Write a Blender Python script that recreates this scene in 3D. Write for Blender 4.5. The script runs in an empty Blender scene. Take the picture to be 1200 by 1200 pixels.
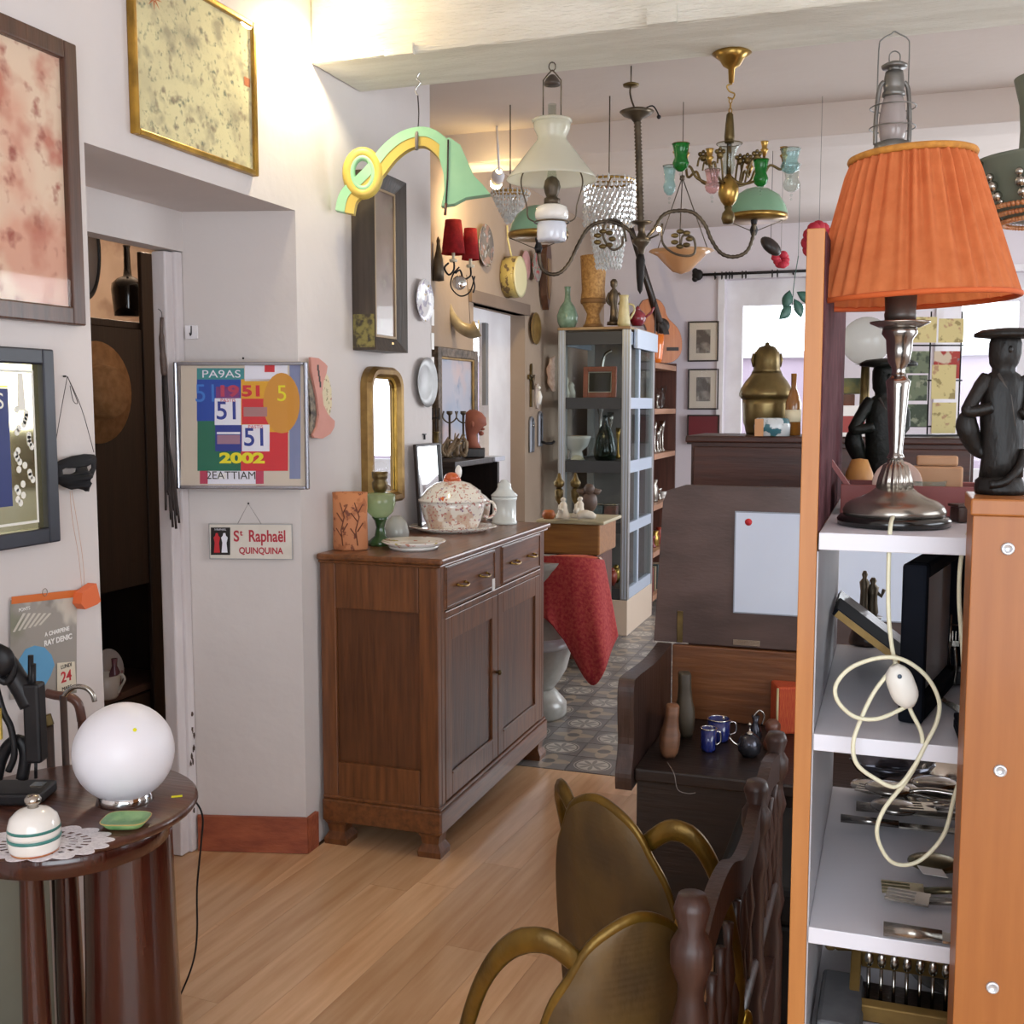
import bpy, bmesh, math, random
from mathutils import Vector, Matrix
random.seed(7)
SC = bpy.context.scene
COL = SC.collection

# ------------------------------------------------------------------ camera
F_PX = 1300.0; HOR = 475.0; EYE = 1.55; YAW = math.radians(19.1)
PIT = math.atan((600 - HOR) / F_PX)
cam_data = bpy.data.cameras.new('camera')
cam_data.sensor_width = 36; cam_data.sensor_fit = 'HORIZONTAL'
cam_data.lens = 36 * F_PX / 1200; cam_data.clip_start = .05
cam = bpy.data.objects.new('camera', cam_data); COL.objects.link(cam)
cam.location = (0, 0, EYE)
cam.rotation_euler = (math.pi / 2 - PIT, 0, YAW)
SC.camera = cam

# ------------------------------------------------------------------ world, lights, exposure
w = bpy.data.worlds.new('daylight'); SC.world = w; w.use_nodes = True
wn = w.node_tree.nodes; wl = w.node_tree.links
for n in list(wn): wn.remove(n)
wo = wn.new('ShaderNodeOutputWorld'); wb = wn.new('ShaderNodeBackground')
wb.inputs[0].default_value = (.86, .93, 1, 1); wb.inputs[1].default_value = 3.0
wl.new(wb.outputs[0], wo.inputs[0])
vs = SC.view_settings
vs.view_transform = 'Standard'; vs.look = 'None'; vs.gamma = 1; vs.use_curve_mapping = False
vs.exposure = 0.5

def area(name, loc, aim, sx, sy, power, color):
    d = bpy.data.lights.new(name, 'AREA'); d.shape = 'RECTANGLE'; d.size = sx; d.size_y = sy
    d.energy = power; d.color = color
    o = bpy.data.objects.new(name, d); COL.objects.link(o); o.location = loc
    o.rotation_euler = (Vector(aim) - Vector(loc)).to_track_quat('-Z', 'Y').to_euler()
    return o
# daylight coming in through the shop windows behind the photographer, on the right and at the far end
area('shop_window_daylight', (.7, -1.32, 1.6), (.2, 3, 1.4), 3.0, 1.9, 28, (.84, .92, 1))
area('side_window_daylight', (2.68, 1.6, 1.7), (-2, 2.2, 1.2), 2.2, 1.7, 15, (.86, .93, 1))
area('side_window_daylight', (2.68, 6.4, 1.7), (-2, 6.2, 1.2), 2.0, 1.7, 60, (.9, .95, 1))
area('far_window_daylight', (.5, 8.82, 1.75), (0, 4, 1.0), 1.6, 1.3, 24, (.9, .95, 1))

# ------------------------------------------------------------------ pixel helpers (plan measurements -> metres)
FW = Vector((-math.sin(YAW), math.cos(YAW), 0)); RT = Vector((math.cos(YAW), math.sin(YAW), 0))
UPV = Vector((0, 0, 1)); CP, SP = math.cos(PIT), math.sin(PIT)
CAMP = Vector((0, 0, EYE))
def ray(px, py):
    u = (px - 600) / F_PX; v = (600 - py) / F_PX
    hf = CP + v * SP; zz = -SP + v * CP
    return RT * u + FW * hf + UPV * zz
def at(px, py, D):
    r = ray(px, py); return CAMP + r * (D / r.dot(FW))
def onx(px, py, X):
    r = ray(px, py); return CAMP + r * (X / r.x)
def ony(px, py, Y):
    r = ray(px, py); return CAMP + r * (Y / r.y)
def onz(px, py, Z):
    r = ray(px, py); return CAMP + r * ((Z - EYE) / r.z)
def mpp(px, py, D):            # metres for one pixel across at this spot
    return (at(px + .5, py, D) - at(px - .5, py, D)).length

# ------------------------------------------------------------------ materials
def lin(h):
    if isinstance(h, str):
        h = h.lstrip('#'); c = [int(h[i:i + 2], 16) / 255 for i in (0, 2, 4)]
        return tuple((x / 12.92 if x <= .04045 else ((x + .055) / 1.055) ** 2.4) for x in c)
    return tuple(h[:3])
MATS = {}
def _new(name):
    m = bpy.data.materials.new(name); m.use_nodes = True; MATS[name] = m
    nt = m.node_tree; b = nt.nodes['Principled BSDF']; return m, nt, b
def mat(name, c, rough=.5, metal=0, c2=None, scale=8, stretch=(1, 1, 1), bump=0, bscale=None, detail=4, coat=0, lo=.35, hi=.65, emit=0, alpha=None, trans=0, spec=.5, sss=0, coord='Object'):
    """procedural material: two-tone noise colour, optional fine relief"""
    if name in MATS: return MATS[name]
    m, nt, b = _new(name); c = lin(c)
    b.inputs['Base Color'].default_value = (*c, 1); b.inputs['Roughness'].default_value = rough
    b.inputs['Metallic'].default_value = metal; b.inputs['Coat Weight'].default_value = coat
    b.inputs['Coat Roughness'].default_value = .12
    b.inputs['Specular IOR Level'].default_value = spec
    if trans: b.inputs['Transmission Weight'].default_value = trans
    if emit: b.inputs['Emission Color'].default_value = (*c, 1); b.inputs['Emission Strength'].default_value = emit
    if alpha is not None: b.inputs['Alpha'].default_value = alpha
    if sss: b.inputs['Subsurface Weight'].default_value = sss; b.inputs['Subsurface Radius'].default_value = (.02, .02, .02)
    tc = nt.nodes.new('ShaderNodeTexCoord'); mp = nt.nodes.new('ShaderNodeMapping'); mp.inputs['Scale'].default_value = stretch
    nt.links.new(tc.outputs[coord], mp.inputs[0])
    if c2:
        nz = nt.nodes.new('ShaderNodeTexNoise'); nz.inputs['Scale'].default_value = scale; nz.inputs['Detail'].default_value = detail
        nt.links.new(mp.outputs[0], nz.inputs['Vector'])
        rp = nt.nodes.new('ShaderNodeValToRGB'); rp.color_ramp.elements[0].position = lo; rp.color_ramp.elements[1].position = hi
        rp.color_ramp.elements[0].color = (*c, 1); rp.color_ramp.elements[1].color = (*lin(c2), 1)
        nt.links.new(nz.outputs[0], rp.inputs[0]); nt.links.new(rp.outputs[0], b.inputs['Base Color'])
    if bump:
        n2 = nt.nodes.new('ShaderNodeTexNoise'); n2.inputs['Scale'].default_value = bscale or scale * 3; n2.inputs['Detail'].default_value = 3
        nt.links.new(mp.outputs[0], n2.inputs['Vector'])
        bp = nt.nodes.new('ShaderNodeBump'); bp.inputs['Strength'].default_value = bump; bp.inputs['Distance'].default_value = .01
        nt.links.new(n2.outputs[0], bp.inputs['Height']); nt.links.new(bp.outputs[0], b.inputs['Normal'])
    return m
def wood(name, c, c2, rough=.4, axis=2, coat=.2, scale=5, bump=.15, rnd=.0):
    """wood with the grain along one object axis; rnd = value change from object to object"""
    if name in MATS: return MATS[name]
    st = [9, 9, 9]; st[axis] = .7
    m = mat(name, c, rough, 0, c2, scale, tuple(st), bump, scale * 2, 6, coat, .3, .7)
    nt = m.node_tree; b = nt.nodes['Principled BSDF']
    if rnd:
        oi = nt.nodes.new('ShaderNodeObjectInfo'); hs = nt.nodes.new('ShaderNodeHueSaturation')
        mr = nt.nodes.new('ShaderNodeMapRange'); mr.inputs[3].default_value = 1 - rnd; mr.inputs[4].default_value = 1 + rnd
        nt.links.new(oi.outputs['Random'], mr.inputs[0]); nt.links.new(mr.outputs[0], hs.inputs['Value'])
        src = b.inputs['Base Color'].links[0].from_socket
        nt.links.new(src, hs.inputs['Color']); nt.links.new(hs.outputs[0], b.inputs['Base Color'])
        # shift the grain from board to board
        mp = [n for n in nt.nodes if n.type == 'MAPPING'][0]
        cb = nt.nodes.new('ShaderNodeCombineXYZ'); ml = nt.nodes.new('ShaderNodeMath'); ml.operation = 'MULTIPLY'; ml.inputs[1].default_value = 40
        nt.links.new(oi.outputs['Random'], ml.inputs[0])
        for i in range(3): nt.links.new(ml.outputs[0], cb.inputs[i])
        nt.links.new(cb.outputs[0], mp.inputs['Location'])
    return m
def glass(name, c='#ffffff', tint=.0, rough=.02, refl=1.0):
    """thin glass: clear with a Fresnel sheen"""
    if name in MATS: return MATS[name]
    m, nt, b = _new(name); nt.nodes.remove(b)
    out = nt.nodes['Material Output']
    t = nt.nodes.new('ShaderNodeBsdfTransparent'); g = nt.nodes.new('ShaderNodeBsdfGlossy'); mx = nt.nodes.new('ShaderNodeMixShader')
    lw = nt.nodes.new('ShaderNodeLayerWeight'); lw.inputs[0].default_value = .5
    pw = nt.nodes.new('ShaderNodeMath'); pw.operation = 'POWER'; pw.inputs[1].default_value = 4; nt.links.new(lw.outputs['Facing'], pw.inputs[0])
    fr = nt.nodes.new('ShaderNodeMath'); fr.operation = 'MULTIPLY_ADD'; fr.inputs[1].default_value = .6 * refl; fr.inputs[2].default_value = .035 * refl; nt.links.new(pw.outputs[0], fr.inputs[0])
    t.inputs[0].default_value = (*lin(c), 1); g.inputs['Roughness'].default_value = rough
    nt.links.new(fr.outputs[0], mx.inputs[0]); nt.links.new(t.outputs[0], mx.inputs[1]); nt.links.new(g.outputs[0], mx.inputs[2])
    nt.links.new(mx.outputs[0], out.inputs[0])
    if tint:
        d = nt.nodes.new('ShaderNodeBsdfDiffuse'); d.inputs[0].default_value = (*lin(c), 1)
        tr = nt.nodes.new('ShaderNodeBsdfTranslucent'); tr.inputs[0].default_value = (*lin(c), 1)
        ad = nt.nodes.new('ShaderNodeMixShader'); nt.links.new(d.outputs[0], ad.inputs[1]); nt.links.new(tr.outputs[0], ad.inputs[2])
        m2 = nt.nodes.new('ShaderNodeMixShader'); m2.inputs[0].default_value = tint
        nt.links.new(t.outputs[0], m2.inputs[1]); nt.links.new(ad.outputs[0], m2.inputs[2]); nt.links.new(m2.outputs[0], mx.inputs[1])
    return m
def cloth(name, c, c2, scale=30, tr=.35, rough=.9):
    """thin fabric or paper that lets some light through"""
    if name in MATS: return MATS[name]
    m = mat(name, c, rough, 0, c2, scale, (1, 1, 1), .2, scale * 2)
    nt = m.node_tree; b = nt.nodes['Principled BSDF']; out = nt.nodes['Material Output']
    t = nt.nodes.new('ShaderNodeBsdfTranslucent'); mx = nt.nodes.new('ShaderNodeMixShader'); mx.inputs[0].default_value = tr
    nt.links.new(b.inputs['Base Color'].links[0].from_socket, t.inputs[0])
    nt.links.new(b.outputs[0], mx.inputs[1]); nt.links.new(t.outputs[0], mx.inputs[2]); nt.links.new(mx.outputs[0], out.inputs[0])
    return m
def pattern(name, base, blots, rough=.3, coat=.3, coord='Object', soft=.04):
    """base colour with several layers of noise blotches [(colour, scale, threshold, seed offset)]"""
    if name in MATS: return MATS[name]
    m, nt, b = _new(name); b.inputs['Roughness'].default_value = rough; b.inputs['Coat Weight'].default_value = coat
    tc = nt.nodes.new('ShaderNodeTexCoord'); prev = None
    for i, (c, s, th, off) in enumerate(blots):
        mp = nt.nodes.new('ShaderNodeMapping'); mp.inputs['Location'].default_value = (off, off * 1.7, off * .3)
        nz = nt.nodes.new('ShaderNodeTexNoise'); nz.inputs['Scale'].default_value = s; nz.inputs['Detail'].default_value = 3
        rp = nt.nodes.new('ShaderNodeValToRGB'); rp.color_ramp.elements[0].position = th; rp.color_ramp.elements[1].position = min(th + soft, 1)
        mx = nt.nodes.new('ShaderNodeMix'); mx.data_type = 'RGBA'
        nt.links.new(tc.outputs[coord], mp.inputs[0]); nt.links.new(mp.outputs[0], nz.inputs['Vector']); nt.links.new(nz.outputs[0], rp.inputs[0])
        nt.links.new(rp.outputs[0], mx.inputs[0])
        if prev is None: mx.inputs[6].default_value = (*lin(base), 1)
        else: nt.links.new(prev, mx.inputs[6])
        mx.inputs[7].default_value = (*lin(c), 1); prev = mx.outputs[2]
    nt.links.new(prev, b.inputs['Base Color'])
    return m

# ------------------------------------------------------------------ mesh building
class MB:
    """collects geometry for ONE mesh object"""
    def __init__(s): s.v = []; s.f = []; s.sm = []; s.M = Matrix.Identity(4)
    def at(s, loc=(0, 0, 0), rot=(0, 0, 0), sc=(1, 1, 1)):
        from mathutils import Euler
        s.M = Matrix.Translation(loc) @ Euler(rot).to_matrix().to_4x4() @ Matrix.Diagonal((*sc, 1)); return s
    def add(s, vs, fs, smooth=False):
        o = len(s.v); s.v += [tuple(s.M @ Vector(v)) for v in vs]
        s.f += [tuple(o + i for i in f) for f in fs]; s.sm += [smooth] * len(fs); return s
    def box(s, x0, x1, y0, y1, z0, z1, b=0):
        if b <= 0:
            s.add([(x0, y0, z0), (x1, y0, z0), (x1, y1, z0), (x0, y1, z0), (x0, y0, z1), (x1, y0, z1), (x1, y1, z1), (x0, y1, z1)],
                  [(3, 2, 1, 0), (4, 5, 6, 7), (0, 1, 5, 4), (1, 2, 6, 5), (2, 3, 7, 6), (3, 0, 4, 7)]); return s
        bm = bmesh.new(); bmesh.ops.create_cube(bm, size=1)
        for v in bm.verts: v.co = Vector(((x0 + x1) / 2 + v.co.x * (x1 - x0), (y0 + y1) / 2 + v.co.y * (y1 - y0), (z0 + z1) / 2 + v.co.z * (z1 - z0)))
        b = min(b, .49 * min(x1 - x0, y1 - y0, z1 - z0))
        bmesh.ops.bevel(bm, geom=bm.edges[:], offset=b, segments=2, profile=.5, affect='EDGES', clamp_overlap=True)
        bm.verts.index_update()
        s.add([tuple(v.co) for v in bm.verts], [tuple(v.index for v in f.verts) for f in bm.faces]); bm.free(); return s
    def lathe(s, prof, n=28, sx=1, sy=1, smooth=True, flute=0, amp=0, a0=0, a1=2 * math.pi):
        """profile [(r, z)] round z; flute = number of ribs, amp = their depth"""
        full = abs(a1 - a0 - 2 * math.pi) < 1e-6; m = n if full else n + 1
        vs = []; fs = []
        for r, z in prof:
            for k in range(m):
                a = a0 + (a1 - a0) * k / n; q = r * (1 + amp * math.cos(flute * a)) if flute else r
                vs.append((q * math.cos(a) * sx, q * math.sin(a) * sy, z))
        for i in range(len(prof) - 1):
            for k in range(n):
                k2 = (k + 1) % m
                fs.append((i * m + k, i * m + k2, (i + 1) * m + k2, (i + 1) * m + k))
        if full:
            if prof[0][0] > 1e-5: fs.append(tuple(range(m))[::-1])
            if prof[-1][0] > 1e-5: fs.append(tuple((len(prof) - 1) * m + k for k in range(m)))
        s.add(vs, fs, smooth); return s
    def shell(s, prof, t=.003, n=28, **k):
        """open lathe with wall thickness t"""
        inner = [(max(r - t, .0005), z) for r, z in prof][::-1]
        full = list(prof) + inner
        vs = []; fs = []; sx = k.get('sx', 1); sy = k.get('sy', 1); fl = k.get('flute', 0); am = k.get('amp', 0)
        for r, z in full:
            for q in range(n):
                a = 2 * math.pi * q / n; rr = r * (1 + am * math.cos(fl * a)) if fl else r
                vs.append((rr * math.cos(a) * sx, rr * math.sin(a) * sy, z))
        L = len(full)
        for i in range(L):
            for q in range(n):
                j = (i + 1) % L; q2 = (q + 1) % n
                if j == 0 and not k.get('close', True): continue
                fs.append((i * n + q, i * n + q2, j * n + q2, j * n + q))
        s.add(vs, fs, True); return s
    def tube(s, pts, r, n=8, closed=False, caps=True, flat=1.0):
        """swept circle; r may be a list"""
        P = [Vector(p) for p in pts]; L = len(P); R = r if isinstance(r, (list, tuple)) else [r] * L
        vs = []; fs = []; up = None
        for i, p in enumerate(P):
            t = (P[(i + 1) % L] - P[i - 1]) if (closed or 0 < i < L - 1) else (P[1] - P[0] if i == 0 else P[-1] - P[-2])
            if t.length < 1e-9: t = Vector((0, 0, 1))
            t.normalize()
            if up is None:
                up = Vector((0, 0, 1)) if abs(t.z) < .9 else Vector((1, 0, 0))
            up = up - t * up.dot(t)
            if up.length < 1e-6: up = t.orthogonal()
            up.normalize(); sd = t.cross(up)
            for k in range(n):
                a = 2 * math.pi * k / n
                vs.append(tuple(p + (up * math.cos(a) + sd * math.sin(a) * flat) * R[i]))
        for i in range(L if closed else L - 1):
            j = (i + 1) % L
            for k in range(n): fs.append((i * n + k, i * n + (k + 1) % n, j * n + (k + 1) % n, j * n + k))
        if caps and not closed:
            fs.append(tuple(range(n))[::-1]); fs.append(tuple((L - 1) * n + k for k in range(n)))
        s.add(vs, fs, True); return s
    def prism(s, poly, y0, y1):
        """polygon [(x, z)] extruded along y"""
        n = len(poly)
        a = sum(poly[i][0] * poly[(i + 1) % n][1] - poly[(i + 1) % n][0] * poly[i][1] for i in range(n))
        if a < 0: poly = poly[::-1]
        vs = [(x, y0, z) for x, z in poly] + [(x, y1, z) for x, z in poly]
        fs = [tuple(range(n)), tuple(range(2 * n - 1, n - 1, -1))]
        fs += [((i + 1) % n, i, n + i, n + (i + 1) % n) for i in range(n)]
        s.add(vs, fs); return s
    def plan(s, poly, z0, z1):
        """polygon [(x, y)] extruded along z"""
        n = len(poly)
        a = sum(poly[i][0] * poly[(i + 1) % n][1] - poly[(i + 1) % n][0] * poly[i][1] for i in range(n))
        if a < 0: poly = poly[::-1]
        vs = [(x, y, z0) for x, y in poly] + [(x, y, z1) for x, y in poly]
        fs = [tuple(range(n))[::-1], tuple(range(n, 2 * n))]
        fs += [(i, (i + 1) % n, n + (i + 1) % n, n + i) for i in range(n)]
        s.add(vs, fs); return s
    def ball(s, c, r, n=14, sc=(1, 1, 1)):
        m = max(6, n // 2 + 1); vs = []; fs = []
        for i in range(m + 1):
            t = math.pi * i / m
            for k in range(n):
                a = 2 * math.pi * k / n
                vs.append((c[0] + r * sc[0] * math.sin(t) * math.cos(a), c[1] + r * sc[1] * math.sin(t) * math.sin(a), c[2] - r * sc[2] * math.cos(t)))
        for i in range(m):
            for k in range(n): fs.append((i * n + k, i * n + (k + 1) % n, (i + 1) * n + (k + 1) % n, (i + 1) * n + k))
        s.add(vs, fs, True); return s
    def grid(s, fn, nu, nv, smooth=True, closed_u=False):
        vs = [tuple(fn(i / nu, j / nv)) for j in range(nv + 1) for i in range(nu + 1)]
        fs = [(j * (nu + 1) + i, j * (nu + 1) + i + 1, (j + 1) * (nu + 1) + i + 1, (j + 1) * (nu + 1) + i) for j in range(nv) for i in range(nu)]
        s.add(vs, fs, smooth); return s
    def build(s, name, m, parent=None, solid=0):
        me = bpy.data.meshes.new(name); me.from_pydata(s.v, [], s.f)
        me.polygons.foreach_set('use_smooth', s.sm)
        bm = bmesh.new(); bm.from_mesh(me)
        bmesh.ops.recalc_face_normals(bm, faces=bm.faces[:]); bm.to_mesh(me); bm.free()
        if isinstance(m, str): m = MATS[m]
        me.materials.append(m); me.update()
        o = bpy.data.objects.new(name, me); COL.objects.link(o)
        if parent: o.parent = parent
        if solid:
            md = o.modifiers.new('thickness', 'SOLIDIFY'); md.thickness = solid; md.offset = 0
        return o
def tag(o, label=None, cat=None, group=None, kind=None):
    if label: o['label'] = label
    if cat: o['category'] = cat
    if group: o['group'] = group
    if kind: o['kind'] = kind
    return o
def thing(name, label, cat, loc=(0, 0, 0), rz=0, group=None, rot=None):
    o = bpy.data.objects.new(name, None); COL.objects.link(o); o.empty_display_size = .05
    o.location = loc; o.rotation_euler = rot if rot else (0, 0, rz)
    return tag(o, label, cat, group)
def dup(root, loc=None, rz=None, label=None, group=None, scale=None):
    def cp(o, par):
        c = o.copy(); COL.objects.link(c); c.parent = par
        for ch in o.children: cp(ch, c)
        return c
    r = cp(root, None)
    if loc is not None: r.location = loc
    if rz is not None: r.rotation_euler = (0, 0, rz)
    if label: r['label'] = label
    if group: r['group'] = group
    if scale: r.scale = (scale,) * 3 if not isinstance(scale, tuple) else scale
    return r
def piece(o, parent, loc, rot=(0, 0, 0), sc=None):          # a further copy of a part, sharing its mesh
    c = o.copy(); COL.objects.link(c); c.parent = parent; c.location = loc; c.rotation_euler = rot
    if sc: c.scale = sc
    return c
def struct(name, mb, m, label=None, parent=None):
    o = mb.build(name, m, parent); o['kind'] = 'structure'
    if label: o['label'] = label
    return o
def text_mesh(name, txt, size, m, parent, loc, rot=(math.pi / 2, 0, 0), sx=1.0, ext=.0004, bold=0, align='CENTER'):
    cu = bpy.data.curves.new(name, 'FONT'); cu.body = txt; cu.size = size; cu.extrude = ext; cu.align_x = align; cu.align_y = 'CENTER'; cu.offset = bold
    o = bpy.data.objects.new(name + '_curve', cu); COL.objects.link(o)
    me = bpy.data.meshes.new_from_object(o.evaluated_get(bpy.context.evaluated_depsgraph_get()))
    bpy.data.objects.remove(o); me.name = name; me.materials.clear(); me.materials.append(MATS[m] if isinstance(m, str) else m)
    t = bpy.data.objects.new(name, me); COL.objects.link(t); t.parent = parent; t.location = loc; t.rotation_euler = rot; t.scale = (sx, 1, 1)
    return t
def spline(pts, n=8):
    """Catmull-Rom through points of any dimension"""
    P = [pts[0]] + list(pts) + [pts[-1]]; out = []
    for i in range(1, len(P) - 2):
        a, b, c, d = P[i - 1], P[i], P[i + 1], P[i + 2]
        for k in range(n):
            t = k / n
            out.append(tuple(.5 * (2 * b[j] + (c[j] - a[j]) * t + (2 * a[j] - 5 * b[j] + 4 * c[j] - d[j]) * t * t + (3 * b[j] - a[j] - 3 * c[j] + d[j]) * t ** 3) for j in range(len(b))))
    out.append(tuple(pts[-1])); return out
class PX:
    """a working plane at a horizontal distance D: turns measured outlines into metres round an origin"""
    def __init__(s, cx, by, D, rz=None):
        s.cx, s.D = cx, D; s.o = at(cx, by, D); s.k = mpp(cx, by, D); s.rz = YAW if rz is None else rz
    def z(s, y): return at(s.cx, y, s.D).z - s.o.z
    def x(s, px): return (px - s.cx) * s.k
    def p(s, px, py, dy=0): return (s.x(px), dy, s.z(py))
    def prof(s, pts): return [(max(r * s.k, 1e-6 if r <= 0 else .0002), s.z(y)) for r, y in pts]
    def path(s, pts, n=6): return spline([s.p(*q) for q in pts], n) if n else [s.p(*q) for q in pts]
    def thing(s, name, label, cat, group=None, rz=None): return thing(name, label, cat, s.o, s.rz if rz is None else rz, group)

class PLN:
    """a vertical plane through o turned by rz: measured outlines -> local metres on that plane"""
    def __init__(s, o, rz): s.o = Vector(o); s.rz = rz; s.xd = Vector((math.cos(rz), math.sin(rz), 0)); s.n = Vector((-math.sin(rz), math.cos(rz), 0))
    def p(s, px, py, dy=0):
        r = ray(px, py); P = CAMP + r * ((s.o - CAMP).dot(s.n) / r.dot(s.n)); d = P - s.o
        return (d.dot(s.xd), dy, d.z)
    def q(s, px, py): a = s.p(px, py); return (a[0], a[2])
    def path(s, pts, n=6): return spline([s.p(*q) for q in pts], n) if n else [s.p(*q) for q in pts]
    def thing(s, name, label, cat, group=None): return thing(name, label, cat, s.o, s.rz, group)
def sheet(polys, fn=lambda x, z: 0, sub=0):
    """flat polygon [(x, z)] with holes, bent by y = fn(x, z); returns (verts, faces)"""
    from mathutils.geometry import tessellate_polygon
    flat = [p for q in polys for p in q]
    tris = tessellate_polygon([[Vector((x, z, 0)) for x, z in q] for q in polys])
    bm = bmesh.new(); vv = [bm.verts.new((x, 0, z)) for x, z in flat]
    for t in tris:
        try: bm.faces.new([vv[i] for i in t])
        except ValueError: pass
    if sub: bmesh.ops.subdivide_edges(bm, edges=bm.edges[:], cuts=sub, use_grid_fill=True)
    bm.verts.index_update()
    out = [(v.co.x, fn(v.co.x, v.co.z), v.co.z) for v in bm.verts], [tuple(v.index for v in f.verts) for f in bm.faces]
    bm.free(); return out
def blob(cx, cz, rx, rz, n=16, a0=0):
    return [(cx + rx * math.cos(a0 + 2 * math.pi * k / n), cz + rz * math.sin(a0 + 2 * math.pi * k / n)) for k in range(n)]
def frame_ring(m, w, h, fw, d, z0=0, bev=.004, y1=0):
    """four bars of a picture frame: width w, height h, bar fw, depth d, front at -y"""
    m.box(-w / 2, -w / 2 + fw, -d, y1, z0, z0 + h, bev).box(w / 2 - fw, w / 2, -d, y1, z0, z0 + h, bev)
    m.box(-w / 2 + fw, w / 2 - fw, -d, y1, z0, z0 + fw, bev).box(-w / 2 + fw, w / 2 - fw, -d, y1, z0 + h - fw, z0 + h, bev); return m
def framed(name, label, cat, loc, rz, w, h, fw, d, fmat, pmat, glz=True, tilt=0, matw=0, mmat=None, group=None, pname='print'):
    """picture: frame, backing, print, pane"""
    t = thing(name, label, cat, loc, 0, group, (tilt, 0, rz))
    frame_ring(MB(), w, h, fw, d).build('frame', fmat, t)
    MB().box(-w / 2 + fw * .6, w / 2 - fw * .6, -d * .45, -.001, fw * .6, h - fw * .6).build('mat_board' if matw else 'backing', mmat or pmat, t)
    if matw:
        a = fw + matw; MB().box(-w / 2 + a, w / 2 - a, -d * .45 - .0015, -d * .45 - .0004, a, h - a).build(pname, pmat, t)
    if glz: MB().box(-w / 2 + fw * .8, w / 2 - fw * .8, -d * .8 - .001, -d * .8, fw * .8, h - fw * .8).build('pane', 'picture_glass', t)
    return t

def PZ(px, py, Z):
    """working plane for a thing that stands on a surface of height Z at this spot"""
    q = onz(px, py, Z); return PX(px, py, (q - CAMP).dot(FW))
# ================================================================== materials of the setting
mat('plaster', '#cbc3c0', .85, 0, '#d5cdca', 1.3, bump=.25, bscale=14)
mat('plaster_room', '#a18d7b', .85, 0, '#958170', 1.1, bump=.25, bscale=14)
mat('plaster_far', '#ddd5da', .85, 0, '#d3cad2', 1.3, bump=.2, bscale=14)
mat('ceiling_paint', '#dbd0ca', .9, 0, '#d2c6be', .9, bump=.3, bscale=10)
mat('beam_paint', '#e9e6da', .8, 0, '#dcd8ca', 3, (1, 6, 6), .9, 22)
mat('white_paint', '#e6e3e6', .55, 0, '#d8d3d6', 4, bump=.1)
mat('old_white_paint', '#dcd6d8', .6, 0, '#cbc2c2', 5, (1, 1, .3), .3, 30)
mat('skirting_red', '#a65a3c', .6, 0, '#8a4630', 5, (1, 6, 6), .3)
mat('dark_reveal', '#7d6a5c', .85, 0, '#715f52', 2, bump=.2)
mat('grout', '#5a5450', .9)
mat('floor_under', '#7a5a40', .8)
wood('plank_oak', '#bf9168', '#d9b28c', .3, 1, .2, 3.2, .06, .12)
glass('window_glass')

# ================================================================== floor
H = 2.95
fl = struct('floor', MB().box(-4.4, 2.8, -1.5, 9.1, -.12, -.012), 'floor_under', 'floor of pale laminate planks that turns to patterned tiles')
def clip(poly, x0, x1, y0, y1):
    for ax, lim, sg in ((0, x0, 1), (0, x1, -1), (1, y0, 1), (1, y1, -1)):
        out = []
        for i in range(len(poly)):
            a, b = poly[i - 1], poly[i]; da, db = (a[ax] - lim) * sg, (b[ax] - lim) * sg
            if (da < 0) != (db < 0):
                t = da / (da - db); out.append((a[0] + (b[0] - a[0]) * t, a[1] + (b[1] - a[1]) * t))
            if db >= 0: out.append(b)
        poly = out
        if not poly: return []
    return poly
ang = math.radians(-3.6); ca, sa = math.cos(ang), math.sin(ang)
PW = .136; rp = random.Random(3)
for i in range(-18, 28):
    yy = -2.4 - rp.random() * 1.4
    while yy < 5:
        L = 1.38
        q = []
        for (a, b) in ((i * PW + .0004, yy + .0004), ((i + 1) * PW - .0004, yy + .0004), ((i + 1) * PW - .0004, yy + L - .0004), (i * PW + .0004, yy + L - .0004)):
            q.append((a * ca - b * sa, a * sa + b * ca))
        yy += L
        q = clip(q, -1.885, 2.7, -1.35, 4.42)
        if len(q) < 3: continue
        cx = sum(p[0] for p in q) / len(q); cy = sum(p[1] for p in q) / len(q)
        m = MB(); m.plan([((x - cx) * ca + (y - cy) * sa, -(x - cx) * sa + (y - cy) * ca) for x, y in q], -.012, 0)
        o = m.build('plank', 'plank_oak', fl); o.location = (cx, cy, 0); o.rotation_euler = (0, 0, ang)
m = MB().box(-2.62, -1.885, 2.3, 3.3, -.012, -.002)
o = m.build('plank', 'plank_oak', fl)

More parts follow.
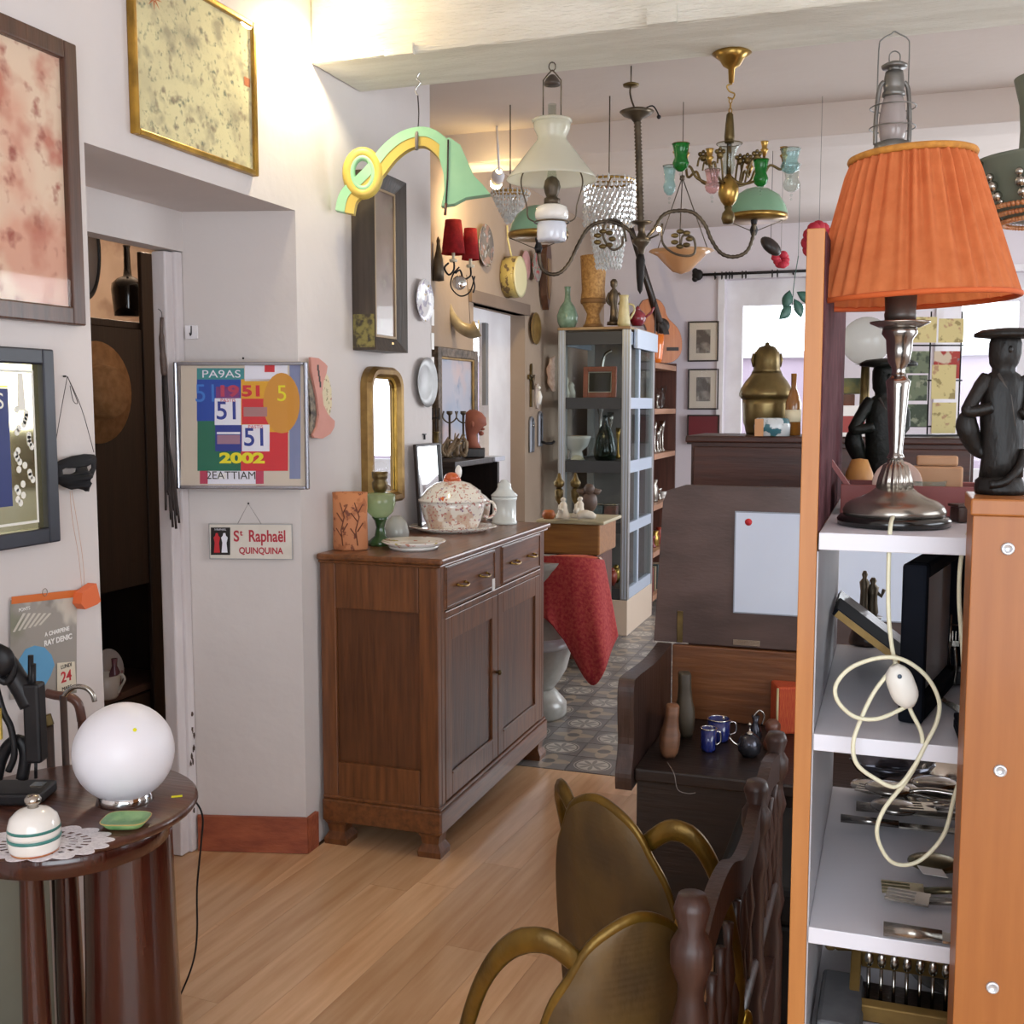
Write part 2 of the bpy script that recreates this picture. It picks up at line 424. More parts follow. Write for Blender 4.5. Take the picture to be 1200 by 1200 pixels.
def tile_mat(name, kind):
    m, nt, b = _new(name); N, L = nt.nodes, nt.links
    b.inputs['Roughness'].default_value = .32
    tc = N.new('ShaderNodeTexCoord'); sp = N.new('ShaderNodeSeparateXYZ'); L.new(tc.outputs['Object'], sp.inputs[0])
    def mth(op, a, bb=None, v=None):
        n = N.new('ShaderNodeMath'); n.operation = op
        if hasattr(a, 'is_linked'): L.new(a, n.inputs[0])
        else: n.inputs[0].default_value = a
        if bb is not None:
            if hasattr(bb, 'is_linked'): L.new(bb, n.inputs[1])
            else: n.inputs[1].default_value = bb
        return n.outputs[0]
    x, y = sp.outputs[0], sp.outputs[1]
    r = mth('SQRT', mth('ADD', mth('MULTIPLY', x, x), mth('MULTIPLY', y, y)))
    a = mth('ARCTAN2', y, x)
    pet = mth('ABSOLUTE', mth('COSINE', mth('MULTIPLY', a, 4.0 if kind else 2.0)))
    def mix(f, A, B):
        n = N.new('ShaderNodeMix'); n.data_type = 'RGBA'; L.new(f, n.inputs[0])
        for s, v in ((6, A), (7, B)):
            if hasattr(v, 'is_linked'): L.new(v, n.inputs[s])
            else: n.inputs[s].default_value = (*lin(v), 1)
        return n.outputs[2]
    if kind:      # pale medallion with dark petals on slate ground
        disc = mth('LESS_THAN', r, .082); ring = mth('LESS_THAN', mth('ABSOLUTE', mth('SUBTRACT', r, .074)), .004)
        inner = mth('LESS_THAN', r, mth('MULTIPLY', pet, .066))
        c = mix(disc, '#6f6a68', '#b9b2a8'); c = mix(ring, c, '#6a655f'); c = mix(inner, c, '#85807a')
    else:         # sand lozenge star on grey ground
        star = mth('LESS_THAN', mth('ADD', mth('ABSOLUTE', x), mth('ABSOLUTE', y)), mth('ADD', .055, mth('MULTIPLY', pet, .05)))
        core = mth('LESS_THAN', r, .03)
        c = mix(star, '#7b7672', '#a0917f'); c = mix(core, c, '#6a6663')
    nz = N.new('ShaderNodeTexNoise'); nz.inputs['Scale'].default_value = 14; L.new(tc.outputs['Object'], nz.inputs['Vector'])
    hs = N.new('ShaderNodeHueSaturation'); mr = N.new('ShaderNodeMapRange'); mr.inputs[3].default_value = .72; mr.inputs[4].default_value = 1.2
    L.new(nz.outputs[0], mr.inputs[0]); L.new(mr.outputs[0], hs.inputs['Value']); L.new(c, hs.inputs['Color']); L.new(hs.outputs[0], b.inputs['Base Color'])
    return m
tile_mat('tile_medallion', 1); tile_mat('tile_star', 0)
T = .2; first = {}
for iy in range(23):
    for ix in range(13):
        k = (ix + iy) % 2; loc = (-2.3 + (ix + .5) * T, 4.43 + (iy + .5) * T, 0)
        if k not in first:
            o = MB().box(-T / 2 + .0012, T / 2 - .0012, -T / 2 + .0012, T / 2 - .0012, -.012, .0).build('floor_tile', ['tile_star', 'tile_medallion'][k], fl)
            first[k] = o; o.location = loc
        else: piece(first[k], fl, loc)
o = MB().box(.305, 2.7, 4.43, 8.95, -.012, 0).box(.3, 2.7, 4.425, 4.43, -.012, 0).build('floor_tile', 'grout', fl); o['kind'] = 'stuff'

# ================================================================== shell
struct('ceiling', MB().box(-4.4, 2.8, -1.5, 9.2, H, H + .1), 'ceiling_paint', 'pinkish grey plaster ceiling')
wl_ = MB()
wl_.plan([(-1.9, -1.4), (-1.9, 2.29), (-2.28, 2.44), (-2.34, 2.44), (-2.34, -1.4)], 0, H)                    # before the doorway
wl_.plan([(-1.9, 3.30), (-1.9, 4.43), (-2.34, 4.43), (-2.34, 3.2), (-2.27, 3.2)], 0, H)       # splayed reveal and pier
LZ = 2.19
wl_.plan([(-1.9, 2.29), (-1.9, 3.30), (-2.27, 3.2), (-2.28, 2.44)], LZ, H)
wl_.plan([(-2.27, 2.44), (-2.27, 3.2), (-2.34, 3.2), (-2.34, 2.44)], 2.06, H)
struct('wall_left', wl_, 'plaster', 'white plaster wall with a deep splayed doorway')
# door lining of the doorway
struct('trim_1', MB().box(-2.338, -2.285, 3.12, 3.197, 0, 2.055, .006).box(-2.30, -2.272, 3.16, 3.199, 0, 2.057, .006), 'old_white_paint', 'chipped white painted door lining in the doorway')
tr1 = bpy.data.objects['trim_1']; rc = random.Random(6)
for k in range(9):
    zc = rc.choice((.30, .36, .42, .5, .12)) + rc.uniform(-.04, .04); yc = rc.uniform(3.165, 3.19)
    pts = [(yc + .006 * rc.uniform(.5, 1.3) * math.cos(a), zc + .014 * rc.uniform(.4, 1.3) * math.sin(a)) for a in [j * math.pi / 4 for j in range(8)]]
    MB().add([(-2.2712, y, z) for y, z in pts], [tuple(range(8))]).build('paint_chip', mat('chip_brown', '#4a3a32', .9), tr1)
struct('baseboard_left', MB().plan([(-1.896, 3.288), (-1.885, 3.285), (-1.885, 3.36), (-1.899, 3.36)], 0, .125).plan([(-1.9, 3.297), (-1.888, 3.283), (-2.262, 3.182), (-2.27, 3.197)], 0, .125), 'skirting_red', 'red-brown wooden skirting at the foot of the white pier')
# room behind the doorway
struct('wall_backroom', MB().box(-4.3, -4.2, 1.1, 5.95, 0, H).box(-4.2, -2.35, 1.1, 1.2, 0, H).box(-4.2, -2.63, 5.85, 5.95, 0, H), 'plaster_room', 'wall of the back room seen through the doorway')
# second room
wr = MB()
wr.plan([(-2.3, 4.44), (-2.3, 5.97), (-2.62, 5.97), (-2.62, 4.44)], 0, H)
wr.box(-2.62, -2.3, 5.97, 6.9, 2.13, H).box(-2.62, -2.3, 6.9, 9.0, 0, H)
struct('wall_left_far', wr, 'plaster_room', 'tan plaster wall of the far room hung with plates')
WX0, WX1, WZ0, WZ1 = -1.32, -.55, .95, 2.54
VX0, VX1 = .30, 1.45
wb_ = MB()
wb_.box(-2.62, WX0, 8.95, 9.2, 0, H).box(WX0, WX1, 8.95, 9.2, 0, WZ0).box(WX0, WX1, 8.95, 9.2, WZ1, H)
wb_.box(WX1, VX0, 8.95, 9.2, 0, H).box(VX0, VX1, 8.95, 9.2, 0, WZ0).box(VX0, VX1, 8.95, 9.2, 2.52, H).box(VX1, 2.8, 8.95, 9.2, 0, H)
struct('wall_back', wb_, 'plaster_far', 'pale pinkish white end wall with windows')
wrt = MB()
wrt.box(2.7, 2.85, -1.5, .5, 0, H).box(2.7, 2.85, .5, 2.7, 0, .85).box(2.7, 2.85, .5, 2.7, 2.55, H).box(2.7, 2.85, 2.7, 5.4, 0, H)
wrt.box(2.7, 2.85, 5.4, 7.4, 0, .85).box(2.7, 2.85, 5.4, 7.4, 2.55, H).box(2.7, 2.85, 7.4, 9.2, 0, H)
struct('wall_right', wrt, 'plaster', 'white wall with windows on the right')
wf = MB().box(-2.34, -.8, -1.5, -1.4, 0, H).box(-.8, 2.2, -1.5, -1.4, 0, .65).box(-.8, 2.2, -1.5, -1.4, 2.55, H).box(2.2, 2.7, -1.5, -1.4, 0, H)
struct('wall_front', wf, 'plaster', 'shop front wall with wide window')
struct('trim_2', MB().box(-1.9, 2.7, 3.42, 3.78, 2.69, H + .03, .012).box(-1.62, -1.52, 3.405, 3.43, 2.685, 2.72).box(-.75, -.66, 3.405, 3.43, 2.69, 2.74), 'beam_paint', 'white painted rough ceiling beam')
struct('trim_3', MB().box(-2.3, 2.7, 5.5, 5.74, 2.80, H + .03, .006), 'ceiling_paint', 'plastered header between the two ceilings')
for nm, x0, x1, z1 in (('window_1', WX0, WX1, WZ1), ('window_2', VX0, VX1, 2.52)):
    m = MB()
    m.box(x0, x0 + .13, 9.05, 9.12, WZ0, z1).box(x1 - .13, x1, 9.05, 9.12, WZ0, z1).box(x0 + .13, x1 - .13, 9.05, 9.12, z1 - .2, z1).box(x0 + .13, x1 - .13, 9.05, 9.12, WZ0, WZ0 + .12)
    xm = (x0 + x1) / 2
    if x1 - x0 > 1: m.box(xm - .05, xm + .05, 9.04, 9.11, WZ0 + .12, z1 - .2)
    m.box(x0 - .05, x0, 8.93, 8.949, WZ0, z1 + .05).box(x0, x1, 8.93, 8.949, z1, z1 + .05).box(x1, x1 + .05, 8.93, 8.949, WZ0, z1 + .05)
    wo_ = struct(nm, m, 'white_paint', 'white framed window in the end wall')
    MB().box(x0 + .12, x1 - .12, 9.08, 9.086, WZ0 + .1, z1 - .18).build('pane', 'window_glass', wo_)
# glazed white door in the far left wall
m = MB().box(-2.46, -2.40, 6.49, 6.9, 0, 2.13).box(-2.46, -2.40, 5.97, 6.02, 0, 2.13).box(-2.46, -2.40, 6.02, 6.49, 0, .9).box(-2.46, -2.40, 6.02, 6.49, 2.05, 2.13)
dr = struct('door_1', m, 'white_paint', 'white painted glazed door in the tan wall')
MB().box(-2.432, -2.428, 6.02, 6.49, .9, 2.05).build('pane', 'window_glass', dr)
MB().box(-2.41, -2.385, 6.40, 6.44, 1.55, 2.05).build('curtain_strip', mat('door_strip', '#77777a', .7), dr)
MB().box(-2.400, -2.388, 6.52, 6.54, 1.05, 1.1).build('hinge', mat('iron_dark', '#2a2624', .6, .6), dr)
struct('trim_4', MB().box(-2.36, -2.28, 5.9, 6.95, 2.13, 2.2), 'dark_reveal', 'brown lintel above the glazed door')

# neighbouring house outside the end windows
t = thing('neighbour_house', 'pale mauve house wall outside the end windows', 'house', (0, 12.2, -.5))
MB().box(-5, 6, 0, .4, 0, 2.55).build('wall', mat('render_mauve', '#a595a2', .9, 0, '#9a8a98', 2), t)
MB().box(-5.05, 6.05, -.06, .42, 2.551, 2.62).build('coping', mat('coping_grey', '#b4aeb0', .9), t)
MB().box(-5.2, 6.2, -2.9, 0.5, -.1, -.001).build('pavement', mat('pavement_grey', '#8d8a8a', .9), t)
# ================================================================== common materials
glass('picture_glass', '#ffffff', 0, .03, .4)
wood('frame_walnut', '#3d2418', '#5a3826', .45, 2, .2)
wood('dark_wood', '#24140e', '#3c2217', .4, 2, .3)
wood('very_dark_wood', '#160d0a', '#2a1912', .45, 2, .2)
wood('mahogany', '#36150e', '#451b11', .22, 2, .6)
wood('table_top_wood', '#40241a', '#5b372a', .3, 0, .4)
mat('gold_leaf', '#b98f3c', .35, .75, '#8a6a2c', 14, bump=.15)
mat('dull_gold', '#a5854c', .45, .55, '#7c5f34', 12, bump=.15)
mat('brass', '#b79450', .28, .9, '#8f7038', 12)
mat('old_brass', '#7d6a42', .4, .8, '#57482c', 14)
mat('bronze', '#6e6150', .42, .75, '#4b4238', 14)
mat('chrome', '#dddddd', .08, 1)
mat('silver', '#c9c4bb', .22, 1, '#a29c93', 10)
mat('tarnished_silver', '#b1aaa0', .26, .9, '#857e75', 12)
mat('iron_black', '#141315', .45, .2, '#201e20', 12, spec=.35)
mat('mirror_silver', '#e6e8e8', .02, 1)
mat('white_porcelain', '#eae6e0', .15, 0, None, coat=.5)
mat('white_card', '#eeeae6', .8); mat('paper_cream', '#e2d6b8', .8, 0, '#d6c8a6', 5)
mat('black_string', '#3b3230', .8); mat('grey_string', '#7d7672', .8)
mat('yellow_sticker', '#e6e21e', .7)
R90 = math.pi / 2
XW = -1.9

# ------------------------------------------------------------------ pictures before the doorway
pattern('sepia_print', '#d9bfa6', [('#cf9d86', 4, .42, 1), ('#bb7a66', 9, .5, 4), ('#9c5a4c', 21, .56, 9), ('#dcc6ac', 2.6, .56, 2)], .9, 0, soft=.16)
framed('framed_print', 'brown framed print in faded pink and sepia above the dark mirror', 'picture', (XW, 1.86, 1.742), R90, .76, .66, .042, .03, 'frame_walnut', MATS['sepia_print'], matw=.0)
pattern('map_print', '#d8ceA0', [('#c6bc94', 4, .45, 1), ('#a49a7c', 12, .52, 3), ('#8f8068', 28, .56, 7), ('#7d7f68', 60, .58, 5)], .9, 0, soft=.15)
tm = framed('framed_map', 'gilt framed yellowed map hung above the doorway', 'picture', (XW, 2.757, 2.25), R90, .585, .455, .017, .022, 'gold_leaf', MATS['map_print'])
mat('map_red', '#b5683c', .9)
m = MB()
for k in range(8):
    a = k * math.pi / 4; m.add([(-.19 + .035 * math.cos(a), -.0112, .37 + .035 * math.sin(a)), (-.19 + .007 * math.cos(a + .5), -.0112, .37 + .007 * math.sin(a + .5)), (-.19 + .007 * math.cos(a - .5), -.0112, .37 + .007 * math.sin(a - .5))], [(0, 1, 2)])
m.build('compass_rose', 'map_red', tm)
MB().box(.235, .268, -.0112, -.011, .26, .285).build('red_stamp', 'map_red', tm)

# etched bar mirror
P = PLN((XW, 1.78, 1.228), R90)
t = P.thing('bar_mirror', 'dark framed mirror etched with a bubbling bottle beside a blue panel', 'mirror')
w_, h_ = .69, .452
frame_ring(MB(), w_, h_, .036, .03).build('frame', mat('frame_blueblack', '#1b1c26', .4, 0, '#272834', 8), t)
MB().box(-w_ / 2 + .03, w_ / 2 - .03, -.012, -.002, .03, h_ - .03).build('mirror_glass', mat('old_mirror', '#c9bf9a', .06, .95, '#b4a878', 3), t)
mat('etched_white', '#e9e7dc', .7); mat('print_blue', '#1c2a6a', .5)
frame_ring(MB(), w_ - .1, h_ - .1, .006, .0005, .05, 0, -.0122).build('etched_border', 'etched_white', t)
MB().box(-.05, .215, -.0126, -.0122, .095, .36).build('blue_panel', 'print_blue', t)
MB().box(-.05, .215, -.0126, -.0122, .361, .366).build('panel_line', 'brass', t)
text_mesh('lettering', 'S', .05, 'etched_white', t, (.19, -.0128, .33))
m = MB(); rb = random.Random(4)
for k in range(26):
    zz = .10 + k * .0085; wd = .018 if zz > .27 else .03
    c = (.255 + rb.uniform(-wd, wd), zz); m.prism(blob(c[0], c[1], .0075, .0085, 8), -.0128, -.0122)
m.prism([(.243, .31), (.267, .31), (.264, .36), (.262, .395), (.248, .395), (.246, .36)], -.0126, -.0122)
m.build('etched_bubbles', 'etched_white', t)['kind'] = 'stuff'
# carnival mask with string
P = PLN(onx(88, 572, XW + .012), R90)
t = P.thing('carnival_mask', 'black beaked carnival mask hanging by a string', 'mask')
def c4(cx, cy): return P.q(cx / 4, 390 + cy / 4)
outer = [c4(*q) for q in ((243, 620), (270, 597), (320, 578), (380, 568), (430, 570), (443, 590), (441, 630), (425, 665), (402, 695), (398, 742), (375, 742), (345, 728), (318, 735), (285, 722), (258, 705), (245, 680))]
e1 = [c4(*q) for q in ((278, 642), (290, 634), (338, 632), (335, 650), (318, 662), (280, 663))]
e2 = [c4(*q) for q in ((386, 628), (416, 614), (417, 632), (405, 647), (387, 650))]
nx, nz = c4(372, 690)
def mk(x, z): return -.012 * math.cos(x / .09 * 1.4) - .03 * math.exp(-((x - nx) / .014) ** 2 - ((z - nz) / .022) ** 2)
vs_, fs_ = sheet([outer, e1, e2], mk, 2)
MB().add(vs_, fs_, True).build('mask_face', mat('mask_black', '#0d0c0e', .65, 0, '#141216', 20, spec=.25), t, .003)
m = MB(); q0 = P.p(79, 441, .008)
m.tube(P.path([(61, 545), (70, 490), (79, 441)], 4), .0009, 5).tube(P.path([(110, 530), (96, 480), (79, 441)], 4), .0009, 5)
m.tube(P.path([(79, 441), (86, 458), (91, 472), (86, 470), (82, 452)], 4), .0009, 5)
m.build('string', 'black_string', t)
MB().at(q0).lathe([(.004, -.002), (.004, .002)], 8).build('nail', 'iron_black', t)
MB().tube(P.path([(82, 575), (85, 610), (92, 650), (96, 688)], 4), .0007, 5).tube(P.path([(84, 575), (91, 615), (97, 655), (99, 686)], 4), .0007, 5).build('tie_strings', mat('tan_string', '#c9a58e', .8), t)

# wall calendar
P = PLN(onx(55, 800, XW + .004), R90)
t = P.thing('wall_calendar', 'tear-off wall calendar with an orange bar hung below the mask', 'calendar')
pattern('calendar_print', '#9b948c', [('#c7bfb2', 9, .5, 1), ('#5d564f', 12, .56, 6), ('#7e7f6a', 5, .6, 2)], .8, 0, soft=.1)
def cal(cx, cy): return P.q(cx / 8.575, 680 + cy / 8.575)
def patch(nm, pts, y, mm, par=t, fn=cal): return MB().prism([fn(*q) for q in pts], -y - .0006, -y).build(nm, mm, par)
patch('card', [(100, 200), (765, 130), (765, 1130), (100, 1200)], .001, 'calendar_print')
patch('top_bar', [(105, 165), (780, 92), (780, 165), (105, 240)], .003, mat('calendar_orange', '#cf6a28', .6))
MB().prism([cal(*q) for q in ((730, 120), (870, 25), (915, 205), (880, 235), (760, 285), (715, 230))], -.03, -.004).build('orange_clip', mat('clip_orange', '#dc6a38', .55), t)
m = MB()
for k in range(6):
    x0 = 120 + k * 52; m.prism([cal(x0, 520 - 14 * k), cal(x0 + 22, 520 - 14 * k), cal(x0 + 130, 330), cal(x0 + 105, 330)], -.0024, -.0018)
m.build('printed_stripes', mat('stripe_pale', '#c9c2b6', .8), t)
patch('blue_picture', [(180, 800), (250, 690), (340, 655), (440, 675), (510, 750), (540, 850), (500, 960), (430, 1080), (250, 1080)], .002, mat('calendar_blue', '#5f9cc4', .7))
patch('date_block', [(560, 830), (735, 815), (755, 1100), (560, 1130)], .004, mat('date_paper', '#d8cdb8', .8))
mat('print_red', '#c1272f', .6); mat('print_dark', '#3a3634', .7)
sc_ = abs(cal(0, 0)[1] - cal(0, 100)[1]) / 100
text_mesh('date_number', '24', 165 * sc_, 'print_red', t, (cal(650, 968)[0], -.005, cal(650, 968)[1]), bold=.0006)
text_mesh('day_name', 'LUNDI', 62 * sc_, 'print_dark', t, (cal(650, 860)[0], -.005, cal(650, 860)[1]), sx=.9)
text_mesh('month_name', 'MARS', 60 * sc_, 'print_dark', t, (cal(655, 1080)[0], -.005, cal(655, 1080)[1]))
text_mesh('lettering', 'A CHARPENE', 62 * sc_, 'white_card', t, (cal(565, 515)[0], -.003, cal(565, 515)[1]), bold=.0004)
text_mesh('lettering', 'RAY DENIC', 82 * sc_, 'white_card', t, (cal(575, 600)[0], -.003, cal(575, 600)[1]), bold=.0006)
text_mesh('lettering', 'PONTS', 50 * sc_, 'white_card', t, (cal(235, 290)[0], -.003, cal(235, 290)[1]))
MB().tube([tuple(Vector(P.p(51, 694)) + Vector((.008 * math.cos(a), -.004, .009 * math.sin(a)))) for a in [k * math.pi / 6 for k in range(12)]], .0009, 5, True).build('hanging_ring', 'tarnished_silver', t)

# ------------------------------------------------------------------ round side table with globe lamp
TC = Vector((-1.585, 1.79, 0)); TZ = .74
t = thing('side_table', 'dark mahogany round side table with column legs', 'table', TC)
MB().lathe([(0, TZ - .028), (.235, TZ - .028), (.252, TZ - .02), (.258, TZ - .012), (.256, TZ - .004), (.25, TZ), (0, TZ)], 56).build('table_top', 'table_top_wood', t)
MB().lathe([(.19, TZ - .085), (.2, TZ - .08), (.2, TZ - .0285), (.0, TZ - .0285)], 48).build('apron', 'mahogany', t)
# wide bowed leg facing the doorway, thin turned column, rear board
lx = (RT * .10 + FW * .06)
m = MB().at((lx.x, lx.y, 0)); m.lathe([(.105, .06), (.1, .2), (.094, .4), (.09, TZ - .09), (.09, TZ - .08)], 32); m.build('bowed_leg', 'mahogany', t)
l2 = RT * -.055 + FW * -.06
m = MB().at((l2.x, l2.y, 0)); m.lathe([(.036, .06), (.036, .1), (.026, .115), (.03, .13), (.028, .3), (.023, .6), (.028, TZ - .10), (.032, TZ - .08)], 20); m.build('column_leg', 'mahogany', t)
l3 = RT * -.05 + FW * .1
m = MB().at((l3.x, l3.y, 0)); m.lathe([(.036, .06), (.028, .13), (.028, .3), (.023, .6), (.032, TZ - .08)], 20); m.build('column_leg', 'mahogany', t)
MB().lathe([(.185, 0), (.19, .02), (.19, .05), (.18, .062), (0, .062)], 40).build('plinth', 'dark_wood', t)
MB().at((*(RT * .215 + FW * .03).to_tuple()[:2], TZ), (0, 0, .6)).box(-.011, .011, -.005, .005, .0002, .0008).build('price_sticker', 'yellow_sticker', t)


def on_table(px, py): return onz(px, py, TZ)
g = on_table(147, 938); gk = mpp(136, 881, (g - CAMP).dot(FW))
t = thing('globe_lamp', 'white opal glass globe lamp on a chrome ring base', 'lamp', (g.x, g.y, TZ))
gr = 57.5 * gk; gz = at(136, 881, (g - CAMP).dot(FW)).z - TZ
MB().ball((0, 0, gz), gr, 40).build('globe', mat('opal_glass', '#eceaf0', .38, 0, None, sss=.25), t)
MB().shell([(.058, .0), (.054, .012), (.048, .03)], .004, 40).lathe([(.056, 0), (.056, .003), (0, .003)], 40).build('ring_base', 'chrome', t)
gd = Vector((math.sin(.6), -.85, .45)).normalized()
vv_ = at(170, 845, (g - CAMP).dot(FW)) - Vector((g.x, g.y, TZ + gz)); vv_ = (vv_ - FW * (max(gr * gr - vv_.length_squared, 0)) ** .5).normalized()
MB().ball(tuple(vv_ * gr + Vector((0, 0, gz))), .004, 8, (1, 1, 1)).build('price_sticker', 'yellow_sticker', t)
# flex
t = thing('lamp_flex', 'thin dark flex dropping from the side table to the floor', 'cord', (g.x, g.y, TZ))
pts = [tuple(at(px, py, D) - Vector((g.x, g.y, TZ))) for px, py, D in ((178, 922, 2.36), (208, 923, 2.37), (226, 936, 2.38), (237, 955, 2.39), (236, 985, 2.40), (231, 1040, 2.43), (231, 1090, 2.45), (228, 1120, 2.46), (220, 1146, 2.47), (205, 1180, 2.47), (190, 1215, 2.46))]
MB().tube(spline(pts, 6), .0022, 6).build('flex', 'iron_black', t)

# jar with lid on a doily
d_ = on_table(42, 992)
t = thing('crochet_doily', 'white crochet doily with jagged edge on the side table', 'doily', (d_.x, d_.y, TZ), YAW)
m = MB(); n = 96; kd = mpp(55, 990, (d_ - CAMP).dot(FW)); RX = 70 * kd; RY = .075
def dring(r0, r1, wav, holes=None):
    for k in range(n):
        a0, a1 = 2 * math.pi * k / n, 2 * math.pi * (k + 1) / n
        def s_(r, a): q = r * (1 + wav * abs(math.sin(a * 8)) if r > .9 else 1); return (q * RX * math.cos(a) + .01, q * RY * math.sin(a) + .015, .0006)
        m.add([s_(r0, a0), s_(r1, a0), s_(r1, a1), s_(r0, a1)], [(0, 1, 2, 3)])
dring(0.0, .42, 0)
for k in range(24):
    a = 2 * math.pi * k / 24
    for r0, r1 in ((.42, .56), (.62, .78)):
        m.add([(q * RX * math.cos(b) + .01, q * RY * math.sin(b) + .015, .0006) for q, b in ((r0, a - .06), (r1, a - .06), (r1, a + .06), (r0, a + .06))], [(0, 1, 2, 3)])
dring(.55, .63, 0); dring(.77, 1.0, .16)
m.build('lace', mat('lace_white', '#e6e2e6', .9, 0, '#cfcad0', 160), t, .0008)
j_ = on_table(41, 997); Dj = (j_ - CAMP).dot(FW); Q = PX(41, 997, Dj)
t = thing('lidded_jar', 'white porcelain jar with green bands and silver knob', 'jar', (j_.x, j_.y, TZ + .0013), YAW)
MB().lathe(Q.prof([(0, 997), (26, 997), (29, 992), (29.5, 984), (29, 979)]), 36).build('body', 'white_porcelain', t)
MB().lathe(Q.prof([(29.2, 979), (29.6, 975), (29, 966), (26, 957), (18, 950), (9, 947), (0, 946)]), 36).build('lid', 'white_porcelain', t)
MB().lathe(Q.prof([(29.9, 982), (29.9, 978.5)]), 36).lathe(Q.prof([(29.7, 971), (28.9, 966.5)]), 36).build('green_band', mat('band_green', '#3f7f78', .3), t)
MB().lathe(Q.prof([(26.6, 997), (27.6, 994)]), 36).build('orange_band', mat('band_orange', '#c98a4a', .4, 0, '#a84a2a', 60), t)
MB().lathe(Q.prof([(0, 949), (7, 948), (5, 944), (9, 941), (9.5, 937), (7, 933), (0, 932)]), 20).build('knob', 'silver', t)
# green dish
t_ = on_table(148, 968); Dd = (t_ - CAMP).dot(FW); kd = mpp(148, 965, Dd)
t = thing('green_dish', 'small green glazed square dish with pale rim', 'dish', (t_.x, t_.y, TZ), YAW)
def sq(r, z, e=.55):
    o = []
    for k in range(32):
        a = 2 * math.pi * k / 32 + .2; c, s = math.cos(a), math.sin(a)
        o.append((r * math.copysign(abs(c) ** e, c), r * .85 * math.copysign(abs(s) ** e, s), z))
    return o
def rings(m, rr, smooth=True):
    n = len(rr[0]); vs = [p for r in rr for p in r]
    fs = [(i * n + k, i * n + (k + 1) % n, (i + 1) * n + (k + 1) % n, (i + 1) * n + k) for i in range(len(rr) - 1) for k in range(n)]
    fs += [tuple(range(n))[::-1], tuple((len(rr) - 1) * n + k for k in range(n))]
    return m.add(vs, fs, smooth)
r_ = 27 * kd
rings(MB(), [sq(r_ * .6, .001), sq(r_ * .8, .004), sq(r_, .016), sq(r_ * .94, .0165), sq(r_ * .7, .008), sq(.002, .006)]).build('bowl', mat('green_glaze', '#5f8f57', .25, 0, '#86ad70', 30, coat=.4), t)
MB().tube(sq(r_ * .99, .0155), .0012, 5, True).build('rim', mat('rim_ochre', '#b9a05a', .4), t)

# old sewing machine at the back of the table
P = PX(20, 925, 2.26)
b_ = Vector((*at(8, 925, 2.23).to_tuple()[:2], TZ))
t = thing('sewing_machine', 'old black cast iron sewing machine on the side table', 'sewing machine', b_, YAW)
def sm(px, py, dy=0): a = at(px, py, 2.23) - b_; return (a.dot(RT), dy, a.z)
k_ = mpp(20, 880, 2.23)
MB().box(-.16, sm(57, 915)[0], -.05, .045, .001, .026, .006).build('base', 'iron_black', t)
MB().tube(spline([sm(-75, 905), sm(-74, 850), sm(-66, 790), sm(-40, 762), sm(-5, 765), sm(22, 800), sm(36, 826)], 5), [.036, .036, .036, .034, .034, .033, .032, .031, .03, .03, .03, .02, .02, .02, .02, .02, .02, .02, .02, .02, .021, .021, .022, .022, .022, .022, .022, .022, .022, .022, .022][:31], 12).build('arm', 'iron_black', t)
m = MB(); hx = sm(42, 850)
m.box(hx[0] - .018, hx[0] + .016, -.02, .02, sm(0, 892)[2], sm(0, 800)[2], .006)
m.build('head', 'iron_black', t)
m = MB()
for px, top, r in ((36, 768, .006), (39, 778, .006), (43, 800, .006)): m.tube([sm(px, 815), sm(px, top)], r, 8)
m.build('thread_posts', 'iron_black', t)
MB().tube([sm(42, 888), sm(42, 912)], .0035, 8).build('needle_bar', 'iron_black', t)
MB().box(hx[0] - .012, hx[0] + .012, -.012, .012, .0262, .031).build('needle_plate', 'tarnished_silver', t)
MB().at((sm(-88, 835)[0], 0, sm(0, 835)[2]), (0, R90, 0)).lathe([(.05, -.012), (.07, -.008), (.07, .008), (.05, .012)], 28).build('hand_wheel', 'iron_black', t)
MB().at(sm(41, 826, -.018), (R90, 0, 0)).lathe([(.004 * 2, 0), (.0075, .0012), (0, .0013)], 14).build('sticker', 'yellow_sticker', t)
MB().box(sm(-6, 842)[0], sm(11, 842)[0], -.04, -.032, sm(0, 860)[2], sm(0, 825)[2]).build('yellow_tag', mat('tag_ochre', '#c9ad4e', .7), t)
m = MB(); rb = random.Random(2)
m.tube(spline([sm(0, 800, -.02), sm(10, 830, -.024), sm(18, 850, -.02), sm(22, 880, -.02), sm(15, 900, -.02)], 5), .007, 8)
m.tube(spline([sm(2, 770, -.022), sm(14, 765, -.024), sm(22, 780, -.022), sm(14, 796, -.022), sm(3, 790, -.022)], 5), .008, 8)
m.build('linkage', 'iron_black', t)
MB().tube(spline([sm(-4, 912), sm(2, 888), sm(12, 872), sm(24, 868), sm(30, 884), sm(26, 912)], 4), .013, 8).build('shuttle_bracket', 'iron_black', t)
MB().at(sm(6, 770, -.02), (R90, 0, 0)).lathe([(0, 0), (.03, 0), (.034, .012), (.02, .02), (0, .021)], 20).build('side_wheel', 'iron_black', t)

# canes in a stand behind the table
def cane(label, pts, r, mm, D0, grip=None, gm=None, gr=.008):
    o = at(pts[0][0], pts[0][1], pts[0][2]); o = Vector((o.x, o.y, o.z))
    t = thing('walking_cane', label, 'cane', o, 0)
    P3 = [at(*q) - o for q in pts]
    MB().tube([tuple(p) for p in P3], r, 8).build('shaft', mm, t)
    if grip: MB().tube(spline([tuple(at(*q) - o) for q in grip], 6), gr, 8).build('handle', gm, t)
    return t
mat('cane_brown', '#6b4030', .4, 0, '#4d2a1e', 20, coat=.3)

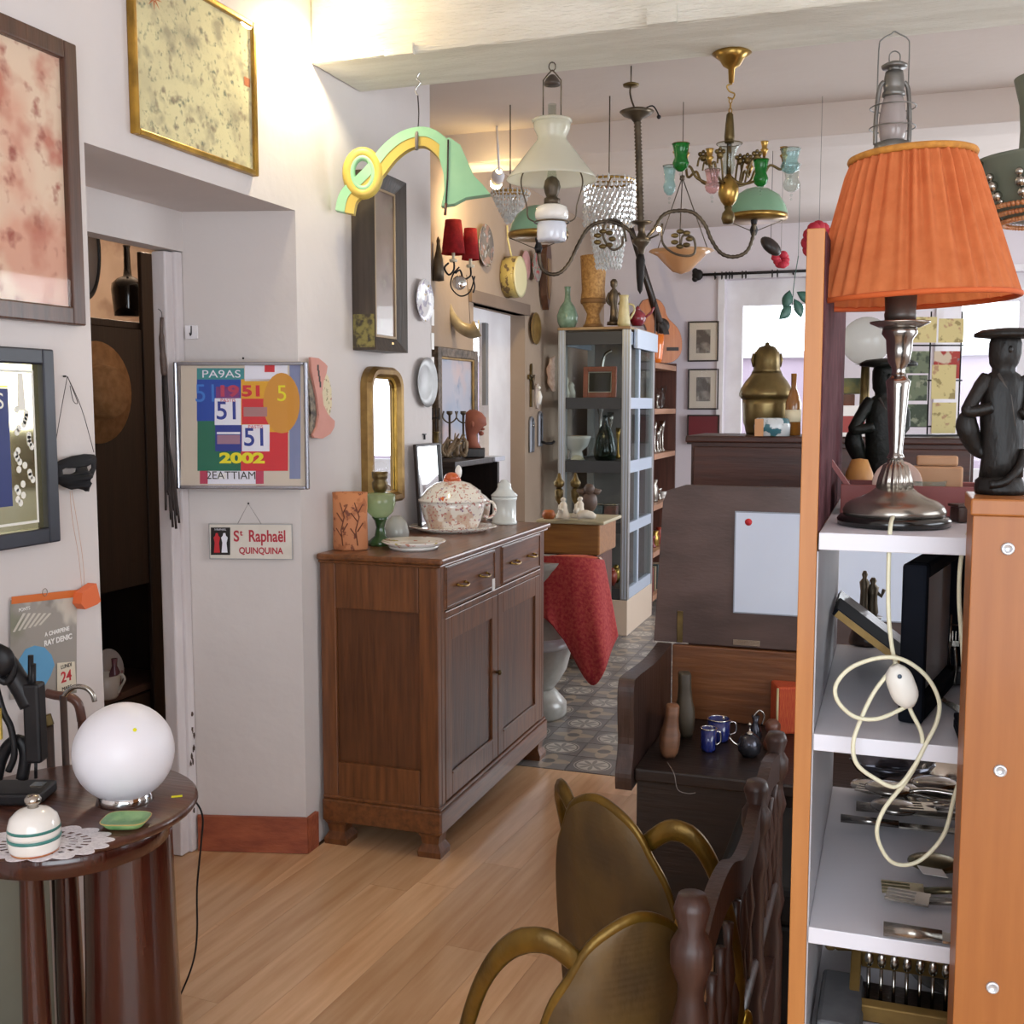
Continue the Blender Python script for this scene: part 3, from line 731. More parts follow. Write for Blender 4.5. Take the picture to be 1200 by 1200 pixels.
def cane_at(label, top, r, mm, grip, gm, gr, lean=.1):
    a = at(*top); fx = Vector((a.x + lean, a.y - lean, 0))
    t = thing('walking_cane', label, 'cane', fx, 0)
    MB().tube([(0, 0, 0), tuple(a - fx)], r, 10).build('shaft', mm, t)
    MB().tube(spline([tuple(at(*q) - fx) for q in grip], 6), gr, 10).build('handle', gm, t)
cane_at('walking cane with a silver crook handle behind the side table', (74, 815, 2.5), .008, 'dark_wood', [(72, 822, 2.5), (78, 812, 2.5), (88, 805, 2.5), (100, 806, 2.5), (108, 813, 2.5), (111, 822, 2.5)], 'silver', .006, .02)
cane_at('walking cane with a curved brown wooden handle behind the globe lamp', (95, 845, 2.56), .008, 'cane_brown', [(54, 812, 2.56), (66, 815, 2.56), (82, 817, 2.56), (92, 826, 2.56), (96, 845, 2.56)], 'cane_brown', .011, .0)
cane_at('plain dark walking stick leaning behind the sewing machine', (58, 850, 2.5), .009, 'dark_wood', [(54, 838, 2.5), (58, 850, 2.5)], 'old_brass', .011, -.02)
t = thing('storage_box', 'grey-green painted box standing beside the side table', 'box', (-1.895, 1.73, 0), R90)
MB().box(-.3, .22, -.11, .0, 0, .62, .004).build('body', mat('box_greygreen', '#8f8c7c', .8, 0, '#7f7c6c', 3), t)
MB().box(-.305, .225, -.115, .0, .6205, .64, .004).build('lid', 'box_greygreen', t)

# ------------------------------------------------------------------ doorway: poster, sign, whip
mat('alu_frame', '#b9bcc6', .25, .9)
AR = math.radians(15.1)
P = PLN(at(285, 573, 3.68), AR)
t = P.thing('framed_poster', 'silver framed colour block poster with 51 and 2002', 'poster')
a = P.q(209, 571); b = P.q(361, 424)
wd, ht = b[0] - a[0], b[1]
frame_ring(MB().at(((a[0] + b[0]) / 2, 0, 0)), wd, ht, .012, .02).build('frame', 'alu_frame', t)
def cp(cx, cy): return P.q(200 + cx / 4.285, 400 + cy / 4.285)
def pt(nm, x0, y0, x1, y1, y, mm): return MB().prism([cp(x0, y0), cp(x1, y0), cp(x1, y1), cp(x0, y1)], -.006 - y * .0004 - .0004, -.006 - y * .0004).build(nm, mm, t)
for nm, c in (('p_cream', '#cdbfae'), ('p_teal', '#3f8a8c'), ('p_blue', '#2347a0'), ('p_green', '#1f6a52'), ('p_yellow', '#dba32c'), ('p_red', '#cf3038'), ('p_white', '#e6e4ee'), ('p_navy', '#2b3a8c'), ('p_orange', '#cf9038'), ('p_yel2', '#e8dc2a'), ('p_lblue', '#3f78c8'), ('p_pink', '#b8405a')): mat(nm, c, .7)
pt('mat_board', 55, 100, 685, 735, 0, 'p_cream'); pt('poster_block', 375, 112, 590, 200, 1, 'p_white'); pt('poster_block', 150, 650, 470, 715, 1, 'p_pink'); pt('poster_block', 190, 650, 430, 715, 2, 'p_white')
pt('poster_block', 135, 135, 372, 192, 1, 'p_teal'); pt('poster_block', 135, 192, 356, 400, 1, 'p_blue'); pt('poster_block', 138, 400, 356, 650, 1, 'p_green')
pt('poster_block', 356, 190, 595, 460, 1, 'p_yellow'); pt('poster_block', 356, 455, 592, 650, 2, 'p_red'); pt('poster_block', 360, 288, 496, 416, 2, 'p_red')
MB().prism([cp(560 + 92 * math.cos(k * math.pi / 12), 310 + 152 * math.sin(k * math.pi / 12)) for k in range(24)], -.0076, -.0072).build('reflection_disc', 'p_orange', t)  # orange reflection in the pane, painted on as a disc
pt('poster_block', 225, 286, 357, 420, 4, 'p_white'); pt('poster_block', 362, 418, 500, 552, 4, 'p_white'); pt('poster_block', 228, 420, 360, 552, 4, 'p_navy')
pt('poster_block', 475, 115, 525, 155, 3, 'p_red'); pt('poster_block', 600, 115, 655, 690, 2, mat('p_reflection', '#7f86a8', .6)); pt('poster_block', 232, 228, 350, 285, 4, mat('p_violet', '#7a3a78', .7))  # tall grey-blue strip is a reflection in the pane, painted on
pt('poster_block', 238, 470, 352, 515, 5, mat('p_mauve', '#a0788c', .7)); pt('poster_block', 370, 330, 488, 378, 5, mat('p_greyred', '#a87a7a', .7)); pt('poster_block', 236, 455, 352, 466, 5, 'p_white')
pt('price_label', 240, 662, 282, 690, 6, 'white_card')
ks = abs(cp(0, 0)[1] - cp(0, 100)[1]) / 100
def tx(s, cx, cy, size, mm, y=7, sx=1.0, bold=.0): q = cp(cx, cy); return text_mesh('lettering', s, size * ks * 1.35, mm, t, (q[0], -.006 - y * .0004, q[1]), (R90, 0, 0), sx, .0002, bold)
tx('51', 292, 352, 95, 'p_navy', 7, 1.0, .001); tx('51', 430, 485, 95, 'p_navy', 7, 1.0, .001)
tx('19', 292, 252, 55, 'p_pink', 7, 1.5, .002); tx('51', 414, 252, 55, 'p_red', 7, 1.5, .002); tx('2002', 362, 588, 52, 'p_yel2', 7, 1.65, .0022)
tx('51', 185, 265, 95, 'p_lblue', 7, 1.0); tx('5', 562, 265, 85, 'p_yel2', 7); tx('PA9AS', 258, 166, 40, 'p_white', 7, 1.35, 0); tx('2EATTIAM', 308, 674, 42, 'print_dark', 7, 1.0, 0); tx('PASTIS', 292, 297, 18, 'p_red', 7, 1.1); tx('PASTIS', 430, 430, 18, 'p_red', 7, 1.1)
MB().box(a[0] + .01, b[0] - .01, -.0125, -.012, .012, ht - .012).build('pane', 'picture_glass', t)
MB().at(P.p(285, 421)).lathe([(.003, 0), (.004, .006), (0, .007)], 8).build('hook', 'iron_black', t)

P = PLN(at(294, 656, 3.735), AR)
t = P.thing('enamel_sign', 'white St Raphael Quinquina tin sign hung by a cord under the poster', 'sign')
a = P.q(246, 655); b = P.q(343, 614)
MB().box(a[0], b[0], -.004, 0, a[1], b[1], .001).build('plate', mat('sign_cream', '#ddd6cc', .35, 0, '#cfc6ba', 9), t)
frame_ring(MB().at(((a[0] + b[0]) / 2, -.004, a[1])), b[0] - a[0], b[1] - a[1], .003, .0012, 0, 0).build('rim', mat('sign_rim', '#a9a7a8', .4, .4), t)
def sg(cx, cy): return P.q(200 + cx / 4.285, 400 + cy / 4.285)
MB().prism([sg(204, 934), sg(301, 934), sg(301, 1072), sg(204, 1072)], -.0047, -.004).build('black_panel', mat('sign_black', '#1d1816', .4), t)
def waiter(x, mm, nm):
    m = MB(); m.prism([sg(*q) for q in ((x - 14, 1060), (x - 10, 1010), (x - 16, 985), (x - 8, 975), (x - 5, 962), (x + 5, 962), (x + 8, 975), (x + 17, 985), (x + 11, 1012), (x + 16, 1060))], -.0052, -.0047).build(nm, mm, t)
waiter(234, 'print_red', 'red_waiter'); waiter(272, 'p_white', 'white_waiter')
ks = abs(sg(0, 0)[1] - sg(0, 100)[1]) / 100
def ts(s, cx, cy, size, mm, sx=1, bold=0): q = sg(cx, cy); return text_mesh('lettering', s, size * ks, mm, t, (q[0], -.0046, q[1]), (R90, 0, 0), sx, .0003, bold)
mat('sign_red', '#b02838', .5)
ts('S', 332, 980, 78, 'sign_red', .85, .0012); ts('t', 356, 962, 40, 'sign_red', 1, .0008); ts('Raphaël', 486, 980, 84, 'sign_red', .74, .0012); ts('QUINQUINA', 455, 1052, 46, 'sign_red', .86, .0008); ts('S RAPHAEL', 252, 945, 14, 'p_white', .9)
MB().tube([P.p(278, 615, -.002), P.p(291, 590, -.001), P.p(307, 615, -.002)], .0008, 5).build('cord', 'grey_string', t)
MB().at(P.p(291, 590)).lathe([(.003, -.003), (.003, .003)], 8).build('nail', 'iron_black', t)

# whip on the door lining
P = PLN(onx(203, 620, -2.275), R90); P2 = PX(203, 620, (P.o - CAMP).dot(FW) - .02)
t = P2.thing('leather_whip', 'long dark leather whip with tassel strands on the door lining', 'whip')
MB().tube(P2.path([(197, 372), (196, 395), (197, 420), (198, 440)], 4), [.006] * 4 + [.009] * 4 + [.011] * 4 + [.009], 8).build('handle', mat('whip_grip', '#4a3b35', .6, 0, '#5d4c44', 40), t)
m = MB(); rb = random.Random(8)
for k in range(9):
    x0 = 196 + rb.uniform(0, 4); x1 = 195 + k * 1.9; yb = 598 + rb.uniform(0, 24) if k > 2 else 585 + rb.uniform(-10, 14)
    m.tube(P2.path([(x0, 436), (x0 + .5 + rb.uniform(-.8, 1.2), 490), (x0 * .4 + x1 * .6, 550), (x1, yb)], 4), .0042, 6)
m.build('strands', mat('whip_leather', '#241b19', .6, 0, '#352925', 30), t)
MB().tube(P2.path([(193, 362), (197, 366), (197, 375)], 3), .0012, 6).build('loop', 'iron_black', t)
t = thing('coat_hook', 'small iron hook on a white plate beside the whip', 'hook', at(225, 392, 3.76), AR)
MB().box(-.022, .022, -.006, 0, -.015, .03, .002).build('plate', 'white_paint', t)
MB().tube([(0, -.006, .028), (0, -.008, .0), (0, -.016, -.004), (0, -.022, .004)], .002, 6).build('hook', 'iron_black', t)
# ================================================================== left wall beyond the doorway
# folded paper fan
P = PLN(onx(374, 515, XW + .012), R90)
t = P.thing('paper_fan', 'pink and flowered paper fan on the wall beside the poster', 'fan')
def fp(cx, cy): return P.q(200 + cx / 4.285, 400 + cy / 4.285)
pattern('fan_flowers', '#d6c9a8', [('#8f8a6a', 60, .6, 1), ('#b0746a', 80, .64, 3)], .8, 0)
MB().prism([fp(*q) for q in ((715, 95), (755, 130), (785, 180), (800, 240), (802, 320), (790, 380), (770, 410), (735, 350), (720, 250))], -.006, -.001).build('back_leaf', 'fan_flowers', t)
MB().prism([fp(*q) for q in ((680, 80), (720, 85), (752, 110), (765, 125), (760, 160), (745, 200), (738, 260), (745, 320), (770, 370), (802, 400), (800, 430), (780, 465), (740, 488), (700, 485), (690, 470), (712, 430), (722, 370), (712, 280), (695, 200), (683, 140))], -.018, -.009).build('pink_leaf', mat('fan_pink', '#cf9488', .7, 0, '#c68a7c', 8), t)
MB().prism([fp(*q) for q in ((672, 180), (690, 205), (706, 280), (714, 370), (704, 430), (688, 470), (680, 440), (688, 360), (680, 270))], -.013, -.004).build('slats', mat('fan_dark', '#3d332c', .6, 0, '#8d7f6a', 60), t)
m = MB()
for k in range(4): q = fp(716 + k * 4, 130 + k * 28); m.box(q[0] - .005, q[0] + .005, -.0188, -.018, q[1] - .012, q[1] + .008)
m.build('printed_characters', 'print_dark', t)['kind'] = 'stuff'

# deep dark box frame
xf = XW + .095
y0 = onx(413, 400, XW).y; y1 = onx(477, 300, xf).y; z0 = onx(470, 413, xf).z; z1 = onx(475, 214, xf).z
t = thing('box_frame', 'deep dark wooden box frame holding a blackened painting', 'picture', (XW, (y0 + y1) / 2, z0), R90)
w_, h_ = y1 - y0, z1 - z0
wood('box_wood', '#2c241e', '#463a30', .5, 2, .15); mat('lichen_wood', '#7d7440', .6, 0, '#3a3226', 40, lo=.42, hi=.58)
m = MB(); i = .05; wi, hi_ = w_ / 2 - i, h_ - i
for a, b, c, d in (((-w_ / 2, 0), (w_ / 2, 0), (wi, i), (-wi, i)), ((-w_ / 2, h_), (w_ / 2, h_), (wi, hi_), (-wi, hi_)), ((-w_ / 2, 0), (-w_ / 2, h_), (-wi, hi_), (-wi, i)), ((w_ / 2, 0), (w_ / 2, h_), (wi, hi_), (wi, i))):
    q = [a, b, c, d]
    m.add([(x, -.002, z) for x, z in q] + [(a[0], -.095, a[1]), (b[0], -.095, b[1]), (c[0], -.07, c[1]), (d[0], -.07, d[1])], [(0, 1, 2, 3), (4, 5, 6, 7), (0, 1, 5, 4), (1, 2, 6, 5), (2, 3, 7, 6), (3, 0, 4, 7)])
m.build('frame', 'box_wood', t)
MB().box(-w_ / 2 - .001, -w_ / 2 + .002, -.09, -.004, .01, .13).build('worn_patch', 'lichen_wood', t)
frame_ring(MB(), w_ - 2 * i, h_ - 2 * i, .010, .072, i, .002, -.0665).build('slip', mat('slip_tan', '#a08868', .5), t)
pattern('black_painting', '#8a766a', [('#6a584e', 5, .5, 1), ('#7d6a58', 9, .57, 4), ('#8a7f6c', 22, .58, 8)], .35, .4, soft=.2)
MB().box(-wi + .003, wi - .003, -.066, -.06, i + .003, hi_ - .003).build('painting', 'black_painting', t)
MB().at((.0, -.0965, .03)).box(-.008, .008, -.001, 0, -.004, .004).build('label_plate', 'brass', t)

# gilt mirror with rounded top corners
xf = XW + .045
y0 = onx(423, 540, XW).y; y1 = onx(475, 480, xf).y; z0 = onx(468, 588, xf).z; z1 = onx(455, 430, xf).z
t = thing('gilt_mirror', 'narrow gilt mirror with rounded upper corners above the sideboard', 'mirror', (XW, (y0 + y1) / 2, z0), R90)
w_, h_ = y1 - y0, z1 - z0
def arch(w, h, r, z=0, b=0):
    p = [(-w / 2 + b, z + b), (w / 2 - b, z + b)]
    r = r
    for k in range(7): a = k * math.pi / 12; p.append((w / 2 - b - r + r * math.cos(a), z + h - b - r + r * math.sin(a)))
    for k in range(7): a = math.pi / 2 + k * math.pi / 12; p.append((-w / 2 + b + r + r * math.cos(a), z + h - b - r + r * math.sin(a)))
    return p
def loft(m, sections, close=True):
    """rings of equal length: [(ring [(x, z)], y)]"""
    n = len(sections[0][0]); vs = [(x, y, z) for r, y in sections for x, z in r]
    L = len(sections)
    fs = [(i * n + k, i * n + (k + 1) % n, (i + 1) % L * n + (k + 1) % n, (i + 1) % L * n + k) for i in range(L if close else L - 1) for k in range(n)]
    return m.add(vs, fs)
loft(MB(), [(arch(w_, h_, .08), -.001), (arch(w_, h_, .08), -.028), (arch(w_, h_, .07, 0, .012), -.045), (arch(w_, h_, .06, 0, .028), -.042), (arch(w_, h_, .05, 0, .04), -.02), (arch(w_, h_, .05, 0, .042), -.001)]).build('frame', 'dull_gold', t)
loft(MB(), [(arch(w_, h_, .05, 0, .04), -.0205), (arch(w_, h_, .05, 0, .038), -.026), (arch(w_, h_, .046, 0, .046), -.022), (arch(w_, h_, .046, 0, .046), -.018)]).build('inner_bead', 'gold_leaf', t)
vs_, fs_ = sheet([arch(w_, h_, .048, 0, .041)], lambda x, z: -.016)
MB().add(vs_, fs_).build('mirror_glass', 'mirror_silver', t)

# plates on the wall
pattern('plate_floral', '#dcd8d8', [('#a9a6b4', 30, .54, 2), ('#8d7f9a', 44, .6, 5), ('#b7975a', 36, .64, 8)], .2, .4)
def wall_plate(label, px, py, r, rim, cen, X=XW, sy=1.0, group=None, name='wall_plate'):
    o = onx(px, py, X + .004)
    t = thing(name, label, 'plate', (o.x, o.y, o.z - r * sy), R90, group)
    M_ = MB().at((0, 0, r * sy), (R90, 0, 0), (1, sy, 1))
    M_.lathe([(.0, .0), (r * .6, .0), (r * .66, .004), (r, .02), (r * .985, .023), (r * .66, .008)], 32); M_.build('rim', rim, t)
    MB().at((0, 0, r * sy), (R90, 0, 0), (1, sy, 1)).lathe([(r * .665, .0075), (r * .6, .005), (0, .0045)], 32).build('centre', cen, t)
    return t
wall_plate('small flowered oval plate on the wall above the silver rimmed plate', 493, 352, .088, 'plate_floral', 'plate_floral', sy=1.0)
wall_plate('silver rimmed pale oval plate on the wall above the sideboard', 496, 448, .105, mat('pewter_rim', '#a09f9e', .42, .8, '#858482', 8), mat('plate_pale', '#cfd3da', .2, 0, '#b9bfca', 8, coat=.4))
t = thing('price_tags', 'strip of white paper tags at the wall corner', 'tags', onx(506, 455, XW), R90)
o_ = t.location
for py in (372, 400, 428, 450):
    q = onx(507, py, XW) - o_; MB().box(q.y - .02, q.y + .01, -.003, -.002, q.z - .035, q.z + .035).build('paper_tag', 'white_card', t)

# ------------------------------------------------------------------ sideboard
wood('oak_sideboard', '#55311a', '#7a4a28', .38, 2, .2, 6, .1); wood('oak_sideboard_x', '#55311a', '#7a4a28', .34, 0, .25, 6, .1)
wood('oak_panel', '#4a2a16', '#673d22', .4, 2, .2, 6, .1)
SBZ = 1.04; SY0, SY1 = 3.395, 4.585; SW = SY1 - SY0
t = thing('sideboard', 'brown oak sideboard with two drawers above two doors', 'sideboard', (-1.885, (SY0 + SY1) / 2, 0), R90)
D_ = .445; hw = SW / 2
MB().box(-hw - .02, hw + .02, -D_ - .025, .002, SBZ - .022, SBZ, .007).box(-hw - .012, hw + .012, -D_ - .015, .0, SBZ - .032, SBZ - .0225, .004).build('top', 'oak_sideboard_x', t)
m = MB(); ex = -hw           # near end: stiles, rails
m.box(ex, ex + .03, -D_, -D_ + .07, .09, SBZ - .033, .003).box(ex, ex + .03, -.06, -.001, .09, SBZ - .033, .003)
m.box(ex, ex + .028, -D_ + .071, -.061, .85, SBZ - .033, .002).box(ex, ex + .028, -D_ + .071, -.061, .17, .30, .002)
ep = m.build('end_frame', 'oak_sideboard', t)
MB().box(ex + .013, ex + .025, -D_ + .072, -.062, .301, .849).build('end_panel', 'oak_panel', t)
MB().box(hw - .03, hw, -D_, -.001, .09, SBZ - .033, .002).build('end_panel', 'oak_panel', t)
MB().box(ex + .031, hw - .031, -.02, -.002, .1, SBZ - .04).build('back_board', 'oak_panel', t)
m = MB()         # front face frame
m.box(ex + .031, ex + .06, -D_, -D_ + .03, .175, SBZ - .033, .002).box(hw - .06, hw - .031, -D_, -D_ + .03, .175, SBZ - .033, .002)
m.box(-.035, .035, -D_, -D_ + .03, .85, SBZ - .033, .002).box(ex + .061, hw - .061, -D_ - .004, -D_ + .03, .825, .849, .004)
m.build('face_frame', 'oak_sideboard', t)
MB().box(ex - .012, hw + .012, -D_ - .014, -.002, .085, .165, .006).box(ex - .006, hw + .006, -D_ - .008, -.002, .1655, .178, .004).build('plinth', 'oak_sideboard_x', t)
for s in (-1, 1):
    a, b = (ex + .063, -.037) if s < 0 else (.037, hw - .063)
    d = MB().box(a, b, -D_ - .003, -D_ + .3, .852, SBZ - .036, .003).build('drawer', 'oak_sideboard_x', t)
    frame_ring(MB().at(((a + b) / 2, -D_ - .003, .856)), b - a - .01, SBZ - .036 - .860, .008, .004, 0, .001).build('beading', 'oak_sideboard_x', d)
    for q in (.28, .72):
        hx = a + (b - a) * q
        m = MB().tube(spline([(hx - .036, -D_ - .009, .925), (hx - .03, -D_ - .024, .922), (hx, -D_ - .028, .918), (hx + .03, -D_ - .024, .922), (hx + .036, -D_ - .009, .925)], 4), .004, 6)
        m.ball((hx - .036, -D_ - .008, .926), .006, 8).ball((hx + .036, -D_ - .008, .926), .006, 8)
        m.build('handle', 'brass', d)
    a, b = (ex + .063, -.003) if s < 0 else (.003, hw - .063)
    d = MB(); d.box(a, a + .06, -D_ - .001, -D_ + .022, .181, .823, .002).box(b - .06, b, -D_ - .001, -D_ + .022, .181, .823, .002).box(a + .0605, b - .0605, -D_ - .001, -D_ + .022, .181, .26, .002).box(a + .0605, b - .0605, -D_ - .001, -D_ + .022, .74, .823, .002)
    d = d.build('door', 'oak_sideboard', t)
    MB().box(a + .061, b - .061, -D_ + .008, -D_ + .016, .261, .739).build('door_panel', 'oak_panel', d)
    MB().box(a + .061, b - .061, -D_ - .004, -D_ + .004, .261, .268).build('panel_moulding', 'oak_sideboard_x', d)
MB().at((-.02, -D_ - .001, .52), (R90, 0, 0)).lathe([(.006, 0), (.006, .008), (.011, .012), (.009, .02), (0, .022)], 12).build('key', 'old_brass', t)
for sx in (-1, 1):
    for yy in (-D_ + .035, -.05):
        m = MB().at((sx * (hw - .035), yy, 0)); q = .035
        rings(m, [[(a * q, b * q, z) for a, b in ((-1, -1), (1, -1), (1, 1), (-1, 1))] for q, z in ((.042, .0), (.044, .02), (.03, .045), (.034, .07), (.042, .084))], False)
        m.build('foot', 'oak_sideboard', t)
# paper tag on the drawer
q = ony(577, 684, 3.9); t = thing('price_tag', 'white paper price tag hanging from a sideboard drawer', 'tag', (-1.885 + D_ + .03, onx(578, 684, -1.41).y, onx(578, 692, -1.41).z), R90)
MB().box(-.014, .014, -.002, -.001, 0, .045).build('tag_card', 'white_card', t)
MB().tube([(0, -.0015, .045), (.005, .0, .075), (.004, .002, .1)], .0008, 5).build('string', 'grey_string', t)

# ------------------------------------------------------------------ things on the sideboard
Z_ = SBZ
def std(name, label, cat, px, py, Z=Z_, group=None):
    P = PZ(px, py, Z); t = thing(name, label, cat, (P.o.x, P.o.y, Z + .0005), YAW, group); return P, t
pattern('brick_relief', '#b9784f', [('#a2633e', 20, .55, 1), ('#6e3a26', 34, .6, 4)], .7, 0)
P, t = std('ceramic_vase', 'terracotta coloured oval vase with incised branches', 'vase', 411, 644)
MB().shell(P.prof([(19, 644), (20.5, 642), (20, 610), (20.5, 577)]), .006, 36, sy=.7).lathe(P.prof([(0, 641), (18, 641)]), 36, sy=.68).build('body', 'brick_relief', t)
mat('incised', '#6b3b28', .8)
def relief(px):
    m = MB()
    for pts in (((px, 638), (px - 2, 620), (px + 2, 605), (px - 3, 588)), ((px, 622), (px + 6, 612)), ((px, 610), (px - 7, 600)), ((px + 1, 600), (px + 6, 590)), ((px - 1, 628), (px - 8, 618))):
        l = []
        for x, y in pts:
            xx = (x - 411) * P.k; l.append((xx, -.7 * math.sqrt(max((20.4 * P.k) ** 2 - xx * xx, 1e-6)), P.z(y)))
        m.tube(l, .0022, 5)
    m.build('branch_relief', 'incised', t)
relief(404); relief(421)
P, t = std('oil_lamp', 'small green glass oil lamp with brass burner on the sideboard', 'oil lamp', 446, 639)
glass('green_glass', '#d2e2c0', .35); mat('dark_green_glass', '#263f22', .12, 0, '#33502c', 10, coat=.4)
MB().lathe(P.prof([(0, 639), (15, 639), (14, 634), (7, 628), (5, 618), (7, 610), (10, 606)]), 28).build('foot', 'dark_green_glass', t)
MB().lathe(P.prof([(8, 607), (15, 600), (18, 590), (18, 580), (14, 578), (6, 577)]), 28).build('font', 'green_glass', t)
MB().lathe(P.prof([(6, 577), (8, 573), (9, 566), (7, 563), (8.5, 560), (9, 553)]), 24, flute=10, amp=.06).build('burner', 'old_brass', t)
MB().shell(P.prof([(7, 560), (9, 552), (9, 546), (5, 541), (1, 540)]), .002, 24).build('chimney', 'picture_glass', t)
P, t = std('shadow_dome', 'pale dome shape of a shadow behind the oil lamp', 'shadow shape', 465, 634)  # shadow shape behind the oil lamp, built as a pale dome
MB().shell(P.prof([(13, 634), (15, 624), (12, 612), (6, 605)]), .003, 24).build('shade', glass('frosted', '#e6e6e2', .5), t)
pattern('plate_rose', '#e3dcd6', [('#c98a78', 28, .6, 1), ('#b9a860', 22, .62, 5)], .18, .4)
P, t = std('shallow_dish', 'white flowered dish at the near end of the sideboard', 'dish', 485, 643)
MB().lathe(P.prof([(0, 643), (28, 643), (29, 641), (30, 640)]) , 36).build('foot', 'white_porcelain', t)
MB().lathe([(29 * P.k, .012), (38 * P.k, .028), (37 * P.k, .03), (24 * P.k, .018), (0, .016)], 40).build('bowl', 'plate_rose', t)
# tureen on its platter
pattern('imari', '#e6dfd4', [('#cdb4a0', 12, .56, 3), ('#c08478', 70, .58, 1), ('#c8622f', 24, .68, 6), ('#8a6a8a', 70, .64, 9)], .15, .5)
mat('orange_glaze', '#cc6530', .3, 0, '#b54a26', 40, coat=.4)
P, t = std('serving_platter', 'oval flowered platter under the tureen', 'platter', 524, 622); P.o.x += .025; t.location.x += .025
MB().lathe([(0, 0), (38 * P.k, .0), (40 * P.k, .006), (52 * P.k, .02), (51 * P.k, .0225), (38 * P.k, .01), (0, .009)], 44, sy=.8).build('platter', 'imari', t)
PT = P
P = PX(522, 618, PT.D)
t = thing('soup_tureen', 'lidded porcelain tureen painted with orange and pink flowers', 'tureen', (PT.o.x, PT.o.y, Z_ + .0105), YAW)
P.o = Vector((PT.o.x, PT.o.y, Z_ + .0105))
MB().lathe(P.prof([(0, 620), (29, 620), (30, 616), (34, 606), (37, 594), (38, 588), (36, 587)]), 40, sy=.75, flute=12, amp=.008).build('body', 'imari', t)
MB().lathe(P.prof([(40, 587.5), (40, 585), (36, 581), (30, 573), (20, 566), (9, 563), (0, 562.5)]), 40, sy=.75, flute=12, amp=.008).build('lid', 'imari', t)
MB().ball((P.x(521), 0, P.z(560)), 9 * P.k, 14, (1, 1, .75)).ball((P.x(516), -.008, P.z(563)), 5 * P.k, 10).ball((P.x(527), -.006, P.z(563)), 5 * P.k, 10).build('fruit_knob', 'orange_glaze', t)
MB().ball((P.x(529), .004, P.z(553)), 8 * P.k, 12, (.5, .35, 1)).build('leaf', 'white_porcelain', t)
for s in (1,):
    MB().tube(spline([(s * 37 * P.k, 0, P.z(590)), (s * 46 * P.k, 0, P.z(588)), (s * 50 * P.k, 0, P.z(598)), (s * 44 * P.k, 0, P.z(606)), (s * 36 * P.k, 0, P.z(604))], 4), .006, 8).build('handle', 'imari', t)
P, t = std('sauce_boat', 'square white and rose sauce tureen behind the soup tureen', 'sauce tureen', 561, 609)
rings(MB(), [sq(r * P.k, P.z(y), .45) for r, y in ((9, 611), (12, 606), (14, 592), (13.5, 590))]).build('body', 'imari', t)
rings(MB(), [sq(r * P.k, P.z(y), .45) for r, y in ((14.5, 590), (14, 587), (8, 581), (3, 578), (2, 574))]).build('lid', 'white_porcelain', t)
mat('jar_white', '#d9dcd8', .2, 0, '#cfd3cf', 6, coat=.4)
P, t = std('ginger_jar', 'white lidded apothecary jar at the far end of the sideboard', 'jar', 591, 614)
MB().lathe(P.prof([(0, 614), (15, 614), (15, 611), (14, 610), (14, 587), (15, 585), (15, 582)]), 28).build('body', 'jar_white', t)
MB().lathe(P.prof([(15.5, 581.5), (15.5, 580), (10, 575), (8, 571), (8, 567), (5, 565), (4, 563), (0, 562)]), 28).build('lid', 'jar_white', t)
# small mirror leaning on the wall
xq = XW + .03; y0 = onx(484, 560, xq).y; y1 = onx(513, 560, xq).y; z1 = onx(500, 520, xq).z
t = thing('small_mirror', 'small dark framed mirror standing against the wall behind the tureen', 'mirror', (XW + .05, (y0 + y1) / 2, SBZ + .002), R90)
t.rotation_euler = (-.06, 0, R90)
frame_ring(MB(), y1 - y0, z1 - SBZ, .012, .018).build('frame', 'very_dark_wood', t)
MB().box(-(y1 - y0) / 2 + .01, (y1 - y0) / 2 - .01, -.008, -.004, .01, z1 - SBZ - .01).build('mirror_glass', 'mirror_silver', t)
t = thing('wall_hook', 'small iron T-shaped hook above the small mirror', 'hook', onx(496, 515, XW), R90)
MB().box(-.012, .012, -.01, 0, .02, .024).box(-.002, .002, -.01, -.002, 0, .0199).build('hook', 'iron_black', t)

# ------------------------------------------------------------------ painted wooden horn hanging from the beam
P = PZ(490, 86, 2.69); P.o = at(490, 160, P.D)
t = P.thing('hunting_horn', 'green and yellow painted wooden horn hanging from the beam', 'horn')
mat('horn_green', '#8cbf96', .45, 0, '#9cc9a0', 6); mat('horn_yellow', '#cdb65a', .45, 0, '#c4a84c', 8)
ctr = spline([(404, 250), (409, 232), (424, 218), (440, 202), (458, 180), (478, 166), (500, 163), (518, 175), (528, 190)], 6)
def band(off0, off1, mm, nm, y0, y1):
    m = MB(); V_ = []
    for i, (x, y) in enumerate(ctr):
        a, b = ctr[max(i - 1, 0)], ctr[min(i + 1, len(ctr) - 1)]; dx, dy = b[0] - a[0], b[1] - a[1]; l = math.hypot(dx, dy); nx, ny = dy / l, -dx / l
        for o, yy in ((off0, y0), (off1, y0), (off1, y1), (off0, y1)): V_.append(P.p(x + nx * o, y + ny * o, yy))
    n = len(ctr); fs = [(i * 4 + k, i * 4 + (k + 1) % 4, (i + 1) * 4 + (k + 1) % 4, (i + 1) * 4 + k) for i in range(n - 1) for k in range(4)] + [(0, 1, 2, 3), ((n - 1) * 4, (n - 1) * 4 + 1, (n - 1) * 4 + 2, (n - 1) * 4 + 3)]
    m.add(V_, fs).build(nm, mm, t)
band(1, 12, 'horn_green', 'outer_tube', -.025, .025); band(-10, 1, 'horn_yellow', 'inner_tube', -.022, .022)
m = MB(); m.at(P.p(425, 204, -.012), (0, 0, 0))
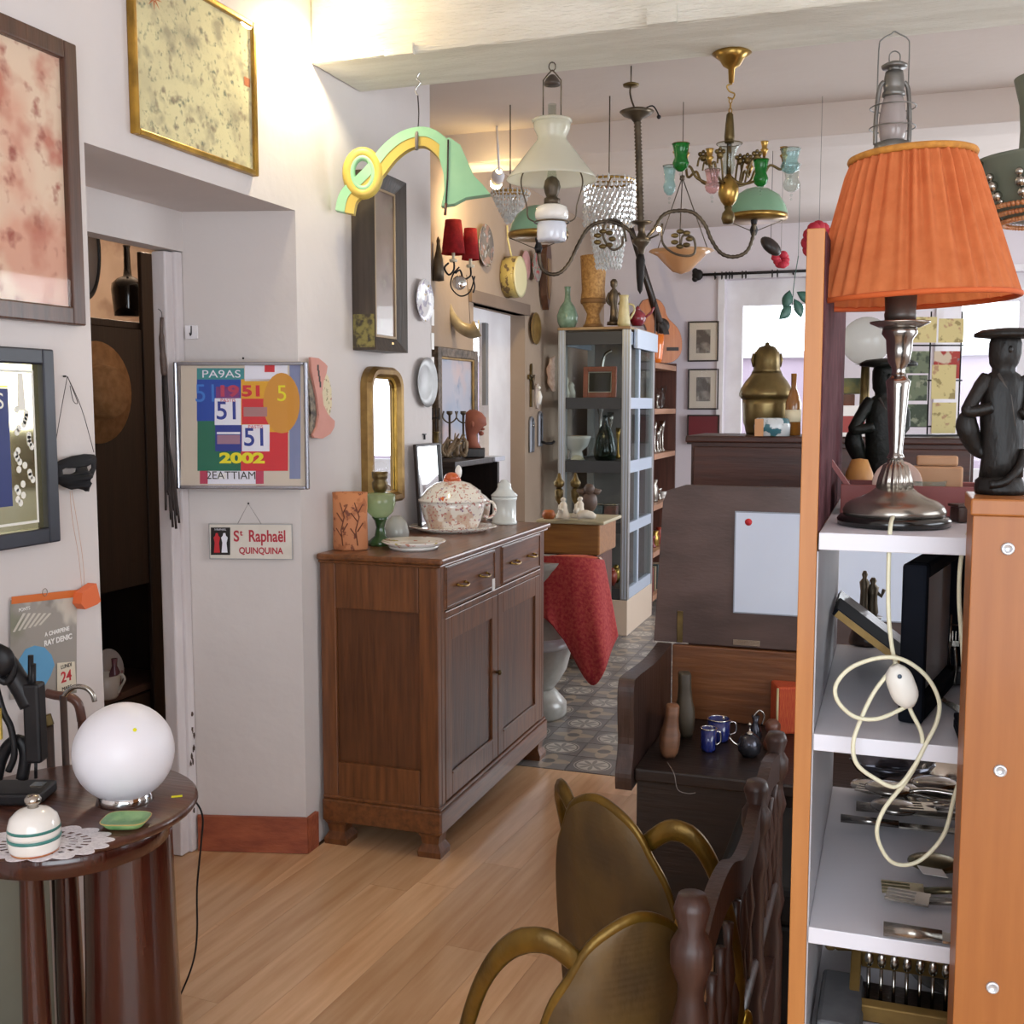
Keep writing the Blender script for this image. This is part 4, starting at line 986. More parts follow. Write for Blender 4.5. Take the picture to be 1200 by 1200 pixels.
m.tube([(20 * P.k * math.cos(a) * .9, 0, 24 * P.k * math.sin(a)) for a in [k * math.pi / 14 for k in range(28)]], .019, 10, True); m.build('coil', 'horn_yellow', t)
MB().at(P.p(425, 204, -.016)).tube([(14.5 * P.k * math.cos(a) * .9, 0, 18 * P.k * math.sin(a)) for a in [k * math.pi / 14 for k in range(28)]], .012, 8, True).build('coil_lining', 'horn_green', t)
MB().prism([(P.x(x), P.z(y)) for x, y in ((516, 168), (527, 163), (540, 172), (548, 190), (556, 208), (566, 218), (575, 229), (560, 231), (546, 233), (533, 240), (517, 243), (521, 225), (520, 205), (515, 186))], -.028, .028).build('bell', 'horn_green', t)
m = MB().tube([P.p(526, 166, -.031), P.p(525, 210, -.031), P.p(523, 240, -.031)], .003, 6).build('lashing', 'black_string', t)
MB().tube([P.p(523, 240, -.031), P.p(522, 254, -.031)], .005, 6).build('peg', 'cane_brown', t)
MB().tube([P.p(489, 178, -.027), P.p(489, 160, -.029), P.p(490, 150, -.004)], .006, 6).build('sling', 'grey_string', t)
MB().tube(P.path([(490, 152), (491, 132), (490, 112)], 2), .0022, 6).build('cord', 'black_string', t)
MB().tube(P.path([(490, 112), (487, 106), (491, 100), (493, 96), (489, 92), (492, 86), (497, 84)], 4), .0028, 6).build('chain_hook', 'chrome', t)
# ================================================================== far room: left wall
XF = -2.3
def onwall(px, py, dx=.0): return onx(px, py, XF + dx)
# twin red sconce
P = PLN(onwall(537, 345, .02), R90)
PS = PX(537, 330, (onwall(537, 330, .16) - CAMP).dot(FW))
t = PS.thing('wall_sconce', 'iron wall sconce with two red lampshades', 'sconce')
cloth('red_shade', '#b01e22', '#8f181c', 40, .25)
for cx, y0, y1, r0, r1 in ((531.5, 298, 258, 14, 9.5), (551, 303, 266, 10.5, 7.5)):
    MB().at((PS.x(cx), (.05 if cx > 540 else 0), 0)).shell([(r0 * PS.k, PS.z(y0)), (r1 * PS.k, PS.z(y1))], .0015, 28).build('lampshade', 'red_shade', t)
    MB().at((PS.x(cx), (.05 if cx > 540 else 0), 0)).lathe([(.008, PS.z(y0 + 8)), (.008, PS.z(y0 - 10))], 10).lathe([(.02, PS.z(y0 + 9)), (.022, PS.z(y0 + 6))], 12).build('candle', mat('candle_cream', '#d8cdb4', .6), t)
m = MB()
m.tube(PS.path([(532, 306), (532, 316), (526, 322), (521, 314), (526, 308)], 5), .005, 6).tube(PS.path([(551, 312, .05), (551, 322, .04), (543, 326, .03), (539, 316, .03), (534, 320)], 5), .005, 6)
m.tube(PS.path([(538, 312, .03), (530, 322, .03), (528, 335, .05), (538, 345, .08), (550, 340, .08), (556, 322, .06)], 5), .004, 6).tube(PS.path([(553, 322, .04), (556, 334, .05), (554, 342, .05)], 4), .004, 6)
m.build('iron_scrolls', 'iron_black', t)
MB().at(PS.p(538, 331, .02), (R90, 0, 0)).lathe([(0, 0), (8 * PS.k, .002), (8.5 * PS.k, .006), (7 * PS.k, .01), (0, .013)], 20).build('mirror_disc', 'mirror_silver', t)
P = PX(514, 330, (onwall(514, 330, .03) - CAMP).dot(FW))
t = P.thing('hand_bell', 'dark bronze long necked bell shape hung beside the sconce', 'bell')
MB().lathe(P.prof([(0, 330), (6.5, 329), (6.5, 318), (5.5, 305), (3, 293), (2, 286), (2.5, 282), (1, 278), (0, 277)]), 20).build('body', 'bronze', t)
pattern('plate_dark', '#6f675f', [('#97776a', 22, .52, 2), ('#9fa0a0', 30, .58, 6), ('#4d4640', 14, .6, 4)], .25, .4)
wall_plate('dark painted plate on the wall beside the red sconce', 566, 288, .122, 'plate_dark', 'plate_dark', XF)
wall_plate('pink edged plate partly behind another plate above the wooden paddle', 613, 311, .085, mat('plate_pink', '#b98a86', .3, coat=.3), 'plate_floral', XF, 1.1)
wall_plate('red and green flowered oval plate near the lamp chain', 626, 312, .09, pattern('plate_redgreen', '#8a8078', [('#a0464a', 26, .56, 1), ('#5f6f5a', 20, .58, 5)], .25, .4), 'plate_redgreen', XF + .02, 1.12)
wall_plate('round brass plate on the wall between door and cabinet', 625, 385, .105, 'dull_gold', mat('plate_ivory', '#c9b88a', .4, 0, '#b09a62', 20), XF)
# crescent horn on a string
P = PX(545, 392, (onwall(545, 380, .07) - CAMP).dot(FW))
t = P.thing('drinking_horn', 'pale curved drinking horn hanging by a string', 'horn')
c = spline([(525, 341), (525.5, 355), (530, 370), (540, 383), (552, 388), (560, 385)], 5)
MB().tube([P.p(*q) for q in c], [(.8 + 9.5 * (i / (len(c) - 1)) ** .9) * P.k for i in range(len(c))], 14).build('horn', mat('horn_bone', '#b3a07c', .35, 0, '#8a7757', 9, coat=.3), t)
MB().at(P.p(560.5, 384.5), (0, R90, 0)).lathe([(0, 0), (9.6 * P.k, .001), (9 * P.k, .004), (0, .004)], 18).build('mouth', mat('horn_mouth', '#cdb45c', .5), t)
MB().tube([P.p(551, 379), P.p(549, 345), P.p(547, 322)], .0016, 5).build('string', 'black_string', t)
# copper mould / round drum hung by a strap
P = PLN(onwall(594, 347, .004), R90)
t = P.thing('hanging_barometer', 'striped round drum clock case hung by a pale strap', 'clock')
r_ = .125; zc = P.p(594, 325)[2]
MB().at((0, 0, zc), (R90, 0, 0)).lathe([(0, .001), (r_, .001), (r_, .07), (r_ * .96, .085), (r_ * .8, .085)], 32, flute=16, amp=.012).build('case', pattern('drum_stripe', '#b9a868', [('#6a5a45', 26, .55, 2)], .45, .2), t)
MB().at((0, 0, zc), (R90, 0, 0)).lathe([(r_ * .82, .0855), (r_ * .78, .075), (0, .074)], 32).build('face', mat('drum_face', '#7d7468', .4, 0, '#5f574d', 10), t)
MB().at((0, 0, zc), (R90, 0, 0)).lathe([(r_ * .8, .084), (r_ * .98, .084), (r_ * 1.0, .09), (r_ * .82, .092)], 32).build('bezel', mat('bezel_cream', '#cfc69a', .4), t)
MB().tube([(0, -.03, zc + r_), (-.01, -.01, zc + r_ + .1), (-.015, -.008, P.p(588, 262)[2])], .006, 6).build('strap', mat('strap_cream', '#d6c890', .8), t)
# wooden paddle
P = PLN(onwall(635, 362, .006), R90)
t = P.thing('wooden_paddle', 'dark wooden paddle with pointed tip on the tan wall', 'paddle')
MB().prism([(x * .105, z * .42 ) for x, z in ((0, -.02), (.25, .1), (.5, .25), (.6, .55), (.55, .85), (.35, 1), (-.35, 1), (-.55, .85), (-.6, .5), (-.45, .2))], -.05, -.004).build('blade', 'frame_walnut', t)
MB().prism([(x * .06, .06 + z * .3) for x, z in ((0, 0), (.5, .3), (.5, .9), (-.5, .9), (-.5, .3))], -.058, -.0505).build('carving', mat('carved_tan', '#7d6248', .6), t)
# crucifix, holy-water shell, door plates
P = PLN(onwall(621.5, 477, .004), R90)
t = P.thing('crucifix', 'dark bronze crucifix on the tan wall', 'crucifix')
h_ = P.p(621.5, 426)[2]
m = MB().prism([(-.014, 0), (.014, 0), (.01, .03), (.01, h_ * .62), (.055, h_ * .64), (.06, h_ * .69), (.055, h_ * .74), (.01, h_ * .75), (.012, h_ * .95), (0, h_), (-.012, h_ * .95), (-.01, h_ * .75), (-.055, h_ * .74), (-.06, h_ * .69), (-.055, h_ * .64), (-.01, h_ * .62), (-.01, .03)], -.012, 0)
m.build('cross', 'old_brass', t)
MB().tube([(0, -.018, h_ * .4), (0, -.02, h_ * .6), (0, -.018, h_ * .72)], .008, 8).tube([(-.045, -.016, h_ * .73), (0, -.018, h_ * .68), (.045, -.016, h_ * .73)], .005, 6).build('figure', 'bronze', t)
P = PLN(onwall(628.5, 479, .004), R90)
t = P.thing('white_relief', 'small white plaster relief figure beside the crucifix', 'relief')
MB().prism(blob(0, .085, .045, .085, 20), -.012, 0).build('plaque', mat('relief_grey', '#b9aaa0', .6), t)
MB().tube([(0, -.016, .03), (.002, -.022, .08), (0, -.018, .12)], [.016, .02, .012], 10).ball((0, -.02, .14), .012, 10).build('figure', 'white_porcelain', t)
P = PLN(onwall(642, 459, .004), R90)
t = P.thing('wall_shell', 'knobbly pinkish plaster shell beside the display cabinet', 'shell')
m = MB(); rb = random.Random(5); hh = P.p(642, 417)[2]
vs_, fs_ = sheet([[(x * .085, z * hh) for x, z in ((-.3, 0), (.3, .02), (.75, .15), (.9, .4), (.8, .7), (.55, .95), (0, 1), (-.55, .92), (-.85, .6), (-.8, .25))]], lambda x, z: -.015 - .03 * math.exp(-(x / .05) ** 2) + rb.uniform(-.006, .006), 3)
m.add(vs_, fs_, True).build('shell', mat('shell_pink', '#cdb4a4', .7, 0, '#b3907f', 24), t, .008)
def door_plate(label, px, yb, yt, mm, hook, rim):
    P = PLN(onwall(px, yb, .004), R90); t = P.thing('door_plate', label, 'door plate'); h = P.p(px, yt)[2]
    loft(MB(), [(arch(.085, h, .04), -.001), (arch(.085, h, .04), -.01), (arch(.085, h, .034, 0, .008), -.016), (arch(.085, h, .034, 0, .03), -.016)], True).build('plate', mm, t)
    MB().prism(arch(.085, h, .034, 0, .012), -.014, -.002).build('inlay', rim, t)
    if hook: MB().tube([(0, -.016, .03), (.0, -.05, .02), (.03, -.08, .02), (.06, -.085, .03)], .009, 8).build('handle', 'iron_black', t)
    else: MB().at((0, -.016, h * .75), (R90, 0, 0)).lathe([(.012, 0), (.009, .006), (0, .007)], 12).build('boss', 'silver', t)
door_plate('grey metal door finger plate below the crucifix', 622, 530, 488, mat('plate_steel', '#7f8088', .5, .5), 0, mat('inlay_grey', '#77757c', .35, .5))
door_plate('dark lacquered door plate with black lever handle', 632, 523, 482, MATS['plate_steel'], 1, mat('inlay_black', '#26282c', .25, .3, coat=.5))

# painting in an ornate frame hung before the glazed door
P = PLN(onwall(535, 530, .01), R90)
y0 = onwall(506, 470).y; y1 = onwall(553, 470).y; z0 = onwall(530, 532).z; z1 = onwall(530, 409).z
pattern('sea_painting', '#a9a8b4', [('#c3a9a4', 3, .5, 1), ('#8f9db4', 4, .52, 4), ('#6f819c', 9, .58, 8)], .5, .2, soft=.15)
t = framed('oil_painting', 'blue and rose seascape in a carved dark gilt frame', 'painting', (XF + .004, (y0 + y1) / 2, z0), R90, y1 - y0, z1 - z0, .05, .035, mat('carved_frame', '#6b5a4a', .5, .2, '#433628', 40, bump=.5, bscale=50), MATS['sea_painting'], glz=False)
w2, h2 = y1 - y0, z1 - z0
frame_ring(MB().at((0, -.02, .05)), w2 - .1, h2 - .1, .012, .01, 0, .002).build('slip', 'dull_gold', t)

# console cabinet with dried branches, candlestick and bust
CZ = onwall(550, 537, .2).z
t = thing('console_cabinet', 'dark open console cabinet with a white shelf end under the painting', 'cabinet', (XF + .17, 5.62, 0), R90)
MB().box(-.6, -.06, -.1, .16, CZ - .03, CZ, .004).build('top', 'very_dark_wood', t)
MB().box(-.059, .1, -.11, .16, CZ - .025, CZ + .0, .003).build('white_shelf_end', mat('marble_pale', '#c6c8d2', .3, 0, '#b4b6c2', 5, coat=.2), t)
m = MB().box(-.58, -.55, -.09, .15, 0, CZ - .0305).box(.03, .06, -.09, .15, 0, CZ - .0305).box(-.5495, .0295, .13, .15, 0, CZ - .0305)
m.build('carcass', 'very_dark_wood', t)
MB().box(-.549, .029, -.085, .128, CZ - .34, CZ - .32).build('shelf', 'very_dark_wood', t)
MB().box(-.549, .029, -.085, .128, .3, .32).build('shelf', 'very_dark_wood', t)
MB().box(-.549, .029, -.085, .128, .02, .05).build('bottom_board', 'very_dark_wood', t)
def conz(px, py): return PX(px, py, (onwall(px, py, .22) - CAMP).dot(FW))
P = PX(556, 538, (onwall(556, 538, .2) - CAMP).dot(FW)); P.o.z = CZ
t = thing('terracotta_bust', 'terracotta head in profile on a dark block', 'bust', (P.o.x, P.o.y, CZ + .001), YAW)
MB().box(-.055, .055, -.045, .045, 0, P.z(525) , .006).build('plinth', 'very_dark_wood', t)
m = MB(); ctr_ = [((554 + dx), y, r, f) for dx, y, r, f in ((1, 526, 9, .9), (-.5, 518, 6.5, .9), (-2, 510, 6, .95), (0, 504, 9, 1), (3, 497, 12.5, 1), (3, 490, 12, 1), (1, 484, 9.5, 1), (0, 480.5, 4, 1))]
vs2 = []
for x, y, r, f in ctr_:
    vs2.append([(P.x(x) + r * P.k * math.cos(a) * (1.05 if math.cos(a) > 0 else .95), r * P.k * .85 * math.sin(a), P.z(y)) for a in [k * math.pi / 10 for k in range(20)]])
rings(m, vs2)
m.ball((P.x(567), 0, P.z(497)), .016, 8, (1, .7, .8)).ball((P.x(565.5), 0, P.z(503)), .013, 8, (1, .9, .6)).ball((P.x(564), 0, P.z(508)), .016, 8, (.9, .9, .8))
m.ball((P.x(554), -.052, P.z(497)), .014, 8, (.7, .5, 1.2))
m.build('head', mat('terracotta', '#9c5a42', .7, 0, '#86493a', 14), t)
P = PX(530, 537, (onwall(530, 537, .14) - CAMP).dot(FW))
t = thing('branch_sculpture', 'tangled pale driftwood branches on the console cabinet', 'driftwood', (P.o.x, P.o.y, CZ + .001), YAW)
P.o.z = CZ; rb = random.Random(11); m = MB()
for k in range(16):
    x0, x1 = rb.uniform(520, 546), rb.uniform(518, 546)
    m.tube(spline([P.p(x0, 534, rb.uniform(-.05, .05)), P.p((x0 + x1) / 2 + rb.uniform(-6, 6), rb.uniform(515, 530), rb.uniform(-.07, .07)), P.p(x1, rb.uniform(505, 520), rb.uniform(-.06, .06))], 4), [.009, .009, .008, .008, .007, .006, .005, .004, .003], 6)
m.build('branches', mat('driftwood', '#a08b70', .8, 0, '#7d6a52', 16), t)
for px in (527, 543):
    P = PX(px, 512, (onwall(px, 512, .1) - CAMP).dot(FW))
    t = thing('iron_candlestick', 'iron candlestick with scrolled top ' + ('beside the terracotta bust' if px > 535 else 'between the branches and the small pricket'), 'candlestick', (P.o.x, P.o.y, CZ + .001), YAW, 'candlesticks on the console')
    P.o.z = CZ
    MB().lathe([(.035, 0), (.03, .006), (.008, .012), (.006, .03), (.006, P.z(487)), (.016, P.z(485)), (.016, P.z(482))], 16).build('stem', 'bronze', t)
    MB().tube(spline([(-.03, 0, P.z(482)), (-.035, 0, P.z(490)), (0, 0, P.z(496)), (.035, 0, P.z(490)), (.03, 0, P.z(482))], 4), .004, 6).build('scroll', 'bronze', t)
P = PX(511, 520, (onwall(512, 520, .12) - CAMP).dot(FW))
t = thing('fork_rack', 'small dark trident shaped candle pricket by the painting', 'candlestick', (P.o.x, P.o.y, CZ + .001), YAW); P.o.z = CZ
MB().lathe([(.03, 0), (.012, .02), (.012, P.z(508)), (.02, P.z(506))], 14).build('base', 'old_brass', t)
m = MB()
for dx in (-4, 0, 4): m.tube([(dx * P.k, 0, P.z(492)), (dx * P.k, 0, P.z(478))], .003, 6)
m.tube([(-4 * P.k, 0, P.z(490)), (4 * P.k, 0, P.z(490))], .003, 6).tube([(0, 0, P.z(507)), (0, 0, P.z(490))], .003, 6)
m.build('prongs', 'iron_black', t)

# ================================================================== display cabinet
mat('alu', '#b4b6b6', .35, .7); mat('alu_pale', '#b9c4d4', .4, .2); mat('cab_dark', '#34363a', .5); mat('cab_base', '#cdb9a6', .6)
glass('cab_glass', '#f2f6f6', 0, .03, .6)
CX0, CX1, CY0, CY1 = -2.17, -1.68, 7.22, 8.02; CH = 2.05
t = thing('display_cabinet', 'tall aluminium and glass display cabinet with three shelves', 'cabinet', (CX0, CY0, 0))
W_, L_ = CX1 - CX0, CY1 - CY0
zs = [ony(700, y, CY0).z for y in (702, 685)]; BZ = zs[0]
MB().box(.0, W_, .0, L_, 0, BZ, .003).build('base', 'cab_base', t)
for x in (0, W_ - .05):
    for y in (0, L_ - .05):
        o = MB().box(x, x + .05, y, y + .05, BZ + .0005, CH - .001); o.build('post', 'alu', t)
        if y == 0: MB().box(x + .012, x + .02, -.004, -.0005, BZ + .01, CH).box(x + .03, x + .038, -.004, -.0005, BZ + .01, CH).build('post_groove', 'cab_dark' if 0 else 'alu_pale', t)
lev = [(.5 * (a + b), a, b) for a, b in [(ony(690, y1, CY0).z, ony(690, y0, CY0).z) for y0, y1 in ((389, 404), (466, 479), (540, 554), (612, 624), (688, 701))]]
SHZ = [b for _, a, b in lev]
for _, a, b in lev:
    MB().box(.051, W_ - .051, .002, .03, a, b).build('front_rail', 'cab_dark', t)
    MB().box(W_ - .03, W_ - .002, .051, L_ - .051, a, b).build('side_rail', 'alu_pale', t)
    MB().box(.002, .03, .051, L_ - .051, a, b).build('side_rail', 'alu_pale', t)
    if b < CH - .1: MB().box(.031, W_ - .031, .031, L_ - .051, b - .012, b).build('shelf', 'cab_dark', t)
for yy in (.30,):
    MB().box(W_ - .03, W_ - .003, yy, yy + .045, BZ + .001, CH - .05).build('mullion', 'alu_pale', t)
MB().box(.051, W_ - .051, .012, .016, lev[4][2] + .001, lev[0][1] - .001).build('pane', 'cab_glass', t)
MB().box(W_ - .016, W_ - .012, .051, .2995, lev[4][2] + .001, lev[0][1] - .001).build('pane', 'cab_glass', t)
MB().box(W_ - .016, W_ - .012, .346, L_ - .051, lev[4][2] + .001, lev[0][1] - .001).build('pane', 'cab_glass', t)
MB().box(.051, W_ - .051, L_ - .03, L_ - .02, BZ + .001, CH - .002).build('back_panel', mat('cab_back', '#8f8580', .6, 0, '#7d726c', 3), t)
MB().box(-.005, W_ + .005, -.01, L_ + .005, CH, CH + .018, .002).build('top_board', mat('cab_top', '#8a6a4a', .5, 0, '#a0845e', 6), t)
MB().box(W_ + .006, W_ + .03, .1, L_ * .95, CH - .12, CH + .005).build('side_pelmet', 'alu_pale', t)
CG = 'contents of the display cabinet'
def incab(px, py, lvl, dy=.15): q = ony(px, py, CY0 + dy); return PX(px, py, (q - CAMP).dot(FW)), Vector((q.x, q.y, SHZ[lvl] + .0008))
P, o = incab(703, 466, 1, .1)
wood('frame_redwood', '#8a4632', '#a3583f', .5, 0)
t = framed('framed_photo', 'red-brown framed dark photograph in the display cabinet', 'picture', o, 0, 40 * P.k, 36 * P.k, .034, .018, 'frame_redwood', pattern('photo_dark', '#2c2724', [('#8a827a', 9, .6, 2)], .5, 0, soft=.08), True, -.05, .006, MATS['white_card'])
P, o = incab(709, 538, 2, .12)
t = thing('pear_flask', 'dark green pear shaped glass flask in the display cabinet', 'flask', o, YAW)
MB().lathe(P.prof([(0, 538), (11, 538), (13.5, 533), (13.5, 525), (11, 512), (7, 502), (3.5, 496), (2.5, 490), (3, 486), (0, 485)]), 28).build('body', mat('bottle_green', '#101a11', .15, 0, '#182419', 6), t)
P, o = incab(675, 537, 2, .24)
t = thing('footed_bowl', 'white oval footed bowl on the middle cabinet shelf', 'bowl', o, YAW)
MB().lathe(P.prof([(0, 537), (9, 537), (8, 532), (7, 528), (14, 522), (17, 513), (18, 510), (16.5, 511), (12, 521), (0, 525)]), 28, sy=.8).build('bowl', 'white_porcelain', t)
MB().at((0, 0, P.z(512))).lathe([(15 * P.k, -.002), (8 * P.k, .012), (0, .016)], 20, sy=.8, flute=9, amp=.1).build('filling', mat('dried_petals', '#c6a98a', .9, 0, '#a4866a', 40), t)
P, o = incab(676, 538, 2, .1)
t = thing('crumpled_cloth', 'small crumpled cream cloth on the middle cabinet shelf', 'cloth', o, YAW)
MB().lathe(P.prof([(8, 538), (6.5, 535), (3, 533), (0, 532.5)]), 18, flute=5, amp=.15).build('cloth', mat('cloth_cream', '#dcd3b8', .9), t)
P, o = incab(720, 539, 2, .3)
for i, (px, r, top, mm, lb) in enumerate(((692, 4, 512, 'cab_glass', 'slim clear glass vase behind the pear flask'), (703, 5, 470, 'tarnished_silver', 'slim pewter candlestick at the back of the middle shelf'), (715, 4, 482, 'tarnished_silver', 'pewter pepper mill at the back of the middle shelf'), (724, 3, 500, 'brass', 'small brass goblet at the back of the middle shelf'))):
    P, o = incab(px, 536, 2, .34)
    t = thing('small_vessel', lb, 'vessel', o, YAW)
    MB().lathe(P.prof([(0, 536), (r, 536), (r * .9, 533), (r * .4, 530), (r * .35, top + 16), (r * .8, top + 8), (r, top), (0, top)]), 18).build('body', mm, t)
for px, r, top, lb in ((662, 5, 440, 'cream porcelain figure behind the framed photograph'), (668, 6, 447, 'squat cream jug behind the framed photograph')):
    P, o = incab(px, 466, 1, .3 if px < 665 else .45); t = thing('cream_ornament', lb, 'ornament', o, YAW)
    MB().lathe(P.prof([(0, 466), (r, 466), (r * 1.1, 460), (r * .7, 453), (r * .9, top + 4), (r * .4, top), (0, top)]), 18).build('body', mat('ornament_cream', '#d9cfb8', .35), t)
P, o = incab(708, 430, 1, .35); t = thing('brass_arch', 'brass curved handle rising behind the framed photograph', 'ornament', o, YAW); P.o.z = o.z
MB().tube(spline([(-.02, 0, 0), (-.02, 0, P.z(440)), (.0, 0, P.z(418)), (.05, 0, P.z(411))], 5), .012, 8).build('arch', 'silver', t)
P, o = incab(700, 610, 3, .2)
for i, (px, c, lb) in enumerate(((700, '#7d8a90', 'grey tin on the lower cabinet shelf'), (716, '#9a6a62', 'rose tin on the lower cabinet shelf'))):
    P, o = incab(px, 610, 3, .2); t = thing('small_tin', lb, 'tin', o, 0)
    MB().box(-.045, .045, -.03, .03, 0, .1, .006).build('body', mat('tin%d' % i, c, .4, .3, '#5a5654', 18), t); MB().box(-.047, .047, -.032, .032, .1, .112, .004).build('lid', 'tarnished_silver', t)
for i, (px, r, mm, lb) in enumerate(((716, 7, mat('red_bowl', '#b0442e', .3, 0, '#8a2f22', 20), 'red lacquer bowl in the bottom of the cabinet'), (706, 6, 'dark_green_glass', 'dark glass pot in the bottom of the cabinet'), (722, 5, 'brass', 'little brass cup in the bottom of the cabinet'))):
    P, o = incab(px, 684, 4, .12 + .07 * i); t = thing('small_pot', lb, 'pot', o, YAW)
    MB().lathe(P.prof([(0, 684), (r * .6, 684), (r, 678), (r * 1.05, 672), (r * .8, 668), (0, 667)]), 18).build('body', mm, t)
    MB().lathe(P.prof([(r * .8, 667.5), (r * .5, 664), (0, 663)]), 14).build('lid', mm, t)

# on top of the display cabinet
def ontop(px, py, dy): q = ony(px, py, CY0 + dy); return PX(px, py, (q - CAMP).dot(FW)), Vector((q.x, q.y, CH + .0188))
P, o = ontop(665, 386, .12)
t = thing('celadon_vase', 'green crackled bottle vase on the display cabinet', 'vase', o, YAW); P.o.z = o.z
MB().lathe(P.prof([(0, 386), (8, 386), (12, 377), (12.5, 370), (9, 360), (4, 353), (3, 345), (3.5, 338), (4, 336), (0, 336)]), 28).build('body', mat('celadon', '#6f8f7c', .2, 0, '#8aa896', 30, coat=.4), t)
P, o = ontop(695, 384, .12)
t = thing('wicker_vase', 'tall wicker goblet basket on the display cabinet', 'basket', o, YAW); P.o.z = o.z
MB().lathe(P.prof([(0, 384), (11, 384), (8, 374), (7, 368), (12, 358), (14, 352), (14, 348), (13, 340), (14, 320), (15, 300), (13.5, 300), (12, 340)]), 32, flute=16, amp=.03).build('basket', mat('wicker', '#b98f56', .7, 0, '#8d6636', 60, bump=.4, bscale=90), t)
MB().lathe(P.prof([(14.5, 356), (15, 353), (14.5, 350)]), 28).lathe(P.prof([(11.3, 384), (11.8, 382), (10.5, 380)]), 28).build('braid', mat('wicker_dark', '#7d5a32', .7), t)
P, o = ontop(719, 381, .1)
t = thing('bronze_figurine', 'bronze standing figurine on the display cabinet', 'figurine', o, YAW); P.o.z = o.z
m = MB(); m.lathe(P.prof([(0, 381), (8, 381), (7.5, 377), (0, 377)]), 16)
rings(m, [[(P.x(719 + dx) + r * P.k * math.cos(a), r * P.k * .8 * math.sin(a), P.z(y)) for a in [k * math.pi / 7 for k in range(14)]] for dx, y, r in ((0, 377, 5), (1, 368, 5), (0, 358, 4), (-1, 350, 5.5), (0, 342, 5), (0, 338, 2), (0, 335, 4), (0, 330, 4.4), (0, 327, 2))])
m.tube(P.path([(714, 343), (711, 352), (716, 358)], 4), .009, 6).tube(P.path([(724, 343), (728, 350), (725, 357)], 4), .009, 6)
m.build('figure', 'bronze', t)
P, o = ontop(731, 383, .04)
t = thing('cream_jug', 'cream jug with loop handle on the cabinet corner', 'jug', o, YAW); P.o.z = o.z
MB().lathe(P.prof([(0, 383), (7, 383), (7.5, 378), (6, 362), (5, 350), (6, 346), (5, 346), (4, 352)]), 22).build('body', mat('jug_cream', '#cbbf94', .3, 0, '#b5a878', 14), t)
MB().tube(P.path([(736, 356), (742, 358), (743, 365), (738, 374)], 4), .007, 8).build('handle', 'jug_cream', t)
P, o = ontop(747, 381, .28)
t = thing('red_teapot', 'round red lacquer teapot behind the cream jug', 'teapot', o, YAW); P.o.z = o.z
MB().lathe(P.prof([(0, 382), (6, 382), (10, 375), (9, 368), (5, 364), (0, 363)]), 22).build('body', mat('lacquer_red', '#8d2030', .25, 0, '#6d1826', 8, coat=.5), t)
MB().tube(P.path([(756, 372), (763, 366), (766, 360)], 3), .008, 8).build('spout', 'lacquer_red', t)
MB().lathe(P.prof([(4, 364), (2, 360), (0, 358)]), 12).build('knob', 'lacquer_red', t)

# ================================================================== open shelf unit facing the room, beyond the cabinet
wood('shelf_pine', '#9c6e4e', '#b5866a', .5, 0)
wood('shelf_back', '#4a2a20', '#62392c', .6, 2)
BX, BY0, BY1 = -1.69, 8.06, 8.93
bz = [onx(780, y, BX).z for y in (430, 482, 533, 590, 642, 690)]
t = thing('bookcase', 'open wooden shelf unit with thick pale shelves beside the display cabinet', 'bookcase', (-2.1, (BY0 + BY1) / 2, 0), R90)
hl = (BY1 - BY0) / 2
MB().box(-hl, -hl + .03, -.41, .0, 0, bz[0] + .04).build('side_panel', 'shelf_back', t)
MB().box(hl - .03, hl, -.41, .0, 0, bz[0] + .04).build('side_panel', 'shelf_back', t)
MB().box(-hl + .031, hl - .031, -.02, .0, 0.02, bz[0]).build('back_panel', 'shelf_back', t)
for z in bz: MB().box(-hl + .031, hl - .031, -.412, -.021, z - .02, z + .02, .002).build('shelf', 'shelf_pine', t)
SG = 'small silver things on the open shelves'
for lvl, lst in ((1, ((768, 4, 463, 'tarnished_silver'), (775, 5, 455, 'cab_glass'), (785, 4, 452, 'cab_glass'))), (2, ((764, 3, 495, 'silver'), (770, 4, 505, 'silver'), (776, 3, 499, 'tarnished_silver'), (782, 4, 493, 'silver'))), (3, ((764, 5, 562, 'tarnished_silver'), (776, 4, 572, 'silver'), (786, 5, 576, 'white_porcelain'))), (4, ((768, 5, 622, 'brass'), (778, 5, 618, 'red_bowl'), (763, 4, 628, 'lacquer_red')))):
    for i, (px, r, top, mm) in enumerate(lst):
        q = Vector((BX - .07, 8.40 + .43 * (px - 762) / 26, 0)); P = PX(px, 500, (q - CAMP).dot(FW))
        h = max((at(px, top, P.D).z - bz[lvl] - .02), .05); r_ = r * P.k
        nice = {'silver': 'silver candlestick', 'tarnished_silver': 'pewter pot', 'cab_glass': 'clear glass beaker', 'white_porcelain': 'white cup', 'brass': 'brass pot', 'red_bowl': 'red bowl', 'lacquer_red': 'dark red pot'}[mm]
        t = thing('shelf_ornament', nice + ({('silver', 0): ' at the end next to the cabinet', ('silver', 1): ' second from the cabinet end', ('silver', 3): ' next to the end wall', ('cab_glass', 1): ' in the middle', ('cab_glass', 2): ' next to the end wall'}.get((mm, i), '') if lvl in (1, 2) else '') + (' on the second shelf' if lvl == 1 else ' on the third shelf' if lvl == 2 else ' on the fourth shelf' if lvl == 3 else ' on the lowest stocked shelf') + ' of the bookcase', 'ornament', (q.x, q.y, bz[lvl] + .0205), YAW, SG)
        MB().lathe([(0, 0), (r_, 0), (r_ * .9, .01), (r_ * (.35 if r < 5 else 1), .03), (r_ * (.3 if r < 5 else 1.05), h * .6), (r_ * .7, h * .8), (r_ * .9, h), (0, h)], 14).build('body', mm, t)
